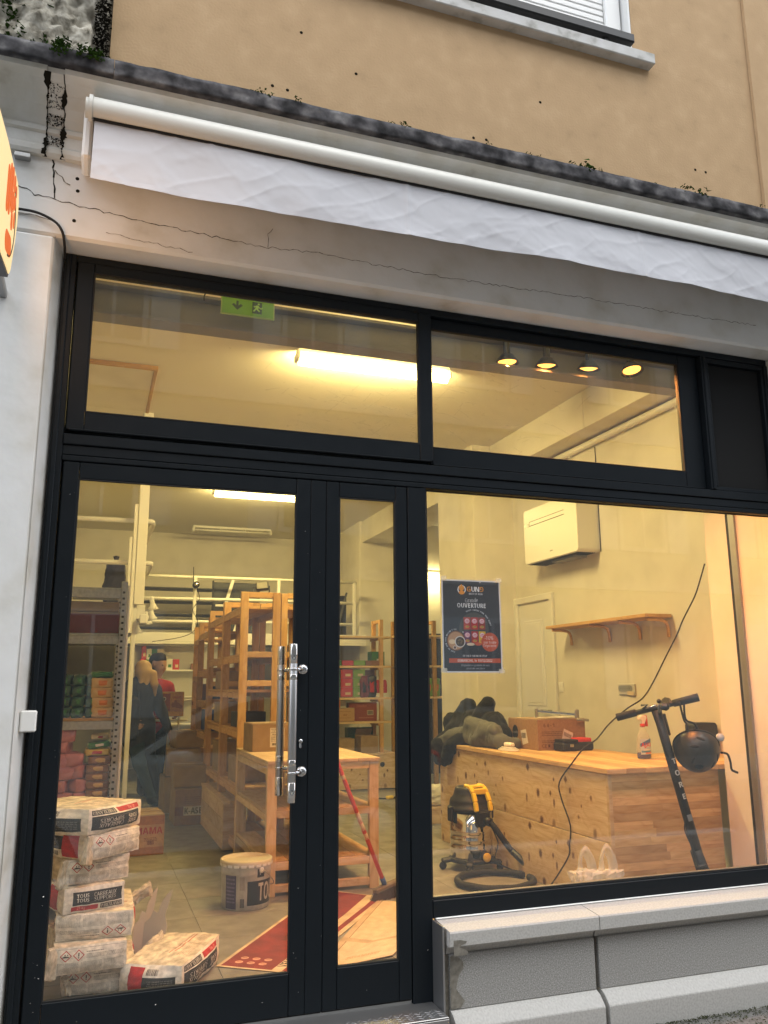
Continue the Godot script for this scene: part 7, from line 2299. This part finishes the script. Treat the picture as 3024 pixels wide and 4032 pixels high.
# ------------------------------------------------------------------ poster inside the glass
func poster():
	var W := 384
	var H := 544
	var navy := Color(0.1, 0.125, 0.165)
	var wh := Color(0.86, 0.86, 0.86)
	var gold := Color(0.8, 0.52, 0.12)
	var org := Color(0.68, 0.27, 0.14)
	var im := blank(W, H, Color(0.78, 0.79, 0.82))
	rect(im, 8, 8, W - 16, H - 16, navy)
	# emblem and name
	disc(im, 130, 58, 27, wh)
	disc(im, 130, 58, 21, navy)
	disc(im, 130, 76, 19, gold, 12)
	for q in [[118, 48, 6, 14], [129, 42, 6, 16], [140, 48, 6, 13], [129, 60, 9, 8]]: disc(im, q[0], q[1], q[2], gold, q[3])
	write(im, "G", 176, 54, 30, gold, true)
	write(im, "U", 205, 54, 30, wh, true)
	write(im, "N", 232, 54, 30, wh, true)
	write(im, "G", 261, 54, 30, gold, true, 0.0, PI)
	write(im, "BEST OF ASIA", 222, 82, 11, wh, true, 90)
	write(im, "Grande", 192, 120, 23, wh, false, 84, -0.06, true)
	write(im, "OUVERTURE", 192, 152, 26, wh, true, 186)
	# picture of packets in a circle
	disc(im, 204, 290, 96, Color(0.24, 0.25, 0.24), 98)
	var k := 0
	for row in 2:
		for col in 3:
			var x := 138.0 + col * 48
			var y := 222.0 + row * 82
			var c: Color = [Color(0.62, 0.2, 0.18), Color(0.62, 0.1, 0.12), Color(0.5, 0.14, 0.12), Color(0.35, 0.14, 0.3), Color(0.6, 0.12, 0.14), Color(0.78, 0.62, 0.16)][k]
			rect(im, x, y, 44, 72, c)
			disc(im, x + 22, y + 22, 17, Color(0.86, 0.78, 0.8), 14)
			write(im, "CUNG", x + 22, y + 17, 9, Color(0.6, 0.15, 0.2), true, 30)
			write(im, "DINH", x + 22, y + 27, 9, Color(0.6, 0.15, 0.2), true, 30)
			disc(im, x + 22, y + 56, 15, Color(0.7, 0.45, 0.2), 9)
			disc(im, x + 26, y + 54, 7, Color(0.45, 0.5, 0.2), 4)
			k += 1
	disc(im, 180, 380, 26, Color(0.8, 0.72, 0.6), 9)
	disc(im, 230, 378, 22, Color(0.72, 0.3, 0.2), 10)
	# dish
	disc(im, 86, 360, 58, Color(0.45, 0.28, 0.16))
	disc(im, 86, 360, 52, Color(0.66, 0.5, 0.36))
	disc(im, 62, 366, 22, Color(0.8, 0.7, 0.55), 14)
	disc(im, 112, 366, 34, Color(0.75, 0.74, 0.72))
	disc(im, 112, 366, 28, Color(0.22, 0.16, 0.12))
	for q in [[104, 358], [118, 372], [112, 354], [124, 362], [100, 374]]: disc(im, q[0], q[1], 6, Color(0.4, 0.32, 0.2))
	disc(im, 78, 400, 11, Color(0.8, 0.78, 0.74))
	disc(im, 78, 400, 8, Color(0.3, 0.14, 0.08))
	disc(im, 306, 366, 56, org)
	write(im, "-10%", 300, 342, 22, wh, false, 56)
	write(im, "sur toute", 306, 368, 15, wh, false, 84)
	write(im, "l'épicerie", 306, 389, 15, wh, false, 84)
	# words round the circles
	var around := func(text: String, cx: float, cy: float, r: float, a0: float, a1: float, h: float):
		for i in text.length():
			if text[i] == " ": continue
			var t := lerpf(a0, a1, float(i) / (text.length() - 1))
			write(im, text[i], cx + cos(t) * r, cy + sin(t) * r, h, wh, true, 0.0, t + PI / 2)
	around.call("PETIT CADEAU POUR TOUT ACHAT", 204, 290, 112, -2.0, -0.22, 9.0)
	around.call("PLAT DU JOUR FAIT MAISON 9.90€", 86, 360, 66, 1.75, 4.75, 8.5)
	write(im, "DE 9H À 19H NON STOP", 206, 446, 11, wh, true, 156)
	rect(im, 40, 462, 332, 26, org)
	write(im, "DIMANCHE, le 18/12/2022", 206, 475, 15, wh, true, 224)
	write(im, "Dégustation gratuite de nos", 208, 503, 10.5, wh, false, 182)
	write(im, "produits sur place", 208, 521, 10.5, wh, false, 118)
	var p := thing("poster", "dark poster with white lettering stuck inside the display window", "poster", V(1.638, 1.51, -0.0535))
	var st := begin(true)
	var f := func(u: float, v: float) -> Vector3: return V((u - 0.5) * 0.297, (v - 0.5) * 0.42, -0.002 - 0.004 * absf(noise.get_noise_2d(u * 2.5, v * 3.0)) - 0.006 * maxf(0.0, u + v - 1.75))
	add_sheet(st, 16, 22, f)
	part(p, "sheet", finish(st), printed(im, 0.5))
	var back := begin(true)
	add_sheet(back, 16, 22, func(u, v): return f.call(1.0 - u, v) + V(0, 0, -0.0008))
	part(p, "back", finish(back), M.paper)
	for q in [[-0.14, 0.215], [0.14, 0.213], [-0.145, -0.2], [0.142, -0.204]]:
		var tm := mat(Color(0.9, 0.88, 0.8, 0.35), 0.4)
		tm.transparency = BaseMaterial3D.TRANSPARENCY_ALPHA
		part(p, "tape", bev(V(0.03, 0.02, 0.0006), 0.0002), tm, V(q[0], q[1], 0.0012))

# ------------------------------------------------------------------ what the glass mirrors
func outside_mirrored():
	# car parked at the kerb behind the viewer
	var c := thing("parked_car", "silver hatchback parked at the kerb, mirrored in the glass door", "car", V(0, -0.3, 3.78))
	var paint := mat(L(0.5, 0.57, 0.6), 0.25, 0.2)
	paint.clearcoat_enabled = true
	paint.clearcoat = 1.0
	paint.clearcoat_roughness = 0.03
	var dark := mat(L(0.008, 0.009, 0.01), 0.08)
	# profile x, y of the side
	var side := PackedVector2Array([Vector2(-1.15, 0.25), Vector2(-1.2, 0.5), Vector2(-1.1, 0.68), Vector2(-0.6, 0.8), Vector2(0.12, 0.92), Vector2(2.9, 0.98), Vector2(3.05, 0.9), Vector2(3.12, 0.5), Vector2(3.05, 0.25), Vector2(2.75, 0.24), Vector2(2.65, 0.45), Vector2(2.42, 0.58), Vector2(2.18, 0.45), Vector2(2.08, 0.24), Vector2(0.0, 0.24), Vector2(-0.1, 0.45), Vector2(-0.33, 0.58), Vector2(-0.56, 0.45), Vector2(-0.66, 0.24)])
	part(c, "body", prism(side, 0.0, 1.72), paint)
	var cabin := PackedVector2Array([Vector2(0.2, 0.9), Vector2(0.37, 0.972), Vector2(0.604, 1.127), Vector2(0.845, 1.297), Vector2(1.033, 1.399), Vector2(1.247, 1.471), Vector2(1.536, 1.503), Vector2(2.2, 1.505), Vector2(2.7, 1.42), Vector2(2.95, 1.12), Vector2(3.0, 0.95)])
	var inner := PackedVector2Array([Vector2(0.5, 0.99), Vector2(0.66, 1.09), Vector2(0.9, 1.255), Vector2(1.08, 1.345), Vector2(1.3, 1.412), Vector2(1.55, 1.437), Vector2(2.2, 1.435), Vector2(2.55, 1.36), Vector2(2.78, 1.08), Vector2(2.72, 1.0)])
	part(c, "cabin", prism(cabin, 0.1, 1.62), paint)
	part(c, "side_glass", prism(inner, 0.085, 0.1), dark)
	part(c, "side_glass", prism(inner, 1.62, 1.635), dark)
	part(c, "pillar", bev(V(0.07, 0.42, 0.02), 0.005), M.black_plastic, V(1.72, 1.18, 0.082))
	part(c, "windscreen", prism(PackedVector2Array([Vector2(0.22, 0.922), Vector2(0.37, 0.985), Vector2(0.604, 1.14), Vector2(0.845, 1.31), Vector2(1.033, 1.412), Vector2(1.025, 1.425), Vector2(0.835, 1.323), Vector2(0.594, 1.153), Vector2(0.36, 0.998), Vector2(0.21, 0.935)]), 0.2, 1.52), dark)
	var mir := part(c, "door_mirror", pillow(V(0.2, 0.13, 0.13), 10, 0.5, 0.15, 0.0, 1.0), paint, V(0.74, 0.955, -0.07))
	part(mir, "arm", bev(V(0.05, 0.03, 0.1), 0.01), M.black_plastic, V(0.02, -0.05, 0.07))
	for x in [-0.33, 2.42]:
		for z in [0.1, 1.62]:
			var w := part(c, "wheel", lathe([[0.0, -0.09], [0.2, -0.09], [0.29, -0.1], [0.305, -0.06], [0.305, 0.06], [0.29, 0.1], [0.2, 0.09], [0.0, 0.09]], 32), M.rubber, V(x, 0.305, z), V(PI / 2, 0, 0))
			part(w, "rim", lathe([[0.0, -0.095], [0.19, -0.098], [0.2, 0.0], [0.19, 0.098], [0.0, 0.095]], 20), M.alu)
	for x in [0.95, 1.95]: part(c, "door_handle", bev(V(0.16, 0.03, 0.02), 0.008), paint, V(x + 0.45, 0.86, -0.006))
	part(c, "headlight", bev(V(0.22, 0.12, 0.3), 0.03), mat(L(0.5, 0.5, 0.5), 0.1), V(-1.0, 0.66, 0.17))
	part(c, "tail_light", bev(V(0.1, 0.2, 0.2), 0.03), M.red, V(3.04, 0.85, 0.12))
	# house over the road
	var h := thing("house_opposite", "plain grey rendered house across the street, mirrored in the glass", "building", V(0, -0.3, 10.5))
	bx(h, "wall", V(-45, 0, 0), V(45, 10.5, 6), mat(L(0.13, 0.12, 0.105), 0.9), 0.02)
	bx(h, "roof", V(-45.4, 10.5, -0.5), V(45.4, 10.8, 6.4), mat(L(0.08, 0.06, 0.05), 0.9), 0.05)
	for k in 9:
		for f in 3:
			var w := part(h, "window", bev(V(1.15, 1.7, 0.06), 0.01), mat(L(0.2, 0.2, 0.19), 0.7), V(-14 + k * 3.5, 1.9 + f * 3.1, -0.02))
			part(w, "pane", bev(V(0.95, 1.5, 0.02), 0.004), dark, V(0, 0, -0.035))
			part(w, "window_bar", bev(V(0.06, 1.5, 0.02), 0.004), mat(L(0.2, 0.2, 0.19), 0.7), V(0, 0, -0.05))
			for s in [-1, 1]: part(w, "shutter", bev(V(0.5, 1.7, 0.05), 0.008), mat(L(0.2, 0.22, 0.22), 0.8), V(s * 0.86, 0, -0.01))
	for y in [3.35, 6.45]: bx(h, "string_course", V(-45, y, -0.08), V(45, y + 0.18, -0.001), mat(L(0.17, 0.16, 0.15), 0.9), 0.01)
